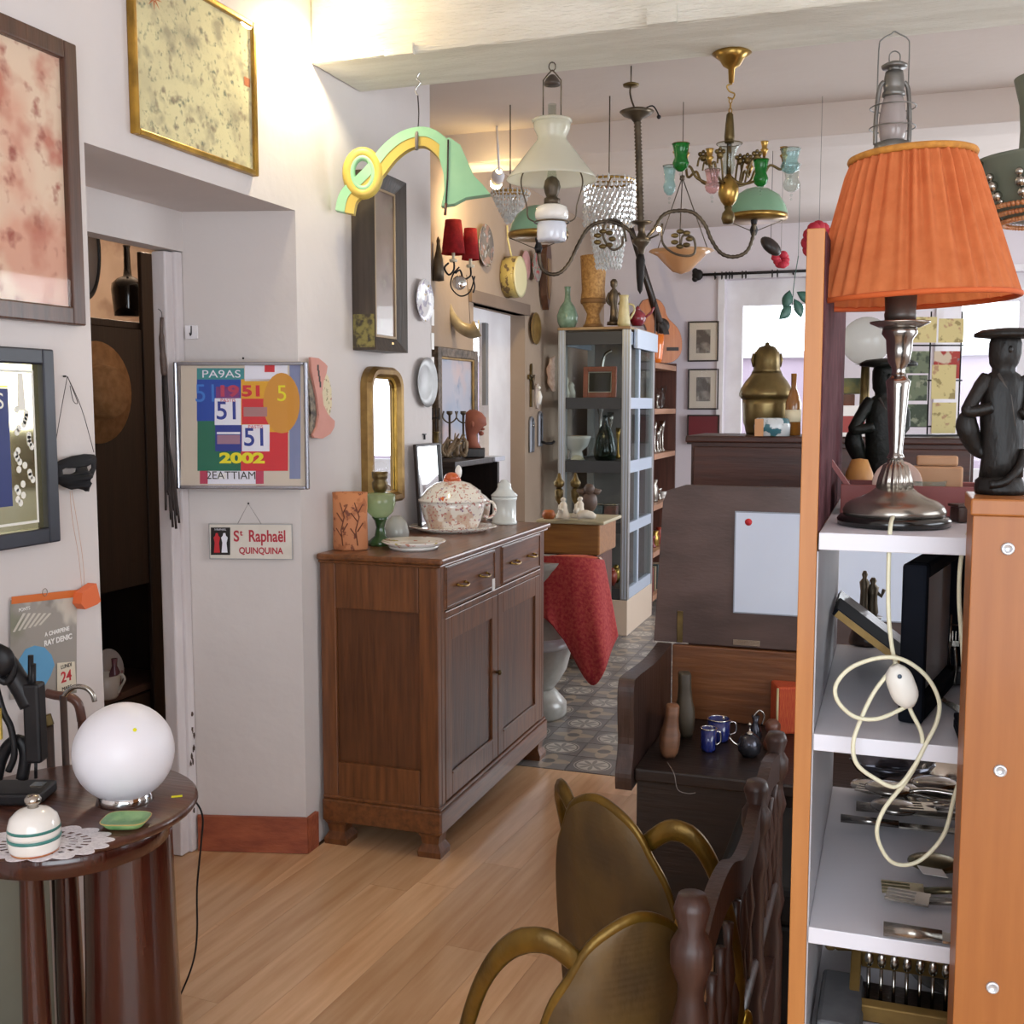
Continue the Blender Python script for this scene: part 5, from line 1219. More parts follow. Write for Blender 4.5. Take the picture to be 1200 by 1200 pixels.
for k, c in enumerate(('#7a2c2c', '#8f7f66', '#3f4a4a', '#a3907a')):
    q = Vector((BX - .13, 8.25 + k * .1, bz[5] + .021)); t = thing('book', ['dark red', 'tan', 'slate', 'cream'][k] + ' book standing on the bottom shelf of the bookcase', 'book', q, R90)
    MB().box(-.02, .02, -.1, .09, 0, .19, .002).build('cover', mat('bookc%d' % k, c, .6), t); MB().box(-.016, .016, -.098, .092, .003, .187).build('pages', 'paper_cream', t)
# guitar leaning over the bookcase
GD = 8.44; P = PX(778, 425, GD); P.o.z = bz[0] + .042
t = P.thing('acoustic_guitar', 'orange acoustic guitar leaning on top of the bookcase', 'guitar')
wood('spruce', '#b5693a', '#c47a46', .3, 2, .5); wood('neck_wood', '#2a211d', '#3a2e28', .4, 2, .3)
body = spline([(752, 352), (763, 349), (772, 352), (778, 360), (782, 372), (794, 385), (799, 400), (797, 416), (786, 425), (770, 424), (757, 414), (754, 400), (757, 386), (751, 374), (747, 362), (752, 352)], 5)[:-1]
bp = [(P.x(x), P.z(y)) for x, y in body]
MB().prism(bp, -.0, .09).build('sides', mat('guitar_side', '#6d3a20', .3, 0, '#5a2e1a', 6), t)
MB().prism([(x * .985 + .0, z * .985 + .002) for x, z in bp], -.006, -.0005).build('soundboard', 'spruce', t)
MB().at(P.p(775, 382, -.0065), (R90, 0, 0)).lathe([(0, 0), (9 * P.k, 0), (9 * P.k, .001), (0, .001)], 24).build('sound_hole', 'very_dark_wood', t)
MB().prism([(P.x(x), P.z(y)) for x, y in ((768, 366), (780, 378), (784, 392), (777, 392), (774, 372))], -.0095, -.008).build('pickguard', 'very_dark_wood', t)
m = MB(); a, b = P.p(772, 378, -.012), P.p(737, 268, -.03)
m.tube([a, b], [.028, .022], 4, flat=.35); m.build('neck', 'neck_wood', t)
MB().tube([b, P.p(729, 244, -.03)], .03, 4, flat=.3).build('headstock', 'neck_wood', t)
MB().box(P.x(781), P.x(795), -.012, -.0065, P.z(411), P.z(407)).build('bridge', 'very_dark_wood', t)
P = PX(768, 424, 8.24); P.o.z = bz[0] + .0405
t = P.thing('orange_vase', 'bright orange tapered glass vase beside the guitar', 'vase')
MB().shell(P.prof([(7, 425), (8, 420), (9.5, 405), (10, 392)]), .004, 24, sy=.6).lathe(P.prof([(0, 424), (7, 424)]), 20, sy=.6).build('body', mat('orange_glass', '#e2761a', .2, 0, '#d0640f', 6, coat=.4), t)
for px, top in ((771, 378), (776, 398), (767, 352)):
    MB().tube([((px - 768) * P.k * .6, 0, P.z(420)), P.p(px, top)], .005, 6).build('stick', 'dark_wood', t)

# ================================================================== desk with figures, urn with red cloth
DD = 6.45; P = PX(676, 610, DD); DZ = P.o.z
a = at(632, 612, DD + .12); b = at(712, 608, DD)
t = thing('writing_desk', 'honey brown wooden stand with cream top and scrolled leg', 'stand', (a.x, a.y - .05, 0))
wd = b.x - a.x
wood('honey_wood', '#8a5a30', '#a8743f', .35, 0, .4)
MB().box(0, wd, -.02, .42, DZ - .02, DZ, .006).build('top', mat('stone_cream', '#c2b79a', .4, 0, '#b3a88a', 6), t)
MB().box(.02, wd - .03, 0, .4, DZ - .2, DZ - .0205, .01).build('frieze', 'honey_wood', t)
MB().box(.03, wd - .05, .02, .38, .05, DZ - .2005).build('body', 'shelf_back', t)
m = MB(); m.prism([(wd - .03, DZ - .21), (wd - .005, DZ - .24), (wd + .0, DZ - .3), (wd - .03, DZ - .4), (wd - .04, .05), (wd + .01, 0), (wd - .08, 0), (wd - .09, DZ - .4), (wd - .09, DZ - .21)], -.012, .03); m.build('scroll_leg', 'honey_wood', t)
m = MB(); m.prism([(.03, DZ - .21), (.0, DZ - .3), (.03, DZ - .4), (.04, .05), (.0, 0), (.08, 0), (.09, DZ - .4), (.09, DZ - .21)], -.012, .03); m.build('scroll_leg', 'honey_wood', t)
def figs(px, py, dy): q = onz(px, py, DZ); P = PX(px, py, DD + dy); return P, Vector((P.o.x, P.o.y, DZ + .0008))
for px, lb in ((655, 'tall brass burner lamp on the stand beside the wall'), (674, 'tall brass burner lamp on the stand behind the white figures')):
    P, o = figs(px, 606, .16); P.o.z = DZ; t = thing('brass_lamp', lb, 'oil lamp', o, YAW)
    MB().lathe(P.prof([(0, 607), (5, 607), (4, 603), (1.5, 600), (1.5, 590), (4, 586), (5, 582), (5.5, 575), (3, 572)]), 20).build('foot', 'old_brass', t)
    MB().lathe(P.prof([(3, 572), (6, 569), (6.5, 565), (4, 562), (3, 560), (1.5, 555), (0, 554)]), 20).build('burner', 'old_brass', t)
mat('bisque', '#d8cfc0', .6, 0, '#c6baa8', 12)
def robed(px, y0, yt, lb, lean=0):
    P, o = figs(px, y0, 0); P.o.z = DZ; t = thing('white_figurine', lb, 'figurine', o, YAW); h = y0 - yt
    m = MB(); rings(m, [[((lean * f + r * math.cos(a)) * P.k, r * .8 * P.k * math.sin(a), P.z(y0 - f * h)) for a in [k * math.pi / 8 for k in range(16)]] for f, r in ((0, 9), (.1, 8.5), (.3, 6.5), (.5, 5), (.65, 4.8), (.76, 3), (.8, 2), (.85, 3.2), (.94, 3), (1, 1))])
    m.tube([((lean * .6 - 4) * P.k, -.01, P.z(y0 - h * .65)), ((lean * .5 - 5) * P.k, -.02, P.z(y0 - h * .45)), ((lean * .5 - 1) * P.k, -.03, P.z(y0 - h * .42))], .009, 6); m.build('figure', 'bisque', t)
robed(660, 608, 583, 'seated white figurine nearest the wall on the stand'); robed(678, 607, 582, 'white bisque figurine with raised arm on the stand', 2)
P, o = figs(691, 609, -.08); P.o.z = DZ; t = thing('reclining_figurine', 'reclining white figurine at the front of the stand', 'figurine', o, YAW)
m = MB(); m.tube(spline([P.p(676, 605), P.p(684, 603), P.p(692, 604), P.p(698, 606)], 4), [.02, .022, .024, .024, .026, .026, .026, .024, .024, .022, .018, .014, .01], 10).ball(P.p(675, 599), .017, 10); m.build('figure', 'bisque', t)
P, o = figs(690, 604, .1); P.o.z = DZ; t = thing('pottery_pig', 'brown pottery animal with ears on the stand', 'figurine', o, YAW)
m = MB().ball((0, 0, P.z(588)), 10 * P.k, 18, (1, .9, 1.3)).ball((0, -.02, P.z(573)), 6.5 * P.k, 14); m.build('body', mat('pottery_brown', '#4a3830', .5, 0, '#5f4a3e', 14), t)
for s in (-1, 1): MB().tube([(s * 4 * P.k, -.01, P.z(575)), (s * 11 * P.k, 0, P.z(577)), (s * 14 * P.k, 0, P.z(574))], [.02, .018, .006], 8).build('ear', 'pottery_brown', t)
P = PX(643, 608, DD + .1); t = thing('clay_pot', 'small orange clay pot on the stand next to the wall', 'pot', (P.o.x, P.o.y, DZ + .0008), YAW); P.o.z = DZ
MB().lathe(P.prof([(0, 608), (6, 608), (8, 604), (7, 600), (5, 598), (0, 598)]), 18).build('body', mat('clay_orange', '#b0622e', .5, 0, '#96501f', 14), t)

q = onz(640, 838, 0); UD = (q - CAMP).dot(FW); P = PX(628, 838, UD)
t = thing('marble_urn', 'large grey marbled urn standing beside the sideboard', 'urn', P.o, YAW)
mat('marble_grey', '#b5b2aa', .3, 0, '#8c8982', 6, coat=.2)
MB().lathe(P.prof([(0, 838), (33, 838), (36, 834), (36, 822), (31, 816), (22, 806)]), 36).build('foot', 'marble_grey', t)
MB().lathe(P.prof([(20, 806), (27, 797), (36, 782), (41, 762), (42, 745), (38, 715), (36, 690), (40, 665), (44, 655), (40, 655)]), 36).build('body', 'marble_grey', t)
MB().lathe(P.prof([(41.5, 756), (43.5, 752), (43, 746), (41.5, 742)]), 36).build('rim_band', mat('urn_band', '#c9cad0', .2, .2), t)
# red cloth
t = thing('red_cloth', 'red and orange brocade cloth draped over the urn', 'cloth', P.o, YAW)
cloth('brocade', '#9c2630', '#b84a42', 70, .1); 
top = spline([(600, 657, .05), (618, 650, -.05), (645, 648, -.13), (672, 648, -.16), (694, 651, -.12), (706, 656, -.02)], 8)
mid = spline([(600, 690, -.1), (622, 700, -.17), (648, 704, -.2), (674, 706, -.22), (700, 702, -.18), (714, 698, -.04)], 8)
bot = spline([(604, 720, -.12), (630, 706, -.18), (655, 736, -.21), (688, 788, -.24), (708, 763, -.2), (722, 742, -.06)], 8)
m = MB(); n = len(top)
def cpt(u, v):
    i = min(int(u * (n - 1) + .5), n - 1); A, B, C_ = top[i], mid[i], bot[i]
    q = [(1 - v) * (1 - 2 * v) * A[j] + 4 * v * (1 - v) * B[j] + v * (2 * v - 1) * C_[j] for j in range(3)]
    return P.p(q[0], q[1], q[2] + (.028 * math.sin(u * 15 + .6) + .012 * math.sin(u * 31)) * v)
m.grid(cpt, n - 1, 14)
def tpt(u, v):
    i = min(int(u * (n - 1) + .5), n - 1); A = top[i]; cx, cy = 650, 657
    return P.p(A[0] + (cx - A[0]) * v, A[1] + (cy - A[1]) * v, A[2] + (.06 - A[2]) * v)
m.grid(tpt, n - 1, 5)
m.build('drape', 'brocade', t, .004)
mat('brocade_orange', '#c25a28', .9, 0, '#a83a26', 60, bump=.3)
MB().at(P.p(668, 653, -.02)).lathe([(0, .012), (25 * P.k, .008), (30 * P.k, .0), (20 * P.k, -.01)], 24, sy=.6, flute=7, amp=.05).build('lining_fold', 'brocade_orange', t)

# ================================================================== end wall: two engravings, curtain rod, leaves
def far_rect(x0, y0, x1, y1, Y=8.945):
    a = ony(x0, y1, Y); b = ony(x1, y0, Y); return a, b
pattern('engraving', '#8f867c', [('#5f564e', 7, .5, 2), ('#3c3530', 14, .58, 6), ('#b5aba0', 10, .6, 9)], .8, 0, soft=.1)
for i, (y0, y1, lb) in enumerate(((376, 424, 'thin framed engraving of a ruin, upper of two on the end wall'), (432, 480, 'thin framed engraving, lower of two on the end wall'))):
    a, b = far_rect(806, y0, 843, y1)
    framed('framed_engraving', lb, 'picture', ((a.x + b.x) / 2, 8.947, a.z), 0, b.x - a.x, b.z - a.z, .012, .02, 'very_dark_wood', MATS['engraving'], True, 0, .055, mat('mat_ivory', '#cfc3b2', .8), 'engravings on the end wall')
a, b = far_rect(806, 486, 844, 520)
t = thing('red_screen', 'small dark red lacquer panel leaning under the engravings', 'panel', ((a.x + b.x) / 2, 8.93, a.z), 0)
MB().box(-(b.x - a.x) / 2, (b.x - a.x) / 2, -.02, 0, 0, b.z - a.z, .003).build('panel', mat('panel_red', '#6d1f26', .4), t)
frame_ring(MB().at((0, -.0205, 0)), b.x - a.x, b.z - a.z, .012, .006, 0, .001).build('edge', 'very_dark_wood', t)
a = ony(822, 322, 8.87); b = ony(945, 318, 8.87)
t = thing('curtain_rod', 'wrought iron curtain rod with leaf finial above the window', 'curtain rod', ((a.x + b.x) / 2, 8.87, a.z), 0)
hw = (b.x - a.x) / 2
MB().tube([(-hw, 0, 0), (hw, 0, 0)], .011, 8).build('rod', 'iron_dark', t)
MB().at((-hw - .03, 0, 0)).ball((0, 0, 0), .045, 10, (1, .6, 1)).ball((-.02, 0, .03), .025, 8).ball((-.02, 0, -.03), .025, 8).build('finial', 'iron_dark', t)
for x in (-hw + .1, hw - .1): MB().tube([(x, 0, 0), (x, .075, -.02)], .008, 6).build('bracket', 'iron_dark', t)
ring0 = None
for px in (838, 846, 851, 855, 858, 870, 874, 905, 911):
    x = ony(px, 320, 8.87).x - t.location.x
    if ring0 is None:
        ring0 = MB().tube([(0, .022 * math.cos(k * math.pi / 6), -.012 + .028 * math.sin(k * math.pi / 6)) for k in range(12)], .004, 5, True).build('ring', 'iron_dark', t); ring0.location = (x, 0, 0)
    else: piece(ring0, t, (x, 0, 0))
P = PX(928, 365, 7.2)
t = P.thing('hanging_leaves', 'dark green artificial leaves hanging by the window', 'leaves')
mat('leaf_green', '#2f5a4c', .5, 0, '#254a40', 20)
l0 = None
for px, py, r in ((925, 340, .3), (930, 350, -.4), (927, 358, .8), (933, 342, -1)):
    if l0 is None:
        vs_, fs_ = sheet([[(.07 * math.sin(math.pi * k / 8) * .5, -.13 * k / 8) for k in range(9)] + [(-.07 * math.sin(math.pi * k / 8) * .5, -.13 * k / 8) for k in range(7, 0, -1)]], lambda x, z: .02 * math.sin(z * 20), 1)
        l0 = MB().add(vs_, fs_, True).build('leaf', 'leaf_green', t, .002); l0.location = P.p(px, py); l0.rotation_euler = (0, r, 0)
    else: piece(l0, t, P.p(px, py), (0, r, .3))
MB().tube(P.path([(934, 300), (930, 330), (928, 360)], 4), .003, 5).tube([P.p(934, 300), (P.x(934), 0, H - .001 - P.o.z)], .0015, 5).build('stem', 'leaf_green', t)
P = PX(915, 312, 6.4)
t = P.thing('red_rosette', 'crimson fabric rosette hanging near the window', 'rosette')
m = MB(); rb = random.Random(3)
for k in range(9): a = k * .7; m.ball((.03 * math.cos(a) + rb.uniform(-.01, .01), rb.uniform(-.02, .02), .035 + .03 * math.sin(a)), .022, 8, (1.2, .7, .9))
m.build('petals', mat('crimson', '#b02035', .7), t); MB().tube([(0, 0, .06), (.0, 0, 2.949 - P.o.z)], .0012, 5).build('thread', 'grey_string', t)
P = PX(959, 300, 5.2)
t = P.thing('red_banner', 'crimson cloth flower half hidden behind the orange lampshade', 'cloth flower')
m = MB()
for k in range(12): a = k * .55; m.ball((.05 * math.cos(a), .02 * math.sin(2 * a), .07 + .06 * math.sin(a)), .032, 8, (1, .6, 1))
m.build('petals', 'crimson', t); MB().tube([(0, 0, .1), (.0, 0, 2.949 - P.o.z)], .0012, 5).build('thread', 'grey_string', t)

P = PX(903, 302, 6.0)
t = P.thing('dark_castanet', 'dark oval wooden castanet hanging beside the green shade', 'castanet')
MB().at((0, 0, .06), (0, .7, 0), (1.5, .5, .8)).ball((0, 0, 0), .045, 16).build('shell', 'very_dark_wood', t)
MB().tube([(0, 0, .08), (0, 0, 2.949 - P.o.z)], .0015, 5).build('thread', 'black_string', t)
# ================================================================== hanging lamps
glass('opal_shade', '#f6f5ea', .66, .05); glass('clear_glass', '#f4f7f5', 0, .02, .9); glass('emerald_glass', '#3fc060', .3, .03); glass('green_opal', '#b6dec0', .85, .08, 1.2)
glass('pale_glass', '#e4f3f3', .1, .02, 1.2); glass('pink_glass', '#f4e2e2', .12, .02)
mat('green_band', '#6f8f5e', .35, .4) if 'green_band' not in MATS else None
# 1. white opal hanging oil lamp
P = PZ(646.5, 72, 2.69); P.o = at(646.5, 283, P.D)
t = P.thing('hanging_oil_lamp', 'hanging oil lamp with large white opal shade and white font', 'oil lamp')
R_ = P.prof
MB().shell(R_([(54, 211), (52, 208), (40, 193), (27, 176), (18, 165), (17, 160), (21, 152), (22.5, 142)]), .003, 44).build('shade', 'opal_shade', t)
MB().lathe(R_([(22.8, 144), (23.6, 141), (22, 140)]), 36, flute=12, amp=.02).build('ruffle', 'opal_shade', t)
MB().shell(R_([(6, 232), (8, 220), (5, 200), (5, 122)]), .0015, 20).build('chimney', 'clear_glass', t)
MB().lathe(R_([(0, 240), (9, 240), (9, 233), (6, 231), (8, 226), (9.5, 219), (8, 212), (5, 208), (0, 206)]), 24, flute=9, amp=.09).build('burner', 'bronze', t)
MB().lathe(R_([(16, 259), (19.5, 256), (20, 250), (18, 243), (12, 240), (0, 239.5)]), 32).build('font', 'white_porcelain', t)
MB().lathe(R_([(0, 283), (16, 283), (17.5, 280), (17.5, 263), (16, 260), (0, 259)]), 32).build('font_holder', mat('porcelain_blue', '#d9dde8', .15, coat=.5), t)
m = MB()
m.tube([(20.5 * P.k * math.cos(a), 20.5 * P.k * math.sin(a), P.z(260.5)) for a in [k * math.pi / 12 for k in range(24)]], .003, 6, True)
m.build('carrier_ring', 'bronze', t)
for s in (-1, 1):
    MB().tube(spline([(s * 20 * P.k, 0, P.z(260)), (s * 28 * P.k, 0, P.z(255)), (s * 30 * P.k, 0, P.z(240)), (s * 36 * P.k, 0, P.z(218)), (s * 35 * P.k, 0, P.z(205)), (s * 28 * P.k, 0, P.z(192))], 5), .0026, 6).build('harp_wire', 'bronze', t)
    MB().tube([(s * 10.5 * P.k, 0, P.z(142)), (s * 10.5 * P.k, 0, P.z(94)), (s * 4 * P.k, 0, P.z(86)), (0, 0, P.z(82))], .0024, 6).build('hanger_wire', 'bronze', t)
MB().lathe(R_([(9.5, 100), (9.5, 97), (7, 92), (3, 88), (0, 87)]), 24).build('smoke_bell', mat('bell_dark', '#4d423c', .4, .4), t)
MB().tube([(4 * P.k * math.cos(a), 0, P.z(78) + 5 * P.k * math.sin(a)) for a in [k * math.pi / 6 for k in range(12)]], .002, 6, True).tube([(0, 0, P.z(74)), (0, 0, 2.689 - P.o.z)], .0016, 5).build('hook', 'bronze', t)

# 2. bronze two-armed chandelier with green shades
D2 = 4.75; P = PX(750, 345, D2)
t = P.thing('bronze_chandelier', 'bronze chandelier with twisted stem and two green glass shades', 'chandelier')
def tw(a, b, r, n=56):
    A, B = Vector(a), Vector(b); return MB().tube([tuple(A.lerp(B, k / n)) for k in range(n + 1)], [r * (1 + .38 * (k % 2)) for k in range(n + 1)], 8)
tw(P.p(745, 142), P.p(750, 262), 3.4 * P.k).build('stem', 'bronze', t)
MB().at((P.x(744), 0, 0)).lathe(P.prof([(3, 144), (7, 139), (16, 135), (20, 131), (12, 128), (0, 127)]), 24).build('canopy', 'bronze', t)
MB().at((P.x(737), 0, 0)).lathe(P.prof([(0, 102), (9, 101), (9.5, 99), (6, 97.5), (0, 97)]), 20).build('ceiling_hook_plate', 'old_brass', t)
MB().tube(P.path([(742, 128), (738, 118), (736, 108), (737, 101)], 4), .004, 6).build('hook', 'bronze', t)
MB().tube([P.p(737, 98), (P.x(737), 0, H - .001 - P.o.z)], .003, 6).build('suspension', 'bronze', t)
MB().tube(P.path([(752, 128), (762, 124), (768, 132), (769, 137)], 4), .003, 6).ball(P.p(769.5, 137), .009, 8).build('wire_ends', 'iron_black', t)
MB().at((P.x(751), 0, 0)).lathe(P.prof([(13, 260), (11, 262), (5, 264), (4, 272), (6, 278), (11, 281), (10, 285), (5, 290), (3, 298), (2, 305)]), 24).build('hub', 'bronze', t)
MB().lathe(P.prof([(0, 345), (3, 340), (4.5, 325), (5.5, 305), (4, 298)]), 16).build('finial', mat('iron_dark', '#2a2624'), t)
for nm, pts, scroll, sc in (('L', [(745, 280), (735, 268), (716, 259), (700, 260), (688, 268), (678, 285), (668, 306), (656, 319), (643, 320), (634, 312), (631, 296)], [(733, 283), (728, 262), (712, 258), (706, 275), (716, 292), (728, 288), (729, 277)], 631), ('R', [(756, 280), (766, 268), (776, 252), (792, 246), (812, 248), (826, 262), (834, 280), (846, 296), (862, 300), (876, 293), (882, 276), (883, 262)], [(775, 262), (776, 285), (792, 298), (812, 298), (812, 280), (800, 276), (797, 286)], 883)):
    sgn = -1 if nm == 'L' else 1
    c = P.path(pts, 6)
    MB().tube([(x, .03 * math.sin(i / len(c) * 3), z) for i, (x, y, z) in enumerate(c)], [.007 * (1 + .3 * (i % 2)) for i in range(len(c))], 8).build('arm', 'bronze', t)
    MB().tube(P.path(scroll, 6), .005, 8).build('arm_scroll', 'bronze', t)
    m = MB(); rb = random.Random(5)
    cx = 708 if nm == 'L' else 798
    for k in range(7): a = k * .9; m.ball(P.p(cx + 9 * math.cos(a), 280 + 9 * math.sin(a)), .013, 8, (1.3, .6, .8))
    m.build('leaf_ornament', 'old_brass', t)
    yo = 278 if nm == 'L' else 257
    MB().at((P.x(sc), .02, 0)).lathe(P.prof([(3, yo + 18), (5, yo + 12), (3, yo + 6), (4, yo + 2), (4, yo - 6)]), 16).build('socket', 'iron_black', t)
    MB().at((P.x(sc + (0 if nm == 'L' else 3)), .02, 0)).shell(P.prof([(34, yo), (34.5, yo - 6), (32, yo - 16), (25, yo - 28), (14, yo - 36), (7, yo - 38)] if nm == 'L' else [(35, yo - 2), (35.5, yo - 7), (33, yo - 16), (26, yo - 28), (14, yo - 36), (7, yo - 38)]), .003, 40).build('shade', 'green_opal', t)
    MB().at((P.x(sc + (0 if nm == 'L' else 3)), .02, 0)).lathe(P.prof([(35, yo), (36, yo - 3), (35.4, yo - 6)]), 40).build('shade_gallery', 'brass', t)
    MB().at((P.x(sc), .02, 0)).tube([(34 * P.k * math.cos(a), 34 * P.k * math.sin(a), P.z(yo)) for a in (0, math.pi / 2)][:1] + [(0, 0, P.z(yo + 14))], .002, 5).tube([(-34 * P.k, 0, P.z(yo)), (0, 0, P.z(yo + 14))], .002, 5).build('gallery_wires', 'bronze', t)

MB().ball(P.p(770, 270, -.03), .009, 10).build('bulb', mat('bulb_small', '#fff0d0', .5, emit=30), t)
MB().tube([P.p(757, 281), P.p(770, 276, -.03), P.p(770, 272, -.03)], .004, 6).build('bulb_arm', 'bronze', t)

# 3. brass chandelier with coloured glass cups
P = PZ(854, 61, 2.69); P.o = at(853, 262, P.D); P.cx = 853
t = P.thing('brass_chandelier', 'brass chandelier with green and clear glass cups and gilt ball', 'chandelier')
MB().at((P.x(854), 0, 0)).lathe(P.prof([(0, 62), (20, 61), (23, 63), (14, 70), (10, 77), (4, 81), (3, 97), (0, 98)]), 32).build('canopy', 'brass', t)
MB().tube([(P.x(854), 0, P.z(62)), (P.x(854), 0, 2.689 - P.o.z)], .0014, 5).build('hanging_wire', 'grey_string', t)
MB().tube(P.path([(855, 98), (849, 101), (852, 107), (858, 110), (856, 116), (850, 114)], 4), .0028, 6).build('s_hook', 'brass', t)
m = MB()
for k in range(3):
    zc = P.z(118 + k * 6); m.at((P.x(853.5), 0, zc), (0, 0, k * R90)).tube([(.005 * math.cos(a), 0, .009 * math.sin(a)) for a in [j * math.pi / 5 for j in range(10)]], .002, 5, True)
m.build('chain', 'brass', t)
MB().lathe(P.prof([(0, 168), (5, 168), (5.5, 160), (4.5, 145), (3.5, 134), (2, 132), (0, 132)]), 16, flute=8, amp=.1).build('upper_stem', 'old_brass', t)
MB().shell(P.prof([(5, 204), (8, 196), (7, 185), (10, 175), (15, 168.5)]), .003, 28).build('glass_baluster', 'clear_glass', t)
MB().tube([(15 * P.k * math.cos(a), 15 * P.k * math.sin(a), P.z(168.5)) for a in [k * math.pi / 14 for k in range(28)]], .0018, 5, True).build('glass_rim', 'old_brass', t)
MB().lathe(P.prof([(0, 242), (5, 241), (9, 236), (12, 228), (12, 220), (8, 212), (4, 209), (3, 204)]), 28).build('gilt_ball', 'brass', t)
MB().lathe(P.prof([(0, 263), (6, 262), (8, 256), (7, 250), (4, 246), (5, 242)]), 22).build('finial', 'old_brass', t)
MB().lathe(P.prof([(3, 206), (3, 168)]), 12).build('core_rod', 'old_brass', t)
arms = [(-62, 0, 172), (-45, .11, 165), (-28, -.08, 185), (32, .1, 182), (48, .08, 163), (63, -.02, 178)]
for i, (dx, dy, cy) in enumerate(arms):
    X = dx * P.k
    MB().tube(spline([(0, 0, P.z(205)), (X * .25, dy * .25, P.z(216)), (X * .6, dy * .6, P.z(209)), (X * .75, dy * .75, P.z(195)), (X * .95, dy * .95, P.z(200)), (X, dy, P.z(cy + 12))], 5), .0045, 7).build('arm', 'old_brass', t)
    MB().tube(spline([(X * .3, dy * .3, P.z(214)), (X * .4, dy * .4, P.z(190)), (X * .55, dy * .55, P.z(184)), (X * .6, dy * .6, P.z(195))], 4), .0035, 6).build('arm_scroll', 'old_brass', t)
    MB().at((X, dy, 0)).lathe(P.prof([(2, cy + 14), (3, cy + 9), (5, cy + 6), (3, cy + 4), (4, cy - 2), (5, cy - 4), (0, cy - 4)]), 16).build('candle_socket', 'brass', t)
    MB().at((X * .5, dy * .5 - .01, P.z(186))).ball((0, 0, 0), .012, 8).ball((.01, 0, .012), .008, 6).ball((-.01, 0, .012), .008, 6).ball((0, 0, .02), .006, 6).build('leaf_boss', 'old_brass', t)
for px, yt, yb, r, mm, dy in ((790.5, 177, 208, 10, 'emerald_glass', -.1), (883, 195, 226, 9, 'emerald_glass', -.1), (782, 196, 230, 8, 'pale_glass', -.02), (826, 208, 235, 9, 'pink_glass', -.12), (922, 178, 206, 12, 'pale_glass', -.04), (931, 190, 222, 11, 'clear_glass', .04)):
    M_ = MB().at((P.x(px), dy, 0)); h = yb - yt
    M_.shell(P.prof([(r * .35, yb), (r * .8, yb - .12 * h), (r * .95, yb - .3 * h), (r * .7, yb - .5 * h), (r * .85, yb - .8 * h), (r, yt)]), .002, 24); c = M_.build('glass_cup', mm, t)
    MB().at((P.x(px), dy, 0)).ball((0, 0, P.z(yb + 4)), .005, 8).ball((0, 0, P.z(yb + 9)), .004, 8).build('glass_drop', 'clear_glass', c)
    MB().at((P.x(px), dy, 0)).tube([(r * P.k * math.cos(a), r * P.k * math.sin(a), P.z(yt)) for a in [k * math.pi / 10 for k in range(20)]], .0015, 5, True).build('cup_rim', 'tarnished_silver' if mm != 'emerald_glass' else 'old_brass', c)

# 4. amber bowl pendant on three rods
P = PX(798, 322, 5.3)
t = P.thing('alabaster_pendant', 'amber marbled glass bowl pendant on three rods', 'pendant lamp')
glass('amber_glass', '#ecc79a', .8, .05)
MB().shell(P.prof([(1, 321), (10, 318), (20, 308), (28, 299), (38, 294)]), .004, 36, flute=7, amp=.02).build('bowl', 'amber_glass', t)
for a in (.3, 2.4, 4.5): MB().tube([(36 * P.k * math.cos(a), 36 * P.k * math.sin(a), P.z(295)), (0, 0, P.z(208))], .0025, 6).build('rod', 'bronze', t)
MB().lathe(P.prof([(0, 212), (3, 211), (3, 206), (0, 205)]), 12).tube([(0, 0, P.z(206)), (0, 0, 2.949 - P.o.z)], .002, 5).build('suspension', 'bronze', t)

# 5. crystal chandeliers
def crystal(name, label, px, D, tiers, topz):
    P = PX(px, tiers[-1][1], D); t = P.thing(name, label, 'chandelier')
    crystal_m = MATS['crystal']; rb = random.Random(int(px))
    for (r0, y0, r1, y1, rows, n) in [(a[0], a[2], a[3], a[1], a[4], a[5]) for a in tiers]:
        m = MB()
        for j in range(rows):
            f = j / max(rows - 1, 1); r = (r0 + (r1 - r0) * f) * P.k; z = P.z(y0 + (y1 - y0) * f)
            for k in range(n):
                a = 2 * math.pi * (k + .5 * (j % 2)) / n; s = .011 * rb.uniform(.8, 1.3); c = (r * math.cos(a), r * math.sin(a), z)
                vs_ = [(c[0], c[1], c[2] + s * 1.3), (c[0] + s * .7, c[1], c[2]), (c[0], c[1] + s * .7, c[2]), (c[0] - s * .7, c[1], c[2]), (c[0], c[1] - s * .7, c[2]), (c[0], c[1], c[2] - s * 1.3)]
                m.add(vs_, [(0, 1, 2), (0, 2, 3), (0, 3, 4), (0, 4, 1), (5, 2, 1), (5, 3, 2), (5, 4, 3), (5, 1, 4)])
        o = m.build('crystal_drops', crystal_m, t); o['kind'] = 'stuff'
        MB().tube([(r0 * P.k * math.cos(a), r0 * P.k * math.sin(a), P.z(y0)) for a in [k * math.pi / 14 for k in range(28)]], .006, 6, True).build('brass_hoop', 'brass', t)
    MB().tube([(0, 0, P.z(tiers[0][2])), (0, 0, topz - P.o.z)], .003, 6).build('suspension', 'bronze', t)
    m = MB()
    for a in (0, R90): m.tube([(tiers[0][0] * P.k * math.cos(a), tiers[0][0] * P.k * math.sin(a), P.z(tiers[0][2])), (-tiers[0][0] * P.k * math.cos(a), -tiers[0][0] * P.k * math.sin(a), P.z(tiers[0][2]))], .004, 6)
    m.build('spreader', 'brass', t)
    return P, t
mc = mat('crystal', '#e8ecec', .05, .35, None, spec=1, coat=1)
crystal('crystal_basket', 'round basket chandelier of glass beads beside the wall spotlight', 598, 5.35, [(22, 258, 227, 6, 6, 26)], 2.949)
crystal('crystal_chandelier', 'two-tiered chandelier of hanging crystal drops', 713, 5.2, [(30, 262, 213, 29, 8, 30), (22, 312, 262, 14, 9, 22)], 2.949)

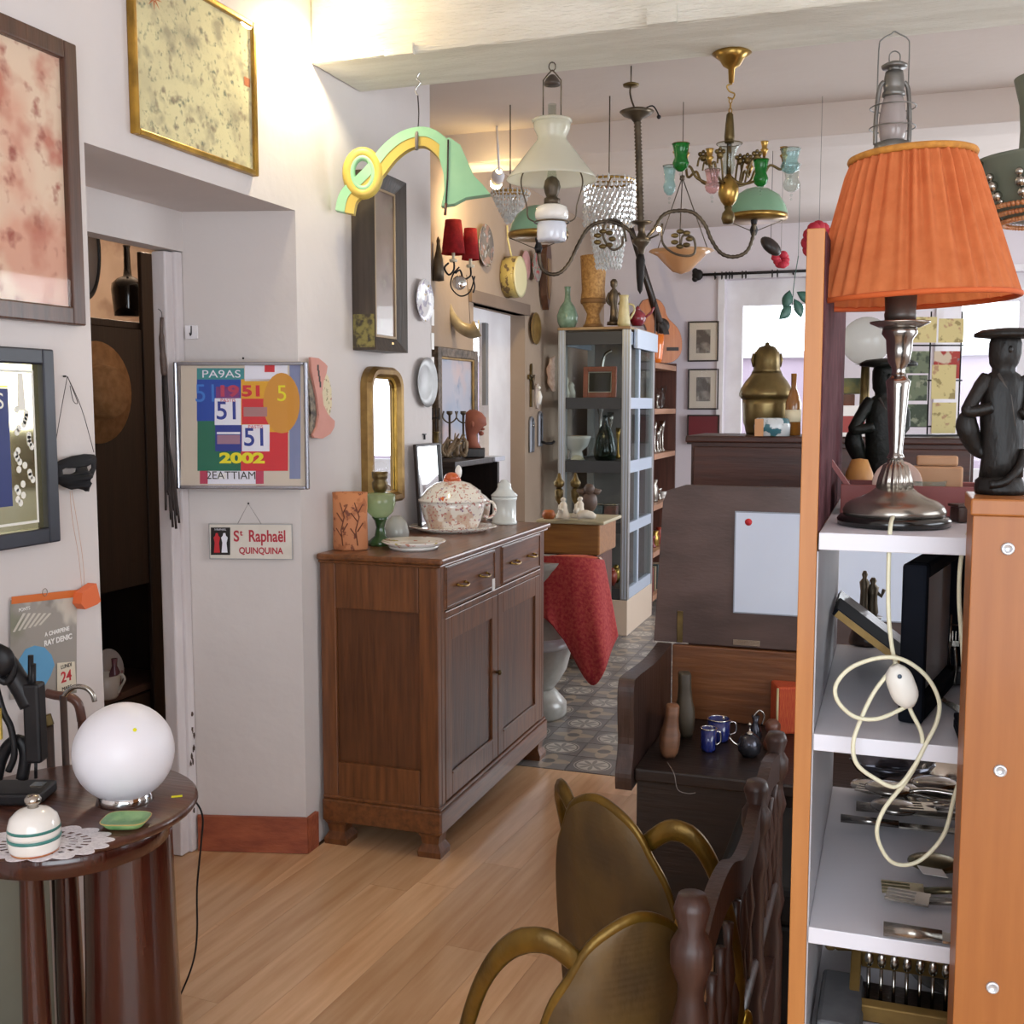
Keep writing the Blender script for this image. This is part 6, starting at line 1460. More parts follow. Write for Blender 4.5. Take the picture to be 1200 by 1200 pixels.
# 6. storm lantern
P = PZ(1045, 36, 2.69); P.o = at(1045, 178, P.D)
t = P.thing('storm_lantern', 'galvanised storm lantern with wire guards hanging from the beam', 'lantern')
mat('zinc', '#8e8c88', .4, .7, '#75726e', 14)
MB().lathe(P.prof([(0, 178), (20, 178), (21, 174), (20, 168), (12, 165), (0, 165)]), 28).build('tank', 'zinc', t)
MB().shell(P.prof([(13, 166), (15, 158), (16, 148), (15, 135), (13, 122), (11, 114)]), .002, 28).build('globe', glass('frost_globe', '#e3dcda', .55), t)
MB().lathe(P.prof([(11, 114), (13, 112), (13, 109), (11, 106), (12, 102), (11, 90), (10, 84), (0, 84)]), 24).build('chimney_cap', 'zinc', t)
MB().lathe(P.prof([(14, 80), (15, 77), (10, 74), (4, 72), (0, 72)]), 24).lathe(P.prof([(8, 84), (8, 78)]), 16).build('hood', 'zinc', t)
for s in (-1, 1):
    MB().tube(spline([(s * 20 * P.k, 0, P.z(170)), (s * 20 * P.k, 0, P.z(140)), (s * 17 * P.k, 0, P.z(105)), (s * 12 * P.k, 0, P.z(96))], 5), .007, 8).build('air_tube', 'zinc', t)
for y in (126, 150):
    MB().tube([(26 * P.k * math.cos(a), 26 * P.k * math.sin(a), P.z(y)) for a in [k * math.pi / 14 for k in range(28)]], .0022, 6, True).build('wire_guard', 'zinc', t)
MB().tube(P.path([(1026, 140), (1026, 60), (1030, 46), (1040, 40), (1044, 37), (1050, 40), (1060, 46), (1062, 60), (1062, 140)], 4), .0022, 6).build('bail_handle', 'zinc', t)
MB().tube(P.path([(1039, 74), (1039, 64), (1045, 60), (1051, 64), (1051, 74)], 4), .002, 6).build('lift_ring', 'zinc', t)
MB().tube([P.p(1044.5, 38), (P.x(1044.5), 0, 2.689 - P.o.z)], .0016, 5).build('hook', 'iron_black', t)

# 7. green fabric pendant with silver beads and amber fringe
P = PX(1226, 258, 2.75)
t = P.thing('green_pendant', 'grey green pendant lamp with silver beads and amber fringe', 'pendant lamp')
mat('sage_metal', '#6d7364', .5, 0, '#5f6658', 4)
MB().lathe(P.prof([(0, 256), (46, 256), (56, 246), (66, 228), (74, 205), (80, 191), (82, 187), (60, 186), (33, 184), (32, 150), (34, 120), (41, 90), (36, 90), (0, 92)]), 40).build('bowl', 'sage_metal', t)
for k in range(10):
    a0 = math.pi + (k - 4.5) * .5
    M_ = MB()
    for r, y, s in ((79, 212, 5), (75, 222, 6.5), (68, 233, 6), (62, 239, 3)):
        M_.ball((r * P.k * math.cos(a0), r * P.k * math.sin(a0), P.z(y)), s * P.k, 10)
    M_.build('silver_beads', 'silver', t)
m = MB()
for k in range(70):
    a = 2 * math.pi * k / 70
    for j in range(3): m.ball(((62 - 7 * j) * P.k * math.cos(a), (62 - 7 * j) * P.k * math.sin(a), P.z(244 + 8 * j)), 3.2 * P.k, 6)
o = m.build('bead_fringe', mat('amber_bead', '#b56a3c', .3, 0, '#c48a5a', 30, coat=.5), t); o['kind'] = 'stuff'
MB().at((-88 * P.k, 0, P.z(191)), (0, 0, 0)).lathe([(.016, -.012), (.02, -.002), (.012, .006), (0, .008)], 16, sx=1.4).build('spout', 'silver', t)
MB().tube([(0, 0, P.z(90)), (0, 0, 2.949 - P.o.z)], .003, 6).build('suspension', 'bronze', t)

# 8. spotlights with their own light
def spot(label, loc, aim, power, color, ang=100, r=.03, blend=.8):
    loc = Vector(loc); d = (Vector(aim) - loc).normalized()
    t = thing('ceiling_spotlight', label, 'spotlight', loc)
    q = d.to_track_quat('-Z', 'Y').to_euler()
    MB().at((0, 0, 0), q).shell([(.03, -.0), (.034, .05), (.02, .09)], .003, 20).build('housing', 'white_paint', t)
    MB().at((0, 0, 0), q).ball((0, 0, -.022), .03, 14).build('bulb', mat('bulb_warm', '#ffdf9a', .5, emit=60), t)
    MB().tube([tuple(-d * .09), (0, 0, H - .001 - loc.z)], .006, 8).build('stalk', 'white_paint', t)
    L = bpy.data.lights.new('spot_light', 'SPOT'); L.energy = power; L.color = color; L.spot_size = math.radians(ang); L.spot_blend = blend; L.shadow_soft_size = r
    lo = bpy.data.objects.new('spot_light', L); COL.objects.link(lo); lo.parent = t; lo.location = d * .06; lo.rotation_euler = q
    return t
spot('warm spotlight by the ceiling beam aimed at the gilt framed map', (-1.70, 3.27, 2.86), (-1.9, 3.3, 2.4), 17, (1, .9, .62), 165, .03, .9)
spot('warm spotlight in the far room aimed at the tan wall', at(582, 212, 5.75), onwall(560, 300), 22, (1, .78, .42), 160, .03, .9)
# ================================================================== back room seen through the doorway
wood('backroom_oak', '#21150f', '#2f1e15', .5, 2, .1)
XB = -2.9
a = onx(110, 372, XB); b = onx(200, 372, XB)
t = thing('back_cupboard', 'tall very dark oak open cupboard behind the doorway', 'cupboard', (XB, 3.62, 0), R90)
zt = a.z; L0, L1 = -.55, b.y - 3.62 + .03
MB().box(L1 - .24, L1, -.02, .0, 0, zt + .28, .004).build('front_post', 'backroom_oak', t)
MB().box(L0, L1, .0, .4, zt - .03, zt, .004).build('top_board', 'backroom_oak', t)
MB().box(L1 - .03, L1, .001, .4, 0, zt - .031).build('side_panel', 'backroom_oak', t)
MB().box(L0, L0 + .03, .001, .4, 0, zt - .031).build('side_panel', 'backroom_oak', t)
MB().box(L0 + .031, L1 - .031, .38, .4, 0, zt - .031).build('back_panel', 'very_dark_wood', t)
MB().box(L0 + .031, L1 - .241, -.012, .02, onx(140, 690, XB).z, zt - .031).build('upper_door', 'backroom_oak', t)
SH = onx(150, 800, XB - .1).z
MB().box(L0 + .031, L1 - .031, .02, .379, SH - .03, SH, .004).build('shelf', mat('shelf_dusty', '#5a4238', .4, 0, '#6b5044', 9), t)
MB().box(L0 + .031, L1 - .241, .0, .02, 0.05, SH - .032).build('lower_door', 'backroom_oak', t)
# plates and cups on the shelf
def inb(px, dx): return onx(px, 790, XB - dx)
q = inb(138, .05); P = PX(138, 730, (q - CAMP).dot(FW))
t = thing('standing_plate', 'white china plate with green and pink sprigs standing in the dark cupboard', 'plate', (q.x, q.y, SH + .001), R90)
r_ = 24 * P.k
pattern('china_sprig', '#d9d7dc', [('#8fa876', 14, .64, 3), ('#b98a92', 18, .66, 8)], .15, .5)
MB().at((0, .06, r_ * 1.0), (R90 - .2, 0, 0)).lathe([(0, 0), (r_ * .6, 0), (r_ * .66, .005), (r_, .022), (r_ * .985, .025), (r_ * .66, .009), (0, .006)], 36).build('plate', 'china_sprig', t)
q = inb(124, .02); P = PX(126, 775, (q - CAMP).dot(FW))
t = thing('china_cup', 'white china cup with a large loop handle in the dark cupboard', 'cup', (q.x, q.y, SH + .001), YAW)
MB().shell([(12 * P.k, 0), (14 * P.k, .01), (15 * P.k, 12 * P.k), (17 * P.k, 28 * P.k)], .003, 28).lathe([(0, .002), (11.5 * P.k, .002)], 20).build('body', 'white_porcelain', t)
MB().tube(spline([(14 * P.k, 0, 6 * P.k), (18 * P.k, 0, 14 * P.k), (22 * P.k, 0, 22 * P.k), (19 * P.k, 0, 28 * P.k), (14.5 * P.k, 0, 26 * P.k)], 5), .005, 8).build('handle', 'white_porcelain', t)
q = inb(132, .04); P = PX(131, 730, (q - CAMP).dot(FW))
t = thing('pink_figurine', 'small mauve glass bottle before the china plate', 'bottle', (inb(137, .0).x - .01, inb(137, .0).y, SH + .001), YAW); 
MB().lathe([(0, 0), (.02, 0), (.024, .02), (.022, .09), (.01, .12), (.012, .15), (0, .15)], 16).build('body', mat('mauve_glass', '#8d5f6a', .2, 0, '#7a4f5c', 20, coat=.4), t)
# black jar on the cupboard
q = onx(151, 372, XB - .18); P = PX(151, 371, (q - CAMP).dot(FW))
t = thing('black_flask', 'black glazed long necked flask on top of the dark cupboard', 'flask', (q.x, q.y, zt + .001), YAW); P.o.z = zt
MB().lathe(P.prof([(0, 371), (16, 371), (17, 362), (19, 340), (18, 333), (12, 327), (5, 324), (4, 315), (3.6, 291), (4.4, 288), (0, 288)]), 28).build('body', mat('black_glaze', '#0f0d0d', .12, 0, None, coat=.5), t)
# gilt framed picture on the back room wall
a = onx(100, 400, -4.19); b = onx(176, 292, -4.19)
pattern('pale_portrait', '#b9a392', [('#cdb8a8', 3, .5, 1), ('#8f7465', 5, .56, 5)], .6, .1, soft=.2)
t = framed('backroom_painting', 'pale painting in a gilt frame on the back room wall', 'painting', (-4.195, (a.y + b.y) / 2 - .1, a.z - .15), R90, b.y - a.y + .35, b.z - a.z + .2, .05, .04, 'gold_leaf', MATS['pale_portrait'], glz=False)
# hat and round tray hung on the cupboard side
P = PLN((XB + .03, onx(118, 460, XB + .03).y, onx(118, 520, XB + .03).z), R90)
r_ = onx(118, 400, XB + .03).z - P.o.z; r_ /= 2
t = P.thing('straw_hat', 'round tan straw hat hanging on the dark cupboard', 'hat')
MB().at((-.02, -.005, r_), (R90, 0, 0)).lathe([(r_ * .1, .07), (r_ * .45, .075), (r_ * .52, .05), (r_ * .55, .012), (r_, .0), (r_, -.004), (r_ * .5, .006)], 36).build('hat', mat('straw', '#a8825a', .8, 0, '#8d6a44', 26, bump=.3), t)
P = PLN((-2.44, 2.60, onx(105, 340, -2.5).z), R90)
q = onx(96, 290, -2.55); r_ = .125
t = thing('round_tray', 'round grey tray with dark rim hung by the doorway', 'tray', (-2.5, onx(96, 290, -2.5).y, onx(96, 290, -2.5).z - .17), R90 + .3)
MB().at((0, 0, .17), (R90, 0, 0), (.75, 1, 1)).lathe([(0, 0), (.15, 0), (.15, .006), (0, .006)], 36).build('tray', mat('tray_grey', '#8f8884', .5, 0, '#7d7672', 5), t)
MB().at((0, 0, .17), (R90, 0, 0), (.75, 1, 1)).tube([(.158 * math.cos(a), .158 * math.sin(a), .004) for a in [k * math.pi / 20 for k in range(40)]], .01, 8, True).build('rim', 'iron_black', t)
MB().tube([(0, .0, .33), (0, .06, .36)], .003, 6).build('hanger', 'iron_black', t)
L = bpy.data.lights.new('backroom_fill_light', 'POINT'); L.energy = 34; L.color = (1, .8, .6); L.shadow_soft_size = .06
t = thing('backroom_fill', 'added fill bulb out of sight in the back room', 'lamp', (-3.3, 4.4, 2.6))  # unseen lamp added to brighten the back room wall and painting
MB().ball((0, 0, 0), .05, 14).build('bulb', mat('fill_glow', '#ffe2b8', .5, emit=8), t); MB().tube([(0, 0, .045), (0, 0, .349)], .004, 6).build('flex', 'iron_black', t)
lo = bpy.data.objects.new('backroom_fill_light', L); COL.objects.link(lo); lo.parent = t; lo.location = (0, 0, -.08)
# ================================================================== open chest bench
wood('bench_wood', '#150c08', '#251610', .45, 0, .1); wood('bench_wood_v', '#2a1a14', '#45302a', .4, 2, .3); wood('bench_back', '#5e3519', '#7a4a26', .45, 0, .2)
mat('lid_wood', '#43312c', .45, 0, '#5a4641', 3, (1, 1, 3), bump=.08, bscale=40, coat=.15)
BNY0, BNY1, BNX0, BNX1, BNZ = 3.16, 3.74, -.70, .45, .48
t = thing('chest_bench', 'dark wooden chest bench with its lid raised', 'bench', (BNX0, BNY0, 0))
W_ = BNX1 - BNX0; DP = BNY1 - BNY0
MB().box(.0, W_, .0, .03, .0, BNZ - .04).box(.0, W_, DP - .03, DP, .0, BNZ - .04).box(.0, .03, .031, DP - .031, 0, BNZ - .04).box(W_ - .03, W_, .031, DP - .031, 0, BNZ - .04).build('box', 'bench_wood', t)
MB().box(-.005, W_ + .005, -.02, DP, BNZ - .039, BNZ, .006).build('seat', 'bench_wood', t)
arm = spline([(-.045, .42), (-.05, .47), (-.02, .55), (-.03, .66), (-.02, .735), (.04, .745), (DP * .55, .73), (DP - .03, .74)], 5) + [(DP - .03, .42)]
for x in (-.055, W_ + .006):
    m = MB(); n = len(arm)
    m.add([(x, y, z) for y, z in arm] + [(x + .049, y, z) for y, z in arm], [tuple(range(n)), tuple(range(2 * n - 1, n - 1, -1))] + [((i + 1) % n, i, n + i, n + (i + 1) % n) for i in range(n)])
    m.build('arm', 'bench_wood_v', t)
MB().box(-.004, W_ + .004, DP - .029, DP + .002, BNZ + .001, .735, .004).build('back_board', 'bench_back', t)
LZ0 = .742
m = MB(); LH = .54
lidp = [(-.07, LZ0), (W_ + .05, LZ0), (W_ + .05, LZ0 + LH), (.03, LZ0 + LH), (-.03, LZ0 + LH - .02), (-.045, LZ0 + LH - .06)]
m.prism(lidp, 0, .03); ld = m.build('lid', 'lid_wood', t); ld.location = (0, DP - .02, 0)
MB().box(.20, .29, -.004, -.0005, LZ0 + .005, LZ0 + .025, .001).build('lock_plate', 'tarnished_silver', ld)
MB().box(.01, .03, -.006, -.0005, LZ0 + .0, LZ0 + .11, .002).build('strap_hinge', 'old_brass', ld)
# white sheet on the lid
q0 = ony(859, 718, BNY1 - .03); q1 = ony(1088, 606, BNY1 - .03)
t = thing('white_board', 'white sheet of card leaning on the raised bench lid', 'card', (q0.x, BNY1 - .026, q0.z), 0)
MB().box(0, q1.x - q0.x, -.003, 0, 0, q1.z - q0.z).build('card', mat('board_white', '#d3dbea', .6, 0, '#c9d2e4', 2), t)
MB().at((.045, -.0032, q1.z - q0.z - .035), (R90, 0, 0)).lathe([(.012, 0), (.012, .001), (0, .0012)], 12).build('red_sticker', 'print_red', t)
frame_ring(MB().at(((q1.x - q0.x) / 2, -.0031, 0)), q1.x - q0.x, q1.z - q0.z, .004, .001, 0, 0).build('edge', mat('board_edge', '#8f97a4', .5), t)
# things on the bench
def onb(px, py): q = onz(px, py, BNZ); return PX(px, py, (q - CAMP).dot(FW)), Vector((q.x, q.y, BNZ + .001))
mat('last_wood', '#7a5238', .5, 0, '#5d3c28', 12, (1, 1, 4)); mat('last_grey', '#4a3f30', .55, 0, '#3d3326', 12)
def shoe_last(label, px, pb, yt, mm, lean):
    P, o = onb(px, pb); P.o.z = BNZ; t = thing('wooden_last', label, 'shoe last', o, YAW); h = P.z(yt)
    m = MB(); rings(m, [[((lean * f) + wx * math.copysign(abs(math.cos(a)) ** .6, math.cos(a)), wy * math.copysign(abs(math.sin(a)) ** .6, math.sin(a)), h * f) for a in [k * math.pi / 8 for k in range(16)]] for f, wx, wy in ((0, .02, .035), (.08, .026, .04), (.25, .03, .04), (.45, .03, .035), (.55, .024, .028), (.75, .02, .025), (.97, .02, .024), (1, .017, .02))])
    m.build('last', mm, t)
    return P, t
P, t_ = shoe_last('reddish wooden shoe last standing on the bench beside the arm', 783, 885, 826, 'last_wood', .012)
shoe_last('grey-green wooden shoe last behind the reddish one', 803, 862, 788, 'last_grey', -.005)
mat('cobalt', '#16205a', .15, 0, '#1d2a70', 6, coat=.6)
def enamel(label, px, pb, r, h):
    P, o = onb(px, pb); t = thing('blue_mug', label, 'mug', o, YAW); k = P.k
    MB().shell([(r * .85 * k, .0), (r * k, .01), (r * k, h * k)], .002, 28).lathe([(0, .002), (r * .86 * k, .002)], 24).build('body', 'cobalt', t)
    MB().tube([(r * 1.02 * k * math.cos(a), r * 1.02 * k * math.sin(a), h * k) for a in [j * math.pi / 12 for j in range(24)]], .0022, 6, True).build('silver_rim', 'chrome', t)
    MB().tube(spline([(r * k, 0, h * .85 * k), (r * 1.5 * k, 0, h * .8 * k), (r * 1.55 * k, 0, h * .4 * k), (r * k, 0, h * .25 * k)], 4), .003, 6).build('handle', 'chrome', t)
enamel('smaller cobalt blue mug with silver rim on the bench', 830, 880, 9, 27)
enamel('larger cobalt blue mug with silver rim behind the smaller one', 842, 868, 13, 26)
P, o = onb(878, 886); k = P.k; t = thing('silver_kettle', 'small dark silver kettle with spout on the bench', 'kettle', o, YAW)
MB().lathe([(0, 0), (8 * k, 0), (13 * k, 6 * k), (14 * k, 14 * k), (11 * k, 22 * k), (6 * k, 26 * k), (0, 27 * k)], 28).build('body', mat('gunmetal', '#3a3a42', .2, .8, '#55555c', 9), t)
MB().tube(spline([(-12 * k, 0, 12 * k), (-19 * k, 0, 16 * k), (-24 * k, 0, 22 * k)], 4), .004, 8).build('spout', 'silver', t)
MB().lathe([(5 * k, 26 * k), (4 * k, 28 * k), (1 * k, 30 * k), (1 * k, 36 * k), (3 * k, 38 * k), (0, 40 * k)], 14).build('lid', 'silver', t)
P, o = onb(885, 868); t = thing('silver_cruet', 'small silver cruet with looped handle on the bench', 'cruet', o, YAW); k = P.k
MB().lathe([(0, 0), (6 * k, 0), (8 * k, 6 * k), (6 * k, 16 * k), (3 * k, 22 * k), (5 * k, 30 * k), (0, 30 * k)], 20).build('body', 'gunmetal', t)
MB().tube(spline([(-3 * k, 0, 28 * k), (4 * k, 0, 36 * k), (10 * k, 0, 30 * k), (7 * k, 0, 18 * k)], 4), .003, 6).build('handle', 'silver', t)
P, o = onb(905, 878); t = thing('wood_carving', 'small brown carved wooden figure on the bench', 'carving', o, YAW); k = P.k
m = MB(); rings(m, [[(r * k * math.cos(a), r * k * math.sin(a), z * k) for a in [j * math.pi / 8 for j in range(16)]] for r, z in ((10, 0), (11, 6), (8, 14), (6, 18), (9, 24), (9, 30), (5, 35))]); m.build('carving', 'cane_brown', t)
P, o = onb(918, 856); t = thing('red_cushion', 'small red striped fabric box at the back of the bench', 'box', o, YAW); k = P.k
MB().box(-12 * k, 22 * k, -.05, .05, 0, 56 * k, .008).build('body', mat('red_weave', '#a8301e', .8, 0, '#c05a2c', 60, (8, 8, .6)), t)
MB().at((-12 * k, -.0505, 0)).tube([(0, 0, .004), (0, 0, 56 * k - .004)], .004, 6).build('piping', 'jug_cream', t)
t = thing('thin_string', 'fine pale string hanging over the bench edge', 'string', P.o)
o_ = at(782, 893, 3.24)
t.location = o_
MB().tube(spline([tuple(at(x, y, D) - o_) for x, y, D in ((782, 893, 3.24), (790, 907, 3.13), (794, 925, 3.12), (806, 930, 3.12), (815, 929, 3.12))], 4), .0012, 5).build('string', 'grey_string', t)

# ================================================================== dark cupboard behind the bench, samovar and pots
KY = 4.15
zt = ony(860, 511, KY).z; x0 = ony(803, 512, KY).x; x1 = ony(1150, 512, KY).x
wood('cupboard_wood', '#33170f', '#4a2416', .5, 0, .05)
t = thing('low_cupboard', 'dark mahogany cupboard behind the raised bench lid', 'cupboard', ((x0 + x1) / 2, KY, 0))
hw = (x1 - x0) / 2
MB().box(-hw, hw, 0, .42, zt - .025, zt, .006).build('top', 'cupboard_wood', t)
MB().box(-hw + .02, hw - .02, .02, .4, 0, zt - .0255).build('body', 'cupboard_wood', t)
for a, b in ((-hw + .03, -.01), (.01, hw - .03)): MB().box(a, b, .005, .019, zt - .26, zt - .04, .004).build('drawer', 'cupboard_wood', t)
for a, b in ((-hw + .03, -.01), (.01, hw - .03)): MB().box(a, b, .005, .019, .08, zt - .28, .004).build('door', 'cupboard_wood', t)
def onk(px, dy=.15): q = ony(px, 505, KY + dy); return PX(px, 505, (q - CAMP).dot(FW)), Vector((q.x, q.y, zt + .001))
P, o = onk(897, .25); P.o.z = zt; k = P.k
t = thing('brass_samovar', 'large brass samovar stove with pierced dome by the window', 'samovar', o, YAW)
zb = lambda y: (at(897, y, P.D).z - zt)
def pr(l): return [(r * k if r > 0 else 1e-6, max(zb(y), 0)) for r, y in l]
MB().lathe([(0, 0), (22 * k, 0), (23 * k, .012), (24 * k, .03)] + pr([(26, 495), (27, 475), (27.5, 468)]), 36).build('body', mat('samovar_brass', '#8f7c52', .32, .8, '#6b5b3a', 10), t)
MB().lathe(pr([(28, 468), (31, 464), (31, 461), (29, 455), (24, 447), (19, 441), (17, 437)]), 36).build('shoulder', 'samovar_brass', t)
MB().lathe(pr([(17, 437), (15, 433), (15, 424), (14, 414), (9, 407), (3, 405), (2, 402), (0, 401)]), 28, flute=12, amp=.04).build('pierced_dome', 'old_brass', t)
for s in (-1, 1): MB().tube([(s * 15 * k, 0, zb(430)), (s * 17 * k, 0, zb(422)), (s * 15 * k, 0, zb(415))], .006, 8).build('dome_ear', 'old_brass', t)
P, o = onk(905, .045); k = P.k
t = thing('leafy_jar', 'white ceramic pot painted with blue-green leaves before the samovar', 'pot', o, YAW)
MB().lathe([(0, 0), (20 * k, 0), (21 * k, 12 * k), (19 * k, 20 * k), (17 * k, 21 * k)], 28).build('pot', pattern('leaf_pot', '#cfd4d6', [('#3f6f7a', 22, .54, 2), ('#4f6f4a', 16, .6, 7)], .25, .4), t)
MB().box(-24 * k, -14 * k, -.05, -.045, 0, 20 * k).build('price_card', mat('amber_card', '#c08a5a', .6), t)
P, o = onk(929, .12); k = P.k
t = thing('amber_bottle', 'amber glass bottle with pale label beside the samovar', 'bottle', o, YAW)
MB().lathe([(0, 0), (9 * k, 0), (9 * k, 38 * k), (5 * k, 50 * k), (3 * k, 56 * k), (3.4 * k, 72 * k), (0, 72 * k)], 22).build('body', mat('amber_dark', '#7a4a1c', .12, 0, '#9a6428', 8, coat=.5), t)
MB().lathe([(9.2 * k, 16 * k), (9.2 * k, 30 * k)], 22).build('label', 'paper_cream', t)
# globe, postcard rack and boxes on the cupboard
P, o = onk(1012, .2); k = P.k
t = thing('opal_globe', 'milky glass globe shade on the mahogany cupboard', 'shade globe', o, YAW)
zc = at(1012, 400, P.D).z - zt
MB().ball((0, 0, zc), 28 * k, 26).build('globe', 'frosted', t)
MB().lathe([(.07, 0), (.06, .01), (.02, .03), (.015, zc - 27 * k), (.04, zc - 27 * k)], 20).build('stand', 'old_brass', t)
P, o = onk(1085, .2); k = P.k; P.o.z = zt
t = thing('postcard_rack', 'wire rack of cream and green illustrated postcards', 'card rack', o, YAW)
for px in (1042, 1088, 1124):
    MB().tube([(P.x(px), .012, 0), (P.x(px), .012, zb(362) if 0 else at(px, 365, P.D).z - zt)], .003, 6).build('wire', 'iron_black', t)
for py in (405, 446, 500):
    MB().tube([(P.x(1040), .006, at(1085, py, P.D).z - zt), (P.x(1126), .006, at(1085, py, P.D).z - zt)], .003, 6).build('wire', 'iron_black', t)
MB().box(P.x(1040), P.x(1126), -.03, .03, 0, .006).build('foot', 'iron_black', t)
pattern('card_yellow', '#cfc088', [('#9a8a5a', 30, .57, 2), ('#b08a6a', 22, .6, 6)], .7, 0, soft=.06); pattern('card_green', '#6a745c', [('#3f4a3a', 18, .5, 3), ('#8a8f78', 26, .58, 5)], .7, 0, soft=.06); pattern('card_red', '#c9b9a2', [('#a33a34', 14, .5, 1), ('#4a7f8a', 20, .6, 5)], .7, 0, soft=.04)
for i, (x0_, y0_, x1_, y1_, mm) in enumerate(((1062, 372, 1092, 402, 'card_yellow'), (1094, 374, 1123, 402, 'card_yellow'), (1058, 412, 1084, 438, 'card_green'), (1090, 412, 1120, 444, 'card_red'), (1088, 428, 1116, 468, 'card_yellow'), (1060, 440, 1083, 470, 'card_green'), (1090, 472, 1118, 508, 'card_yellow'), (1060, 474, 1084, 500, 'card_green'), (1044, 420, 1058, 470, 'card_green'))):
    z0_, z1_ = at(1085, y1_, P.D).z - zt, at(1085, y0_, P.D).z - zt
    MB().box(P.x(x0_), P.x(x1_), -.012 - .002 * (i % 3), -.0105 - .002 * (i % 3), max(z0_, .007), z1_).build('postcard', mm, t)
P, o = onk(990, .05); k = P.k
t = thing('printed_carton', 'white carton printed in red on the mahogany cupboard', 'carton', o, YAW)
MB().box(-14 * k, 22 * k, -.05, .06, 0, 36 * k, .003).build('carton', 'white_card', t)
MB().box(-10 * k, 18 * k, -.0512, -.0505, 5 * k, 24 * k).build('red_print', mat('carton_red', '#9a3a34', .6), t)
P, o = onk(988, .33); t = thing('coloured_tins', 'stack of dull coloured tins behind the carton', 'tins', o, YAW)
MB().box(-14 * k, 12 * k, -.02, .06, 0, 50 * k, .004).build('lower_tin', mat('tin_rust', '#8a4a30', .5, .2, '#5a4a3a', 14), t); MB().box(-10 * k, 20 * k, -.02, .05, 50 * k + .001, 70 * k, .004).build('upper_tin', mat('tin_green', '#4a5a44', .5, .2, '#8a7a3a', 20), t)

# ================================================================== turned bed end standing beside the shelf
wood('settee_wood', '#27120b', '#3a1d12', .48, 2, .08)
SX = -.228
t = thing('turned_bed_end', 'dark turned wood bed end with knobbed posts beside the shelf', 'bed end', (SX, 1.36, 0), R90)
for x, h in ((0, .93), (.70, .85), (1.06, .84)):
    MB().at((x, 0, 0)).lathe([(.02, 0), (.022, .05), (.018, .1), (.024, .14), (.024, h * .45), (.018, h * .5), (.026, h * .55), (.02, h * .6), (.018, h * .78), (.025, h * .81), (.017, h * .85), (.017, h * .87), (.027, h * .90), (.027, h * .93), (.017, h * .95), (.024, h * .98), (.018, h), (0, h)], 18).build('post', 'settee_wood', t)
def slab(pts, hgt, th):
    m = MB(); V_ = []
    for x, y, z in pts: V_ += [(x, y - th / 2, z - hgt / 2), (x, y + th / 2, z - hgt / 2), (x, y + th / 2, z + hgt / 2), (x, y - th / 2, z + hgt / 2)]
    n = len(pts); return m.add(V_, [(i * 4 + k, i * 4 + (k + 1) % 4, i * 4 + 4 + (k + 1) % 4, i * 4 + 4 + k) for i in range(n - 1) for k in range(4)] + [(3, 2, 1, 0), (n * 4 - 4, n * 4 - 3, n * 4 - 2, n * 4 - 1)])
slab(spline([(.022, 0, .80), (.15, 0, .83), (.3, 0, .82), (.45, 0, .77), (.58, 0, .76), (.68, 0, .78)], 5), .06, .022).build('crest_rail', 'settee_wood', t)
slab(spline([(.722, 0, .78), (.88, 0, .80), (1.038, 0, .77)], 5), .06, .022).build('crest_rail', 'settee_wood', t)
MB().tube([(.02, 0, .50), (1.04, 0, .50)], .014, 10).build('lower_rail', 'settee_wood', t)
MB().box(.02, 1.04, -.012, .012, .22, .34, .004).build('base_rail', 'settee_wood', t)
sp0 = None
for x in [.09 + .085 * k for k in range(12)]:
    if abs(x - .70) < .035: continue
    if sp0 is None:
        sp0 = MB().lathe([(.007, .515), (.011, .56), (.007, .61), (.013, .65), (.007, .70), (.009, .735)], 10).build('spindle', 'settee_wood', t); sp0.location = (x, 0, 0)
    else: piece(sp0, t, (x, 0, 0))

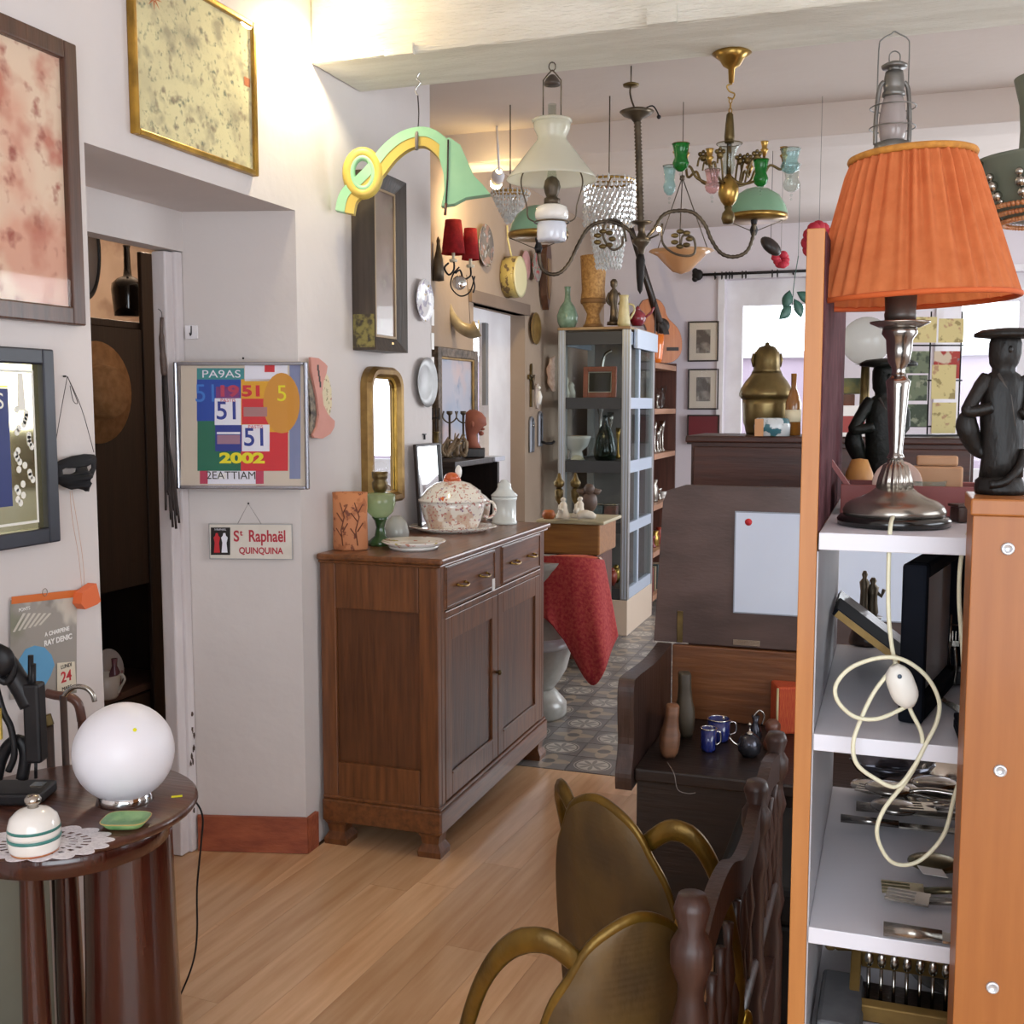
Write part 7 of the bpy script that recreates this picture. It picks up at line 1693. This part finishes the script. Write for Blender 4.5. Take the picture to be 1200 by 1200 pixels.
# ================================================================== gilt armchairs
mat('gilt', '#6f5318', .38, .6, '#4a360f', 9, bump=.2); mat('gilt_bright', '#a8842c', .3, .75, '#6a4e16', 12); mat('gilt_panel', '#5a431e', .55, .2, '#44321a', 7, bump=.2); mat('seat_black', '#120f0e', .9)
def gilt_chair(label, loc, rz, group, armf=1.0):
    """local: chair faces -y, back at y = 0"""
    t = thing('gilt_armchair', label, 'armchair', loc, rz, group)
    outl = spline([(-.21, .40), (-.225, .55), (-.225, .70), (-.20, .79), (-.16, .84), (-.12, .885), (-.06, .912), (0, .922), (.06, .912), (.12, .885), (.16, .84), (.20, .79), (.225, .70), (.225, .55), (.21, .40)], 4)
    cur = lambda x, z: -.9 * x * x * 1.0 + (z - .4) * .16
    vs_, fs_ = sheet([outl], cur, 2); MB().add(vs_, fs_, True).build('back_panel', 'gilt_panel', t, .022)
    MB().tube([(x, cur(x, z), z) for x, z in outl], .011, 8).build('back_moulding', 'gilt', t)
    MB().tube([(-.21, cur(-.21, .4), .4), (.21, cur(.21, .4), .4)], .016, 8).build('back_rail', 'gilt', t)
    for s in (-1, 1):
        a = spline([(s * .13, .05, .86), (s * .2, .02, .895), (s * .26, -.05, .875), (s * .29, -.15, .79), (s * .30, -.25, .65), (s * .285, -.31, .52), (s * .255, -.30, .43)], 6)
        a = [(x, y * armf, .43 + (z - .43) * (1 if armf == 1 else 1.0)) for x, y, z in a]
        MB().tube(a, [.019] * 10 + [.02] * (len(a) - 20) + [.017] * 10, 10, flat=.8).build('arm', 'gilt', t)
        sc_ = [(s * .30, (-.345 + .03 * math.cos(b) * (1 - b / 9)) * armf, .52 + .03 * math.sin(b) * (1 - b / 9)) for b in [k * .5 for k in range(14)]]
        MB().tube(sc_, .010, 8).build('arm_scroll', 'gilt_bright', t)
        for yy in (-.33, .04):
            MB().at((s * .215, yy, 0)).lathe([(.014, 0), (.02, .02), (.014, .05), (.018, .2), (.028, .33), (.02, .36), (.03, .38)], 14).build('leg', 'gilt', t)
    MB().box(-.24, .24, -.36, .06, .38, .42, .01).build('seat_frame', 'gilt', t)
    MB().box(-.22, .22, -.34, .0, .4205, .47, .02).build('seat_cushion', 'seat_black', t)
    return t
GC = 'gilt armchairs in front of the bench'
c2 = at(724, 948, 1.84); c1 = at(722, 1062, 1.47)
gilt_chair('gilt armchair standing nearer to the open chest bench', (c2.x, c2.y, 0), YAW + math.radians(180 - 48), GC, .62).scale = (.62, .58, .965)
gilt_chair('gilt armchair standing farther from the open chest bench', (c1.x, c1.y, 0), YAW + math.radians(180 + 25), GC).scale = (.56, .62, .94)

# black trunk between the bed end and the bench
t = thing('travelling_trunk', 'low black travelling trunk in front of the chest bench', 'trunk', (.03, 2.78, 0))
mat('trunk_black', '#0c0b0b', .7, 0, '#141212', 8, spec=.2)
MB().box(-.40, .42, -.27, .27, 0, .36, .01).build('body', 'trunk_black', t); MB().box(-.405, .425, -.275, .275, .361, .45, .015).build('lid', 'trunk_black', t)
MB().box(-.03, .03, -.285, -.2755, .33, .39, .003).build('latch', 'old_brass', t)
for x in (-.38, .4): MB().at((x, -.262, .045)).ball((0, 0, 0), .022, 12).build('corner_knob', 'old_brass', t)
# ================================================================== tall shelf unit with the orange lamp
wood('beech_edge', '#a4652a', '#b37538', .5, 2, .1, 5, .05); wood('beech_panel', '#8c4f17', '#9a5c22', .5, 2, .1, 5, .05)
mat('shelf_white', '#d6d5dc', .45, 0, '#cdccd4', 2); mat('board_inner', '#b4b2b6', .4, 0, '#a4a2a6', 3); mat('board_shade', '#4a2c30', .9, 0, '#5a383c', 30, spec=.08)
UD = .55; f0 = at(925, 1100, 1.35); f1 = at(945, 1100, 1.35)
UX = f0.x; UY = f0.y; UW = .335; BT = .021
t = thing('shelf_unit', 'narrow beech shelf unit with white shelves and a tall side board', 'shelf unit', (UX, UY, 0))
SZ = [ony(1040, y, UY).z for y in (627, 868, 1100)]       # shelf tops at the front edge
topz = ony(945, 268, UY).z
MB().box(0, BT, 0, UD, 0, topz, .001).build('side_board', 'beech_edge', t)
MB().box(BT + .0002, BT + .002, .004, UD, SZ[0] + .001, topz - .004).build('shade_layer', 'board_shade', t)  # shade on the board's inner face, put in as a dark sheet
MB().box(BT + .0002, BT + .002, .004, UD, .06, SZ[0] - .024).build('reflection_layer', 'board_inner', t)  # white reflected in the inner face, put in as a grey sheet
MB().box(UW - BT, UW, 0, UD, 0, SZ[0] + .02, .001).build('side_board', 'beech_edge', t)
for z in SZ + [.70 - .0, .42, .1]:
    MB().box(BT + .0021, UW - BT - .0005, .0, UD, z - .021, z, .001).build('shelf', 'shelf_white', t)
SZ += [.70]
def onu(px, py, lvl): q = onz(px, py, SZ[lvl]); return PX(px, py, (q - CAMP).dot(FW)), Vector((q.x, q.y, SZ[lvl] + .001))

# near wooden pedestal with screws
a = at(1141, 584, 1.17)
t = thing('wooden_pedestal', 'beech board pedestal with steel screws under the carved man', 'pedestal', (a.x, a.y, 0), 0)
PZT = a.z
MB().box(0, .26, 0, .1, 0, PZT - .018, .001).build('front_panel', 'beech_panel', t)
MB().box(-.003, .262, -.004, .102, PZT - .0178, PZT, .002).build('top_board', 'beech_panel', t)
for px, py in ((1181, 643), (1172, 903), (1163, 1157)):
    q = ony(px, py, a.y) - a
    MB().at((q.x, -.0005, q.z + PZT), (R90, 0, 0)).lathe([(0, -.001), (.0068, -.001), (.0066, .0018), (.0045, .0026), (.004, .0012), (0, .0012)], 16).build('screw', mat('zinc_screw', '#c9cdd2', .3, .6), t)

# ------------------------------------------------------------------ table lamp
P = PX(1047, 614, 1.425); P.o = Vector((P.o.x, P.o.y, SZ[0] + .001))
LD = at(1047, 614, 1.425)
t = thing('table_lamp', 'silver candlestick table lamp with pleated orange shade', 'lamp', P.o, YAW)
def lp(l): return [(max(r * P.k, 1e-6), max(at(1047, y, 1.425).z - P.o.z, 0)) for r, y in l]
MB().lathe([(0, 0), (63 * P.k, 0)] + lp([(64, 608), (61, 604), (56, 603)]), 48).build('foot_ring', mat('ebonised', '#131413', .2, 0, None, coat=.4), t)
MB().lathe(lp([(57, 603), (58, 598), (55, 592), (50, 588), (47, 586), (38, 583), (27, 577), (20, 571)]), 48).build('base', 'tarnished_silver', t)
MB().lathe(lp([(20, 571), (18, 560), (13, 545), (9, 543), (8, 539), (6, 537)]), 80, flute=16, amp=.06).build('fluted_cone', 'tarnished_silver', t)
MB().lathe(lp([(6, 538), (10, 537), (9, 534), (7, 530), (8, 520), (10, 490), (12.5, 455), (14, 447), (11, 444), (8, 440)]), 32).build('column', mat('pewter', '#a6a19c', .18, .95, '#86817c', 8), t)
MB().lathe(lp([(8, 441), (7, 435), (8, 430), (12, 424), (14, 412), (15, 398), (20, 391), (19, 385), (14, 384)]), 32).build('vase_section', 'pewter', t)
MB().lathe(lp([(14, 385), (22, 384), (33, 379), (33.5, 377), (24, 379), (16, 376), (0, 376)]), 36).build('drip_pan', 'tarnished_silver', t)
MB().lathe(lp([(17, 376), (18, 368), (17, 365), (18, 345), (0, 345)]), 28).build('socket', mat('socket_dark', '#3a332f', .4, .3, '#4c443e', 20), t)
SR0, SR1 = 114 * P.k, 65 * P.k; z0, z1 = at(1047, 352, 1.425).z - P.o.z, at(1047, 185, 1.425).z - P.o.z
SXO = (1060 - 1047) * P.k; tlt = -.035
cloth('pleated_orange', '#d87e4a', '#cd7240', 50, .45)
rb = random.Random(12); nA = 540; NP = 36
pk = [rb.uniform(.45, 1.25) for _ in range(NP)]; pd = [rb.uniform(-.9, .9) for _ in range(NP)]
m = MB().at((SXO, 0, z0), (0, tlt, 0))
vs_, fs_ = [], []; rows = 9
for j in range(rows + 1):
    f = j / rows; R0 = SR0 + (SR1 - SR0) * f; amp = .0052 * (.45 + .55 * f) * (1 if f < .97 else .4)
    for k in range(nA):
        a = 2 * math.pi * k / nA; u = k / nA * NP; kk = int(u); fr_ = u - kk
        w0 = pk[kk] * (1 - fr_) + pk[(kk + 1) % NP] * fr_; d0 = pd[kk] * (1 - fr_) + pd[(kk + 1) % NP] * fr_
        r = R0 + amp * w0 * math.sin(2 * math.pi * u + d0 * (1.3 - f))
        vs_.append((r * math.cos(a), r * math.sin(a), (z1 - z0) * f))
for j in range(rows):
    for k in range(nA): fs_.append((j * nA + k, j * nA + (k + 1) % nA, (j + 1) * nA + (k + 1) % nA, (j + 1) * nA + k))
m.add(vs_, fs_, True); sh = m.build('lampshade', 'pleated_orange', t)
MB().at((SXO, 0, z0), (0, tlt, 0)).tube([(SR0 * math.cos(a), SR0 * math.sin(a), 0) for a in [k * math.pi / 32 for k in range(64)]], .0035, 8, True).build('lower_hem', mat('hem_orange', '#b5501c', .8), sh)
MB().at((SXO, 0, z0), (0, tlt, 0)).tube([((SR1 + .002) * math.cos(a), (SR1 + .002) * math.sin(a), z1 - z0) for a in [k * math.pi / 32 for k in range(64)]], .0045, 8, True).build('upper_braid', mat('braid_ochre', '#b57a2c', .8, 0, '#9a6420', 90), sh)
MB().at((SXO, 0, z0), (0, tlt, 0)).tube([(-SR1, 0, z1 - z0 - .004), (SR1, 0, z1 - z0 - .004)], .002, 6).tube([(0, -SR1, z1 - z0 - .004), (0, SR1, z1 - z0 - .004)], .002, 6).build('spider', 'brass', sh)
MB().lathe([(.004, z0 - .01), (.004, z1 + .0)], 8).build('shade_stem', 'brass', t)
# cream flex with switch
t = thing('cream_flex', 'cream lamp flex hanging in loops with a white switch', 'cord', P.o, YAW)
def cx(px, py, D): q = at(px, py, D) - P.o; return (q.dot(RT), q.dot(FW), q.z)
fl_ = [(1046, 606, 1.35), (1043, 622, 1.325), (1041, 680, 1.32), (1042, 730, 1.315), (1048, 772, 1.315), (1058, 792, 1.31), (1064, 815, 1.31), (1067, 832, 1.31), (1080, 860, 1.305), (1078, 885, 1.305), (1062, 915, 1.31), (1035, 950, 1.315), (1028, 980, 1.32), (1045, 1010, 1.325), (1075, 1010, 1.325), (1105, 980, 1.32), (1118, 935, 1.315), (1130, 890, 1.315), (1131, 830, 1.31), (1128, 760, 1.31), (1124, 700, 1.31), (1127, 650, 1.31), (1138, 618, 1.335), (1150, 606, 1.42), (1165, 600, 1.5)]
MB().tube(spline([cx(*q) for q in fl_], 7), .0026, 8).build('flex', mat('flex_cream', '#d3cfb4', .5), t)
lp2 = [(1062, 828, 1.303), (1030, 842, 1.298), (1002, 840, 1.298), (982, 822, 1.298), (980, 802, 1.298), (998, 782, 1.298), (1030, 771, 1.298), (1058, 773, 1.298), (1085, 792, 1.298), (1100, 820, 1.298), (1098, 845, 1.3), (1086, 870, 1.3), (1070, 900, 1.3), (1050, 922, 1.3), (1025, 912, 1.3), (1004, 895, 1.3), (1000, 870, 1.3), (1010, 840, 1.302), (1025, 810, 1.304), (1042, 788, 1.306), (1050, 776, 1.31)]
MB().tube(spline([cx(*q) for q in lp2], 7), .0026, 8).build('flex_loop', 'flex_cream', t)
s0, s1 = Vector(cx(1048, 780, 1.3)), Vector(cx(1066, 828, 1.3)); sp_ = [tuple(s0.lerp(s1, k / 10)) for k in range(11)]
MB().tube(sp_, [.006, .0115, .0145, .016, .0165, .0165, .0165, .016, .0145, .011, .006], 14, flat=.9).build('switch', mat('switch_white', '#d9d6ce', .4), t)
MB().ball(tuple(s0.lerp(s1, .2) + Vector((-.002, -.0135, 0))), .0028, 8).build('switch_dot', mat('dot_blue', '#4a5a6a', .5), t)

# ------------------------------------------------------------------ carved men
def carved_man(label, px, base, D, mm, k=None, group=None, standz=None):
    P = PX(px, base, D); k = k or P.k
    o = Vector((P.o.x, P.o.y, standz)) if standz is not None else P.o
    t = thing('carved_figure', label, 'carving', o, YAW)
    def R(dx, h, rx, ry, n=20): return [((dx + rx * math.cos(a)) * k, ry * math.sin(a) * k, h * k) for a in [j * 2 * math.pi / n for j in range(n)]]
    m = MB(); rings(m, [R(2, 0, 28, 26), R(2, 6, 29, 27), R(0, 16, 27, 22), R(2, 22, 22, 18)]); m.build('base', mm, t)
    m = MB()      # robe and torso as one surface
    rings(m, [R(2, 20, 25, 19), R(3, 40, 24, 19), R(2, 70, 25, 20), R(0, 95, 25, 19), R(1, 115, 25, 18), R(0, 130, 24, 17), R(0, 139, 19, 14), R(0, 143, 13, 12), R(0, 147, 13, 12), R(0, 152, 16, 15), R(1, 164, 18, 17), R(1, 176, 18, 17), R(1, 184, 15, 15)])
    m.ball((0 * k, -15 * k, 168 * k), 4 * k, 8, (.9, 1, 1.2)).ball((-6 * k, -13.5 * k, 174 * k), 2.5 * k, 8).ball((7 * k, -13.5 * k, 174 * k), 2.5 * k, 8).ball((0, -14 * k, 161 * k), 3.6 * k, 8, (1.4, .6, .5))
    m.tube(spline([(-18 * k, 0, 136 * k), (-30 * k, -3 * k, 120 * k), (-40 * k, -5 * k, 102 * k), (-42 * k, -8 * k, 97 * k), (-30 * k, -12 * k, 98 * k), (-18 * k, -15 * k, 102 * k)], 4), [9 * k] * 4 + [8 * k] * 8 + [7 * k] * 8 + [6 * k], 10)
    m.tube(spline([(18 * k, 0, 136 * k), (25 * k, -4 * k, 118 * k), (24 * k, -10 * k, 100 * k), (16 * k, -16 * k, 92 * k)], 4), [9 * k] * 5 + [8 * k] * 4 + [6.5 * k] * 4, 10)
    m.build('body', mm, t)
    m = MB(); rings(m, [R(4, 181, 20, 19), R(4, 183, 38, 34), R(4, 187, 38, 34), R(4, 191, 30, 27), R(4, 193, 12, 12)]); m.build('hat', mm, t)
    m = MB(); m.tube(spline([(-36 * k, 4 * k, 95 * k), (-38 * k, 6 * k, 80 * k), (-26 * k, 8 * k, 55 * k), (-16 * k, 4 * k, 45 * k)], 4), [7 * k, 9 * k, 11 * k, 12 * k, 13 * k, 13 * k, 12 * k, 11 * k, 10 * k, 9 * k, 8 * k, 7 * k, 6 * k], 10).build('sack', mm, t)
    MB().tube([(-12 * k, -14 * k, 140 * k), (2 * k, -16.5 * k, 115 * k), (8 * k, -17.5 * k, 80 * k)], 1.6 * k, 6).build('strap', mat('strap_dark', '#3a332e', .6), t)
    MB().tube(spline([(-20 * k, -20 * k, 12 * k), (-4 * k, -26 * k, 16 * k), (14 * k, -22 * k, 34 * k), (20 * k, -16 * k, 52 * k)], 4), 5 * k, 8).build('carved_fold', mm, t)
    return t
mat('ebony', '#0c0907', .5, 0, '#17110d', 30, (1, 1, .4), bump=.3, spec=.3); mat('ebony_green', '#0a0b08', .5, 0, '#12150f', 24, bump=.3, spec=.25)
carved_man('dark carved wooden man with broad hat on the beech pedestal', 1170, 578, 1.225, 'ebony', mpp(1170, 500, 1.225), None, PZT + .0005)
carved_man('dark carved wooden man with broad hat behind the lamp column', 1033, 578, 1.80, 'ebony_green', mpp(1033, 480, 1.80) * .86, None, SZ[0] + .0005)

# ------------------------------------------------------------------ top shelf: red tray and its contents
q0 = onz(984, 604, SZ[0]); q1 = onz(1150, 604, SZ[0])
t = thing('red_tray', 'long dull red wooden tray behind the lamp', 'tray', (q0.x, q0.y + .01, SZ[0] + .001))
mat('tray_red', '#8a4540', .5, 0, '#7a3a38', 8); tw_ = min(q1.x - q0.x, UX + UW - BT - .006 - q0.x)
MB().box(0, tw_, 0, .008, 0, .042, .001).build('front_board', 'tray_red', t); MB().box(0, tw_, .105, .113, 0, .042, .001).build('back_board', 'tray_red', t)
MB().box(0, .008, .0085, .1045, 0, .042).build('end_board', 'tray_red', t); MB().box(tw_ - .008, tw_, .0085, .1045, 0, .042).build('end_board', 'tray_red', t); MB().box(.0085, tw_ - .0085, .0085, .1045, 0, .006).build('bottom', 'tray_red', t)
MB().at((.012, .02, .03), (0, -.62, 0)).box(-.0, .006, -.008, .008, 0, .085).build('lid_strut', 'tray_red', t)
tz = SZ[0] + .0075
t = thing('wooden_block', 'pale wooden block standing in the red tray', 'block', (q0.x + tw_ * .68, q0.y + .085, tz)); MB().box(-.035, .035, -.012, .012, 0, .06, .003).box(-.028, .028, -.01, .01, .0605, .075, .003).build('block', mat('beech_pale', '#b58a66', .6, 0, '#a87c58', 10), t)
t = thing('pink_saucer', 'pinkish glazed saucer standing in the red tray', 'saucer', (q0.x + .075, q0.y + .05, tz)); MB().at((0, 0, .034), (R90 - .3, 0, 0)).lathe([(0, 0), (.02, 0), (.034, .008), (.033, .0095), (.02, .003), (0, .003)], 30).build('saucer', mat('saucer_pink', '#cdb2a4', .25, coat=.4), t)
t = thing('glass_bowl', 'small clear glass bowl in the red tray', 'bowl', (q0.x + .115, q0.y + .065, tz)); MB().shell([(.012, 0), (.022, .01), (.027, .04)], .002, 24).build('bowl', 'pale_glass', t)
q = onz(968, 588, SZ[0]); t = thing('ochre_bottle', 'ochre wooden curl behind the red tray end', 'ornament', (UX + BT + .035, UY + .40, SZ[0] + .001)); MB().lathe([(0, 0), (.022, 0), (.026, .02), (.02, .05), (.012, .07), (0, .072)], 20).build('body', mat('ochre_wood', '#c08a4a', .5, 0, '#a8743a', 12), t)
q = onz(1128, 615, SZ[0]); t = thing('dark_block', 'small dark wooden block beside the lamp foot', 'block', (q.x, q.y + .03, SZ[0] + .001), .5); MB().box(-.011, .011, -.011, .011, 0, .02, .002).box(-.013, .013, -.013, .013, .0202, .024, .001).build('block', 'dark_wood', t)

# ------------------------------------------------------------------ second shelf: frames, bronze figure, fork rack
P, o = onu(1070, 852, 1)
t = thing('black_picture_frame', 'black picture frame standing upright on the shelf', 'picture frame', (o.x, o.y, SZ[1] + .001), math.radians(78))
hF = at(1060, 664, P.D).z - SZ[1]
frame_ring(MB(), .30, hF, .02, .03).build('frame', mat('frame_black', '#101218', .8, 0, '#191c24', 6, spec=.06), t); MB().box(-.132, .132, -.012, -.004, .018, hF - .018).build('back', 'board_inner', t)
t.location = (o.x + .012, o.y + .16, SZ[1] + .001)
q = onz(1000, 790, SZ[1])
t = thing('gilt_lined_frame', 'dark frame with gilt lining leaning across the shelf', 'picture frame', (UX + BT + .012, UY + .40, SZ[1] + .106), 0)
t.rotation_euler = (0, math.radians(36), 0)
MB().box(0, .155, -.10, -.0, -.012, .0, .002).build('frame_bar', 'frame_black', t); MB().box(0.004, .15, -.1025, -.1005, -.011, -.001).build('gilt_slip', 'dull_gold', t); MB().box(0, .155, -.0, .09, -.012, -.004).build('backing', 'very_dark_wood', t)
P, o = onu(1017, 727, 1); qz = at(1017, 723, 1.86)
t = thing('bronze_couple', 'small bronze couple statuette at the back of the shelf', 'statuette', (qz.x, qz.y, SZ[1] + .001), YAW); k = mpp(1017, 700, 1.86); hz = qz.z - SZ[1]
MB().lathe([(0, 0), (.03, 0), (.03, .01), (.02, hz - .006), (.024, hz), (0, hz)], 20).build('pedestal', 'dark_wood', t)
m = MB()
for dx, hh, r in ((-5, 54, 6), (5, 46, 7)):
    rings(m, [[((dx + r * f * math.cos(a)) * k, r * f * math.sin(a) * k, hz + z * hh * k) for a in [j * math.pi / 6 for j in range(12)]] for f, z in ((.8, 0), (1, .12), (.8, .35), (.75, .55), (1, .75), (.4, .84), (.6, .92), (.3, 1))])
m.tube([(8 * k, 0, hz + 30 * k), (15 * k, 0, hz + 24 * k), (17 * k, -.004, hz + 32 * k)], 2.4 * k, 6).build('figures', 'bronze', t)
P, o = onu(1115, 800, 1)
t = thing('fork_stand', 'dark wire stand holding a row of silver forks', 'cutlery stand', (UX + .222, UY + .33, SZ[1] + .001)); 
MB().box(-.03, .095, -.02, .02, 0, .02, .002).build('base', 'iron_black', t)
for z in (.06, .085): MB().tube([(-.03, 0, z), (.095, 0, z)], .0015, 6).build('wire', 'silver', t)
for x in (-.03, .095): MB().tube([(x, 0, .02), (x, 0, .1)], .0015, 6).build('wire', 'silver', t)
t0 = None
for k_ in range(9):
    x = -.024 + k_ * .0135
    if t0 is None:
        t0 = thing('silver_fork', 'silver fork standing in the wire stand', 'fork', (UX + .222 + x, UY + .305, SZ[1] + .001), 0, 'forks in the wire stand')
        MB().tube(spline([(0, 0, .002), (.002, -.004, .03), (-.001, -.006, .06)], 4), [.003, .0028, .0025, .0022, .002, .002, .002, .002, .0022], 6).build('handle', 'silver', t0)
        MB().box(-.005, .005, -.0075, -.006, .06, .068).box(-.005, -.0035, -.0075, -.006, .0682, .082).box(-.0007, .0007, -.0075, -.006, .0682, .082).box(.0035, .005, -.0075, -.006, .0682, .082).build('tines', 'silver', t0)
    else: dup(t0, (UX + .222 + x, UY + .305, SZ[1] + .001))
P, o = onu(1112, 838, 1)
t = thing('fish_knife', 'silver fish knife lying on the second shelf', 'knife', (o.x, o.y + .05, SZ[1] + .003), .4)
m = MB(); m.plan([(-.008, -.05), (.006, -.055), (.012, -.03), (.006, .0), (.003, .01), (-.003, .01), (-.006, -.01)], 0, .0015); m.build('blade', 'silver', t); MB().plan([(-.0035, .0105), (.0035, .0105), (.006, .07), (.003, .085), (-.003, .085), (-.006, .07)], 0, .003).build('handle', 'tarnished_silver', t)
t = thing('dark_case', 'flat dark blue case at the front of the second shelf', 'case', (UX + .235, UY + .035, SZ[1] + .001), .05)
MB().box(-.045, .06, -.015, .05, 0, .012, .002).build('lower_shell', 'frame_black', t); MB().box(-.045, .06, -.015, .05, .0125, .02, .002).build('upper_shell', 'frame_black', t)

# ------------------------------------------------------------------ third shelf: cutlery
def flat_on(name, label, cat, px, py, ang, lvl=2, group=None):
    P, o = onu(px, py, lvl); t = thing(name, label, cat, (o.x, o.y, SZ[lvl] + .002), ang, group); t.scale = (1.0, 1.7, 1.5) if cat in ('fork', 'knife', 'sharpening steel') else (1.25, 1.35, 1.3) if cat == 'spoon' else (1, 1, 1); return t
def spoon(label, px, py, ang, L=.16, mm='silver', z=0):
    t = flat_on('serving_spoon', label, 'spoon', px, py, ang); t.location.z += z
    MB().at((0, 0, .006)).ball((0, 0, 0), .022, 16, (1.35, 1, .35)).build('bowl', mm, t)
    MB().tube(spline([(.027, 0, .007), (.06, 0, .012), (L * .8, 0, .006), (L, 0, .004)], 4), [.0035, .003, .003, .003, .003, .003, .0032, .0035, .004, .0045, .005, .0055, .005], 8, flat=1.5).build('handle', mm, t)
def fork(label, px, py, ang, L=.15, mm='silver', z=0):
    t = flat_on('table_fork', label, 'fork', px, py, ang); t.location.z += z
    m = MB().box(0, .018, -.011, .011, .004, .006)
    for yy in (-.0095, -.0032, .0032, .0095): m.box(-.036, .0, yy - .0013, yy + .0013, .004, .006)
    m.build('tines', mm, t)
    MB().tube([(.018, 0, .005), (.05, 0, .008), (L * .8, 0, .005), (L, 0, .004)], [.003, .0028, .004, .005], 8, flat=1.5).build('handle', mm, t)
spoon('large tarnished ladle lying behind the forks', 1095, 1022, .06, .12, mat('old_plate', '#8d8466', .25, .9, '#6a6148', 12), .004)
spoon('silver serving spoon lying at the back of the cutlery shelf', 1022, 935, -.25, .17, 'silver', .01); spoon('silver serving spoon crossed over the other cutlery', 1040, 952, -.12, .18, 'silver', .03)
fork('silver table fork lying near the front of the shelf', 1066, 1050, .05, .13, 'old_plate', .0); fork('silver table fork under the paper label', 1072, 1064, -.12, .13, 'tarnished_silver', .004)
fork('silver fork lying towards the back of the cutlery shelf', 1060, 960, .1, .15, 'silver', .02)
for i, (px, py, a) in enumerate(((1050, 932, -.4), (1058, 940, -.55), (1030, 945, -.18), (1048, 970, .0), (1080, 975, .15), (1095, 950, .3))):
    (spoon if i % 2 else fork)(['silver fork fanned out at the back of the cutlery heap', 'silver spoon fanned out at the back of the cutlery heap', 'silver fork half under the tongs', 'silver spoon between the carving steel and the ladle', 'silver fork beside the tarnished ladle', 'silver spoon beside the open silver dish'][i], px, py, a, .14, ['silver', 'pewter'][i % 2], .006 + .006 * i)
def knife(label, px, py, ang, L, r, mm, z=0, nm='table_knife', cat='knife'):
    t = flat_on(nm, label, cat, px, py, ang); t.location.z += z
    MB().tube([(0, 0, .006), (L * .45, 0, .006)], [r, r * .85], 8).build('handle', mm, t); MB().box(L * .452, L, -r * 1.2, r * 1.2, .004, .006).build('blade', 'silver', t)
knife('flat knife along the front edge of the cutlery shelf', 1035, 1098, .02, .15, .006, 'tarnished_silver'); knife('long silver carving steel on the cutlery shelf', 985, 968, .02, .19, .0045, 'pewter', .002, 'carving_steel', 'sharpening steel'); knife('short silver knife above the carving steel', 1003, 955, .03, .17, .0055, 'silver', .004)
t = flat_on('sugar_tongs', 'silver tongs lying across the cutlery', 'tongs', 1068, 945, .05); t.location.z += .035
MB().tube(spline([(.1, -.014, 0), (.04, -.012, .004), (0, 0, .006), (.04, .012, .004), (.1, .014, 0)], 5), .0035, 8).build('tongs', 'silver', t)
t = flat_on('silver_dish', 'open silver dish at the back of the cutlery shelf', 'dish', 1115, 922, 0); t.location.z += 0
MB().shell([(.02, 0), (.035, .01), (.05, .028)], .002, 32).lathe([(0, .001), (.021, .001)], 20).build('dish', 'silver', t)
t = flat_on('silver_basket', 'pierced silver bread basket leaning at the back of the shelf', 'basket', 1045, 915, .2); t.location.z += .0
MB().shell([(.03, 0), (.045, .015), (.055, .035)], .002, 32, sx=1.3, flute=16, amp=.03).build('basket', 'gunmetal', t)
for i, (px, py, a) in enumerate(((1092, 1040, .4), (1088, 965, .9))):
    t = flat_on('paper_label', ['small white paper label on the forks', 'small grey paper label on the spoons'][i], 'label', px, py, a); t.location.z += .02 + .012 * i
    MB().at((0, 0, 0), (.15, .2, 0)).box(-.018, .018, -.01, .01, 0, .0008).build('label_card', ['white_card', mat('label_grey', '#b4b0ac', .8)][i], t)

# ------------------------------------------------------------------ low shelf: pan, gilt box of spoons, dark frames
z4 = SZ[3]
t = thing('steel_pan', 'round steel saucepan on the lowest visible shelf', 'saucepan', (UX + .225, UY + .33, z4 + .001)); MB().shell([(.074, 0), (.078, .01), (.078, .085)], .002, 36).lathe([(0, .002), (.074, .002)], 30).build('pan', 'tarnished_silver', t)
MB().tube([(-.075, 0, .07), (-.12, -.02, .075)], .006, 8).build('handle', 'iron_black', t)
t = thing('gilt_spoon_box', 'gilt edged open box holding a row of spoons', 'box', (UX + .18, UY + .15, z4 + .001))
frame_ring(MB().at((0, 0, 0), (math.radians(-70), 0, 0)), .22, .11, .014, .03, 0, .002).build('gilt_rim', 'dull_gold', t)
MB().box(-.1, .1, .0, .1, .0, .006).build('bottom', 'very_dark_wood', t)
g0 = None
for k_ in range(11):
    x = -.085 + k_ * .017; loc = (UX + .18 + x, UY + .19, z4 + .0075)
    if g0 is None:
        g0 = thing('tea_spoon', 'silver teaspoon standing in the gilt edged box', 'spoon', loc, 0, 'teaspoons in the gilt box')
        MB().tube([(0, 0, 0.0), (0, .004, .05)], .0025, 6).build('handle', 'silver', g0); MB().ball((0, .005, .062), .007, 10, (.9, .5, 1.6)).build('bowl', 'silver', g0)
    else: dup(g0, loc)
t = thing('leaning_frame', 'gilt and black picture frame leaning on the lowest visible shelf', 'picture frame', (UX + .075, UY + .36, z4 + .001), .25); t.rotation_euler = (-.25, 0, .25)
frame_ring(MB(), .1, .15, .014, .018).build('frame', 'dull_gold', t); MB().box(-.04, .04, -.008, -.002, .012, .138).build('picture', 'very_dark_wood', t)
t = thing('grey_cloth', 'folded grey cloth on the lowest visible shelf', 'cloth', (UX + .06, UY + .12, z4 + .001)); MB().box(-.03, .03, -.06, .1, 0, .02, .006).box(-.028, .028, -.055, .095, .0205, .036, .006).build('cloth', mat('cloth_grey', '#6a6a6c', .9, 0, '#5a5a5c', 20), t)
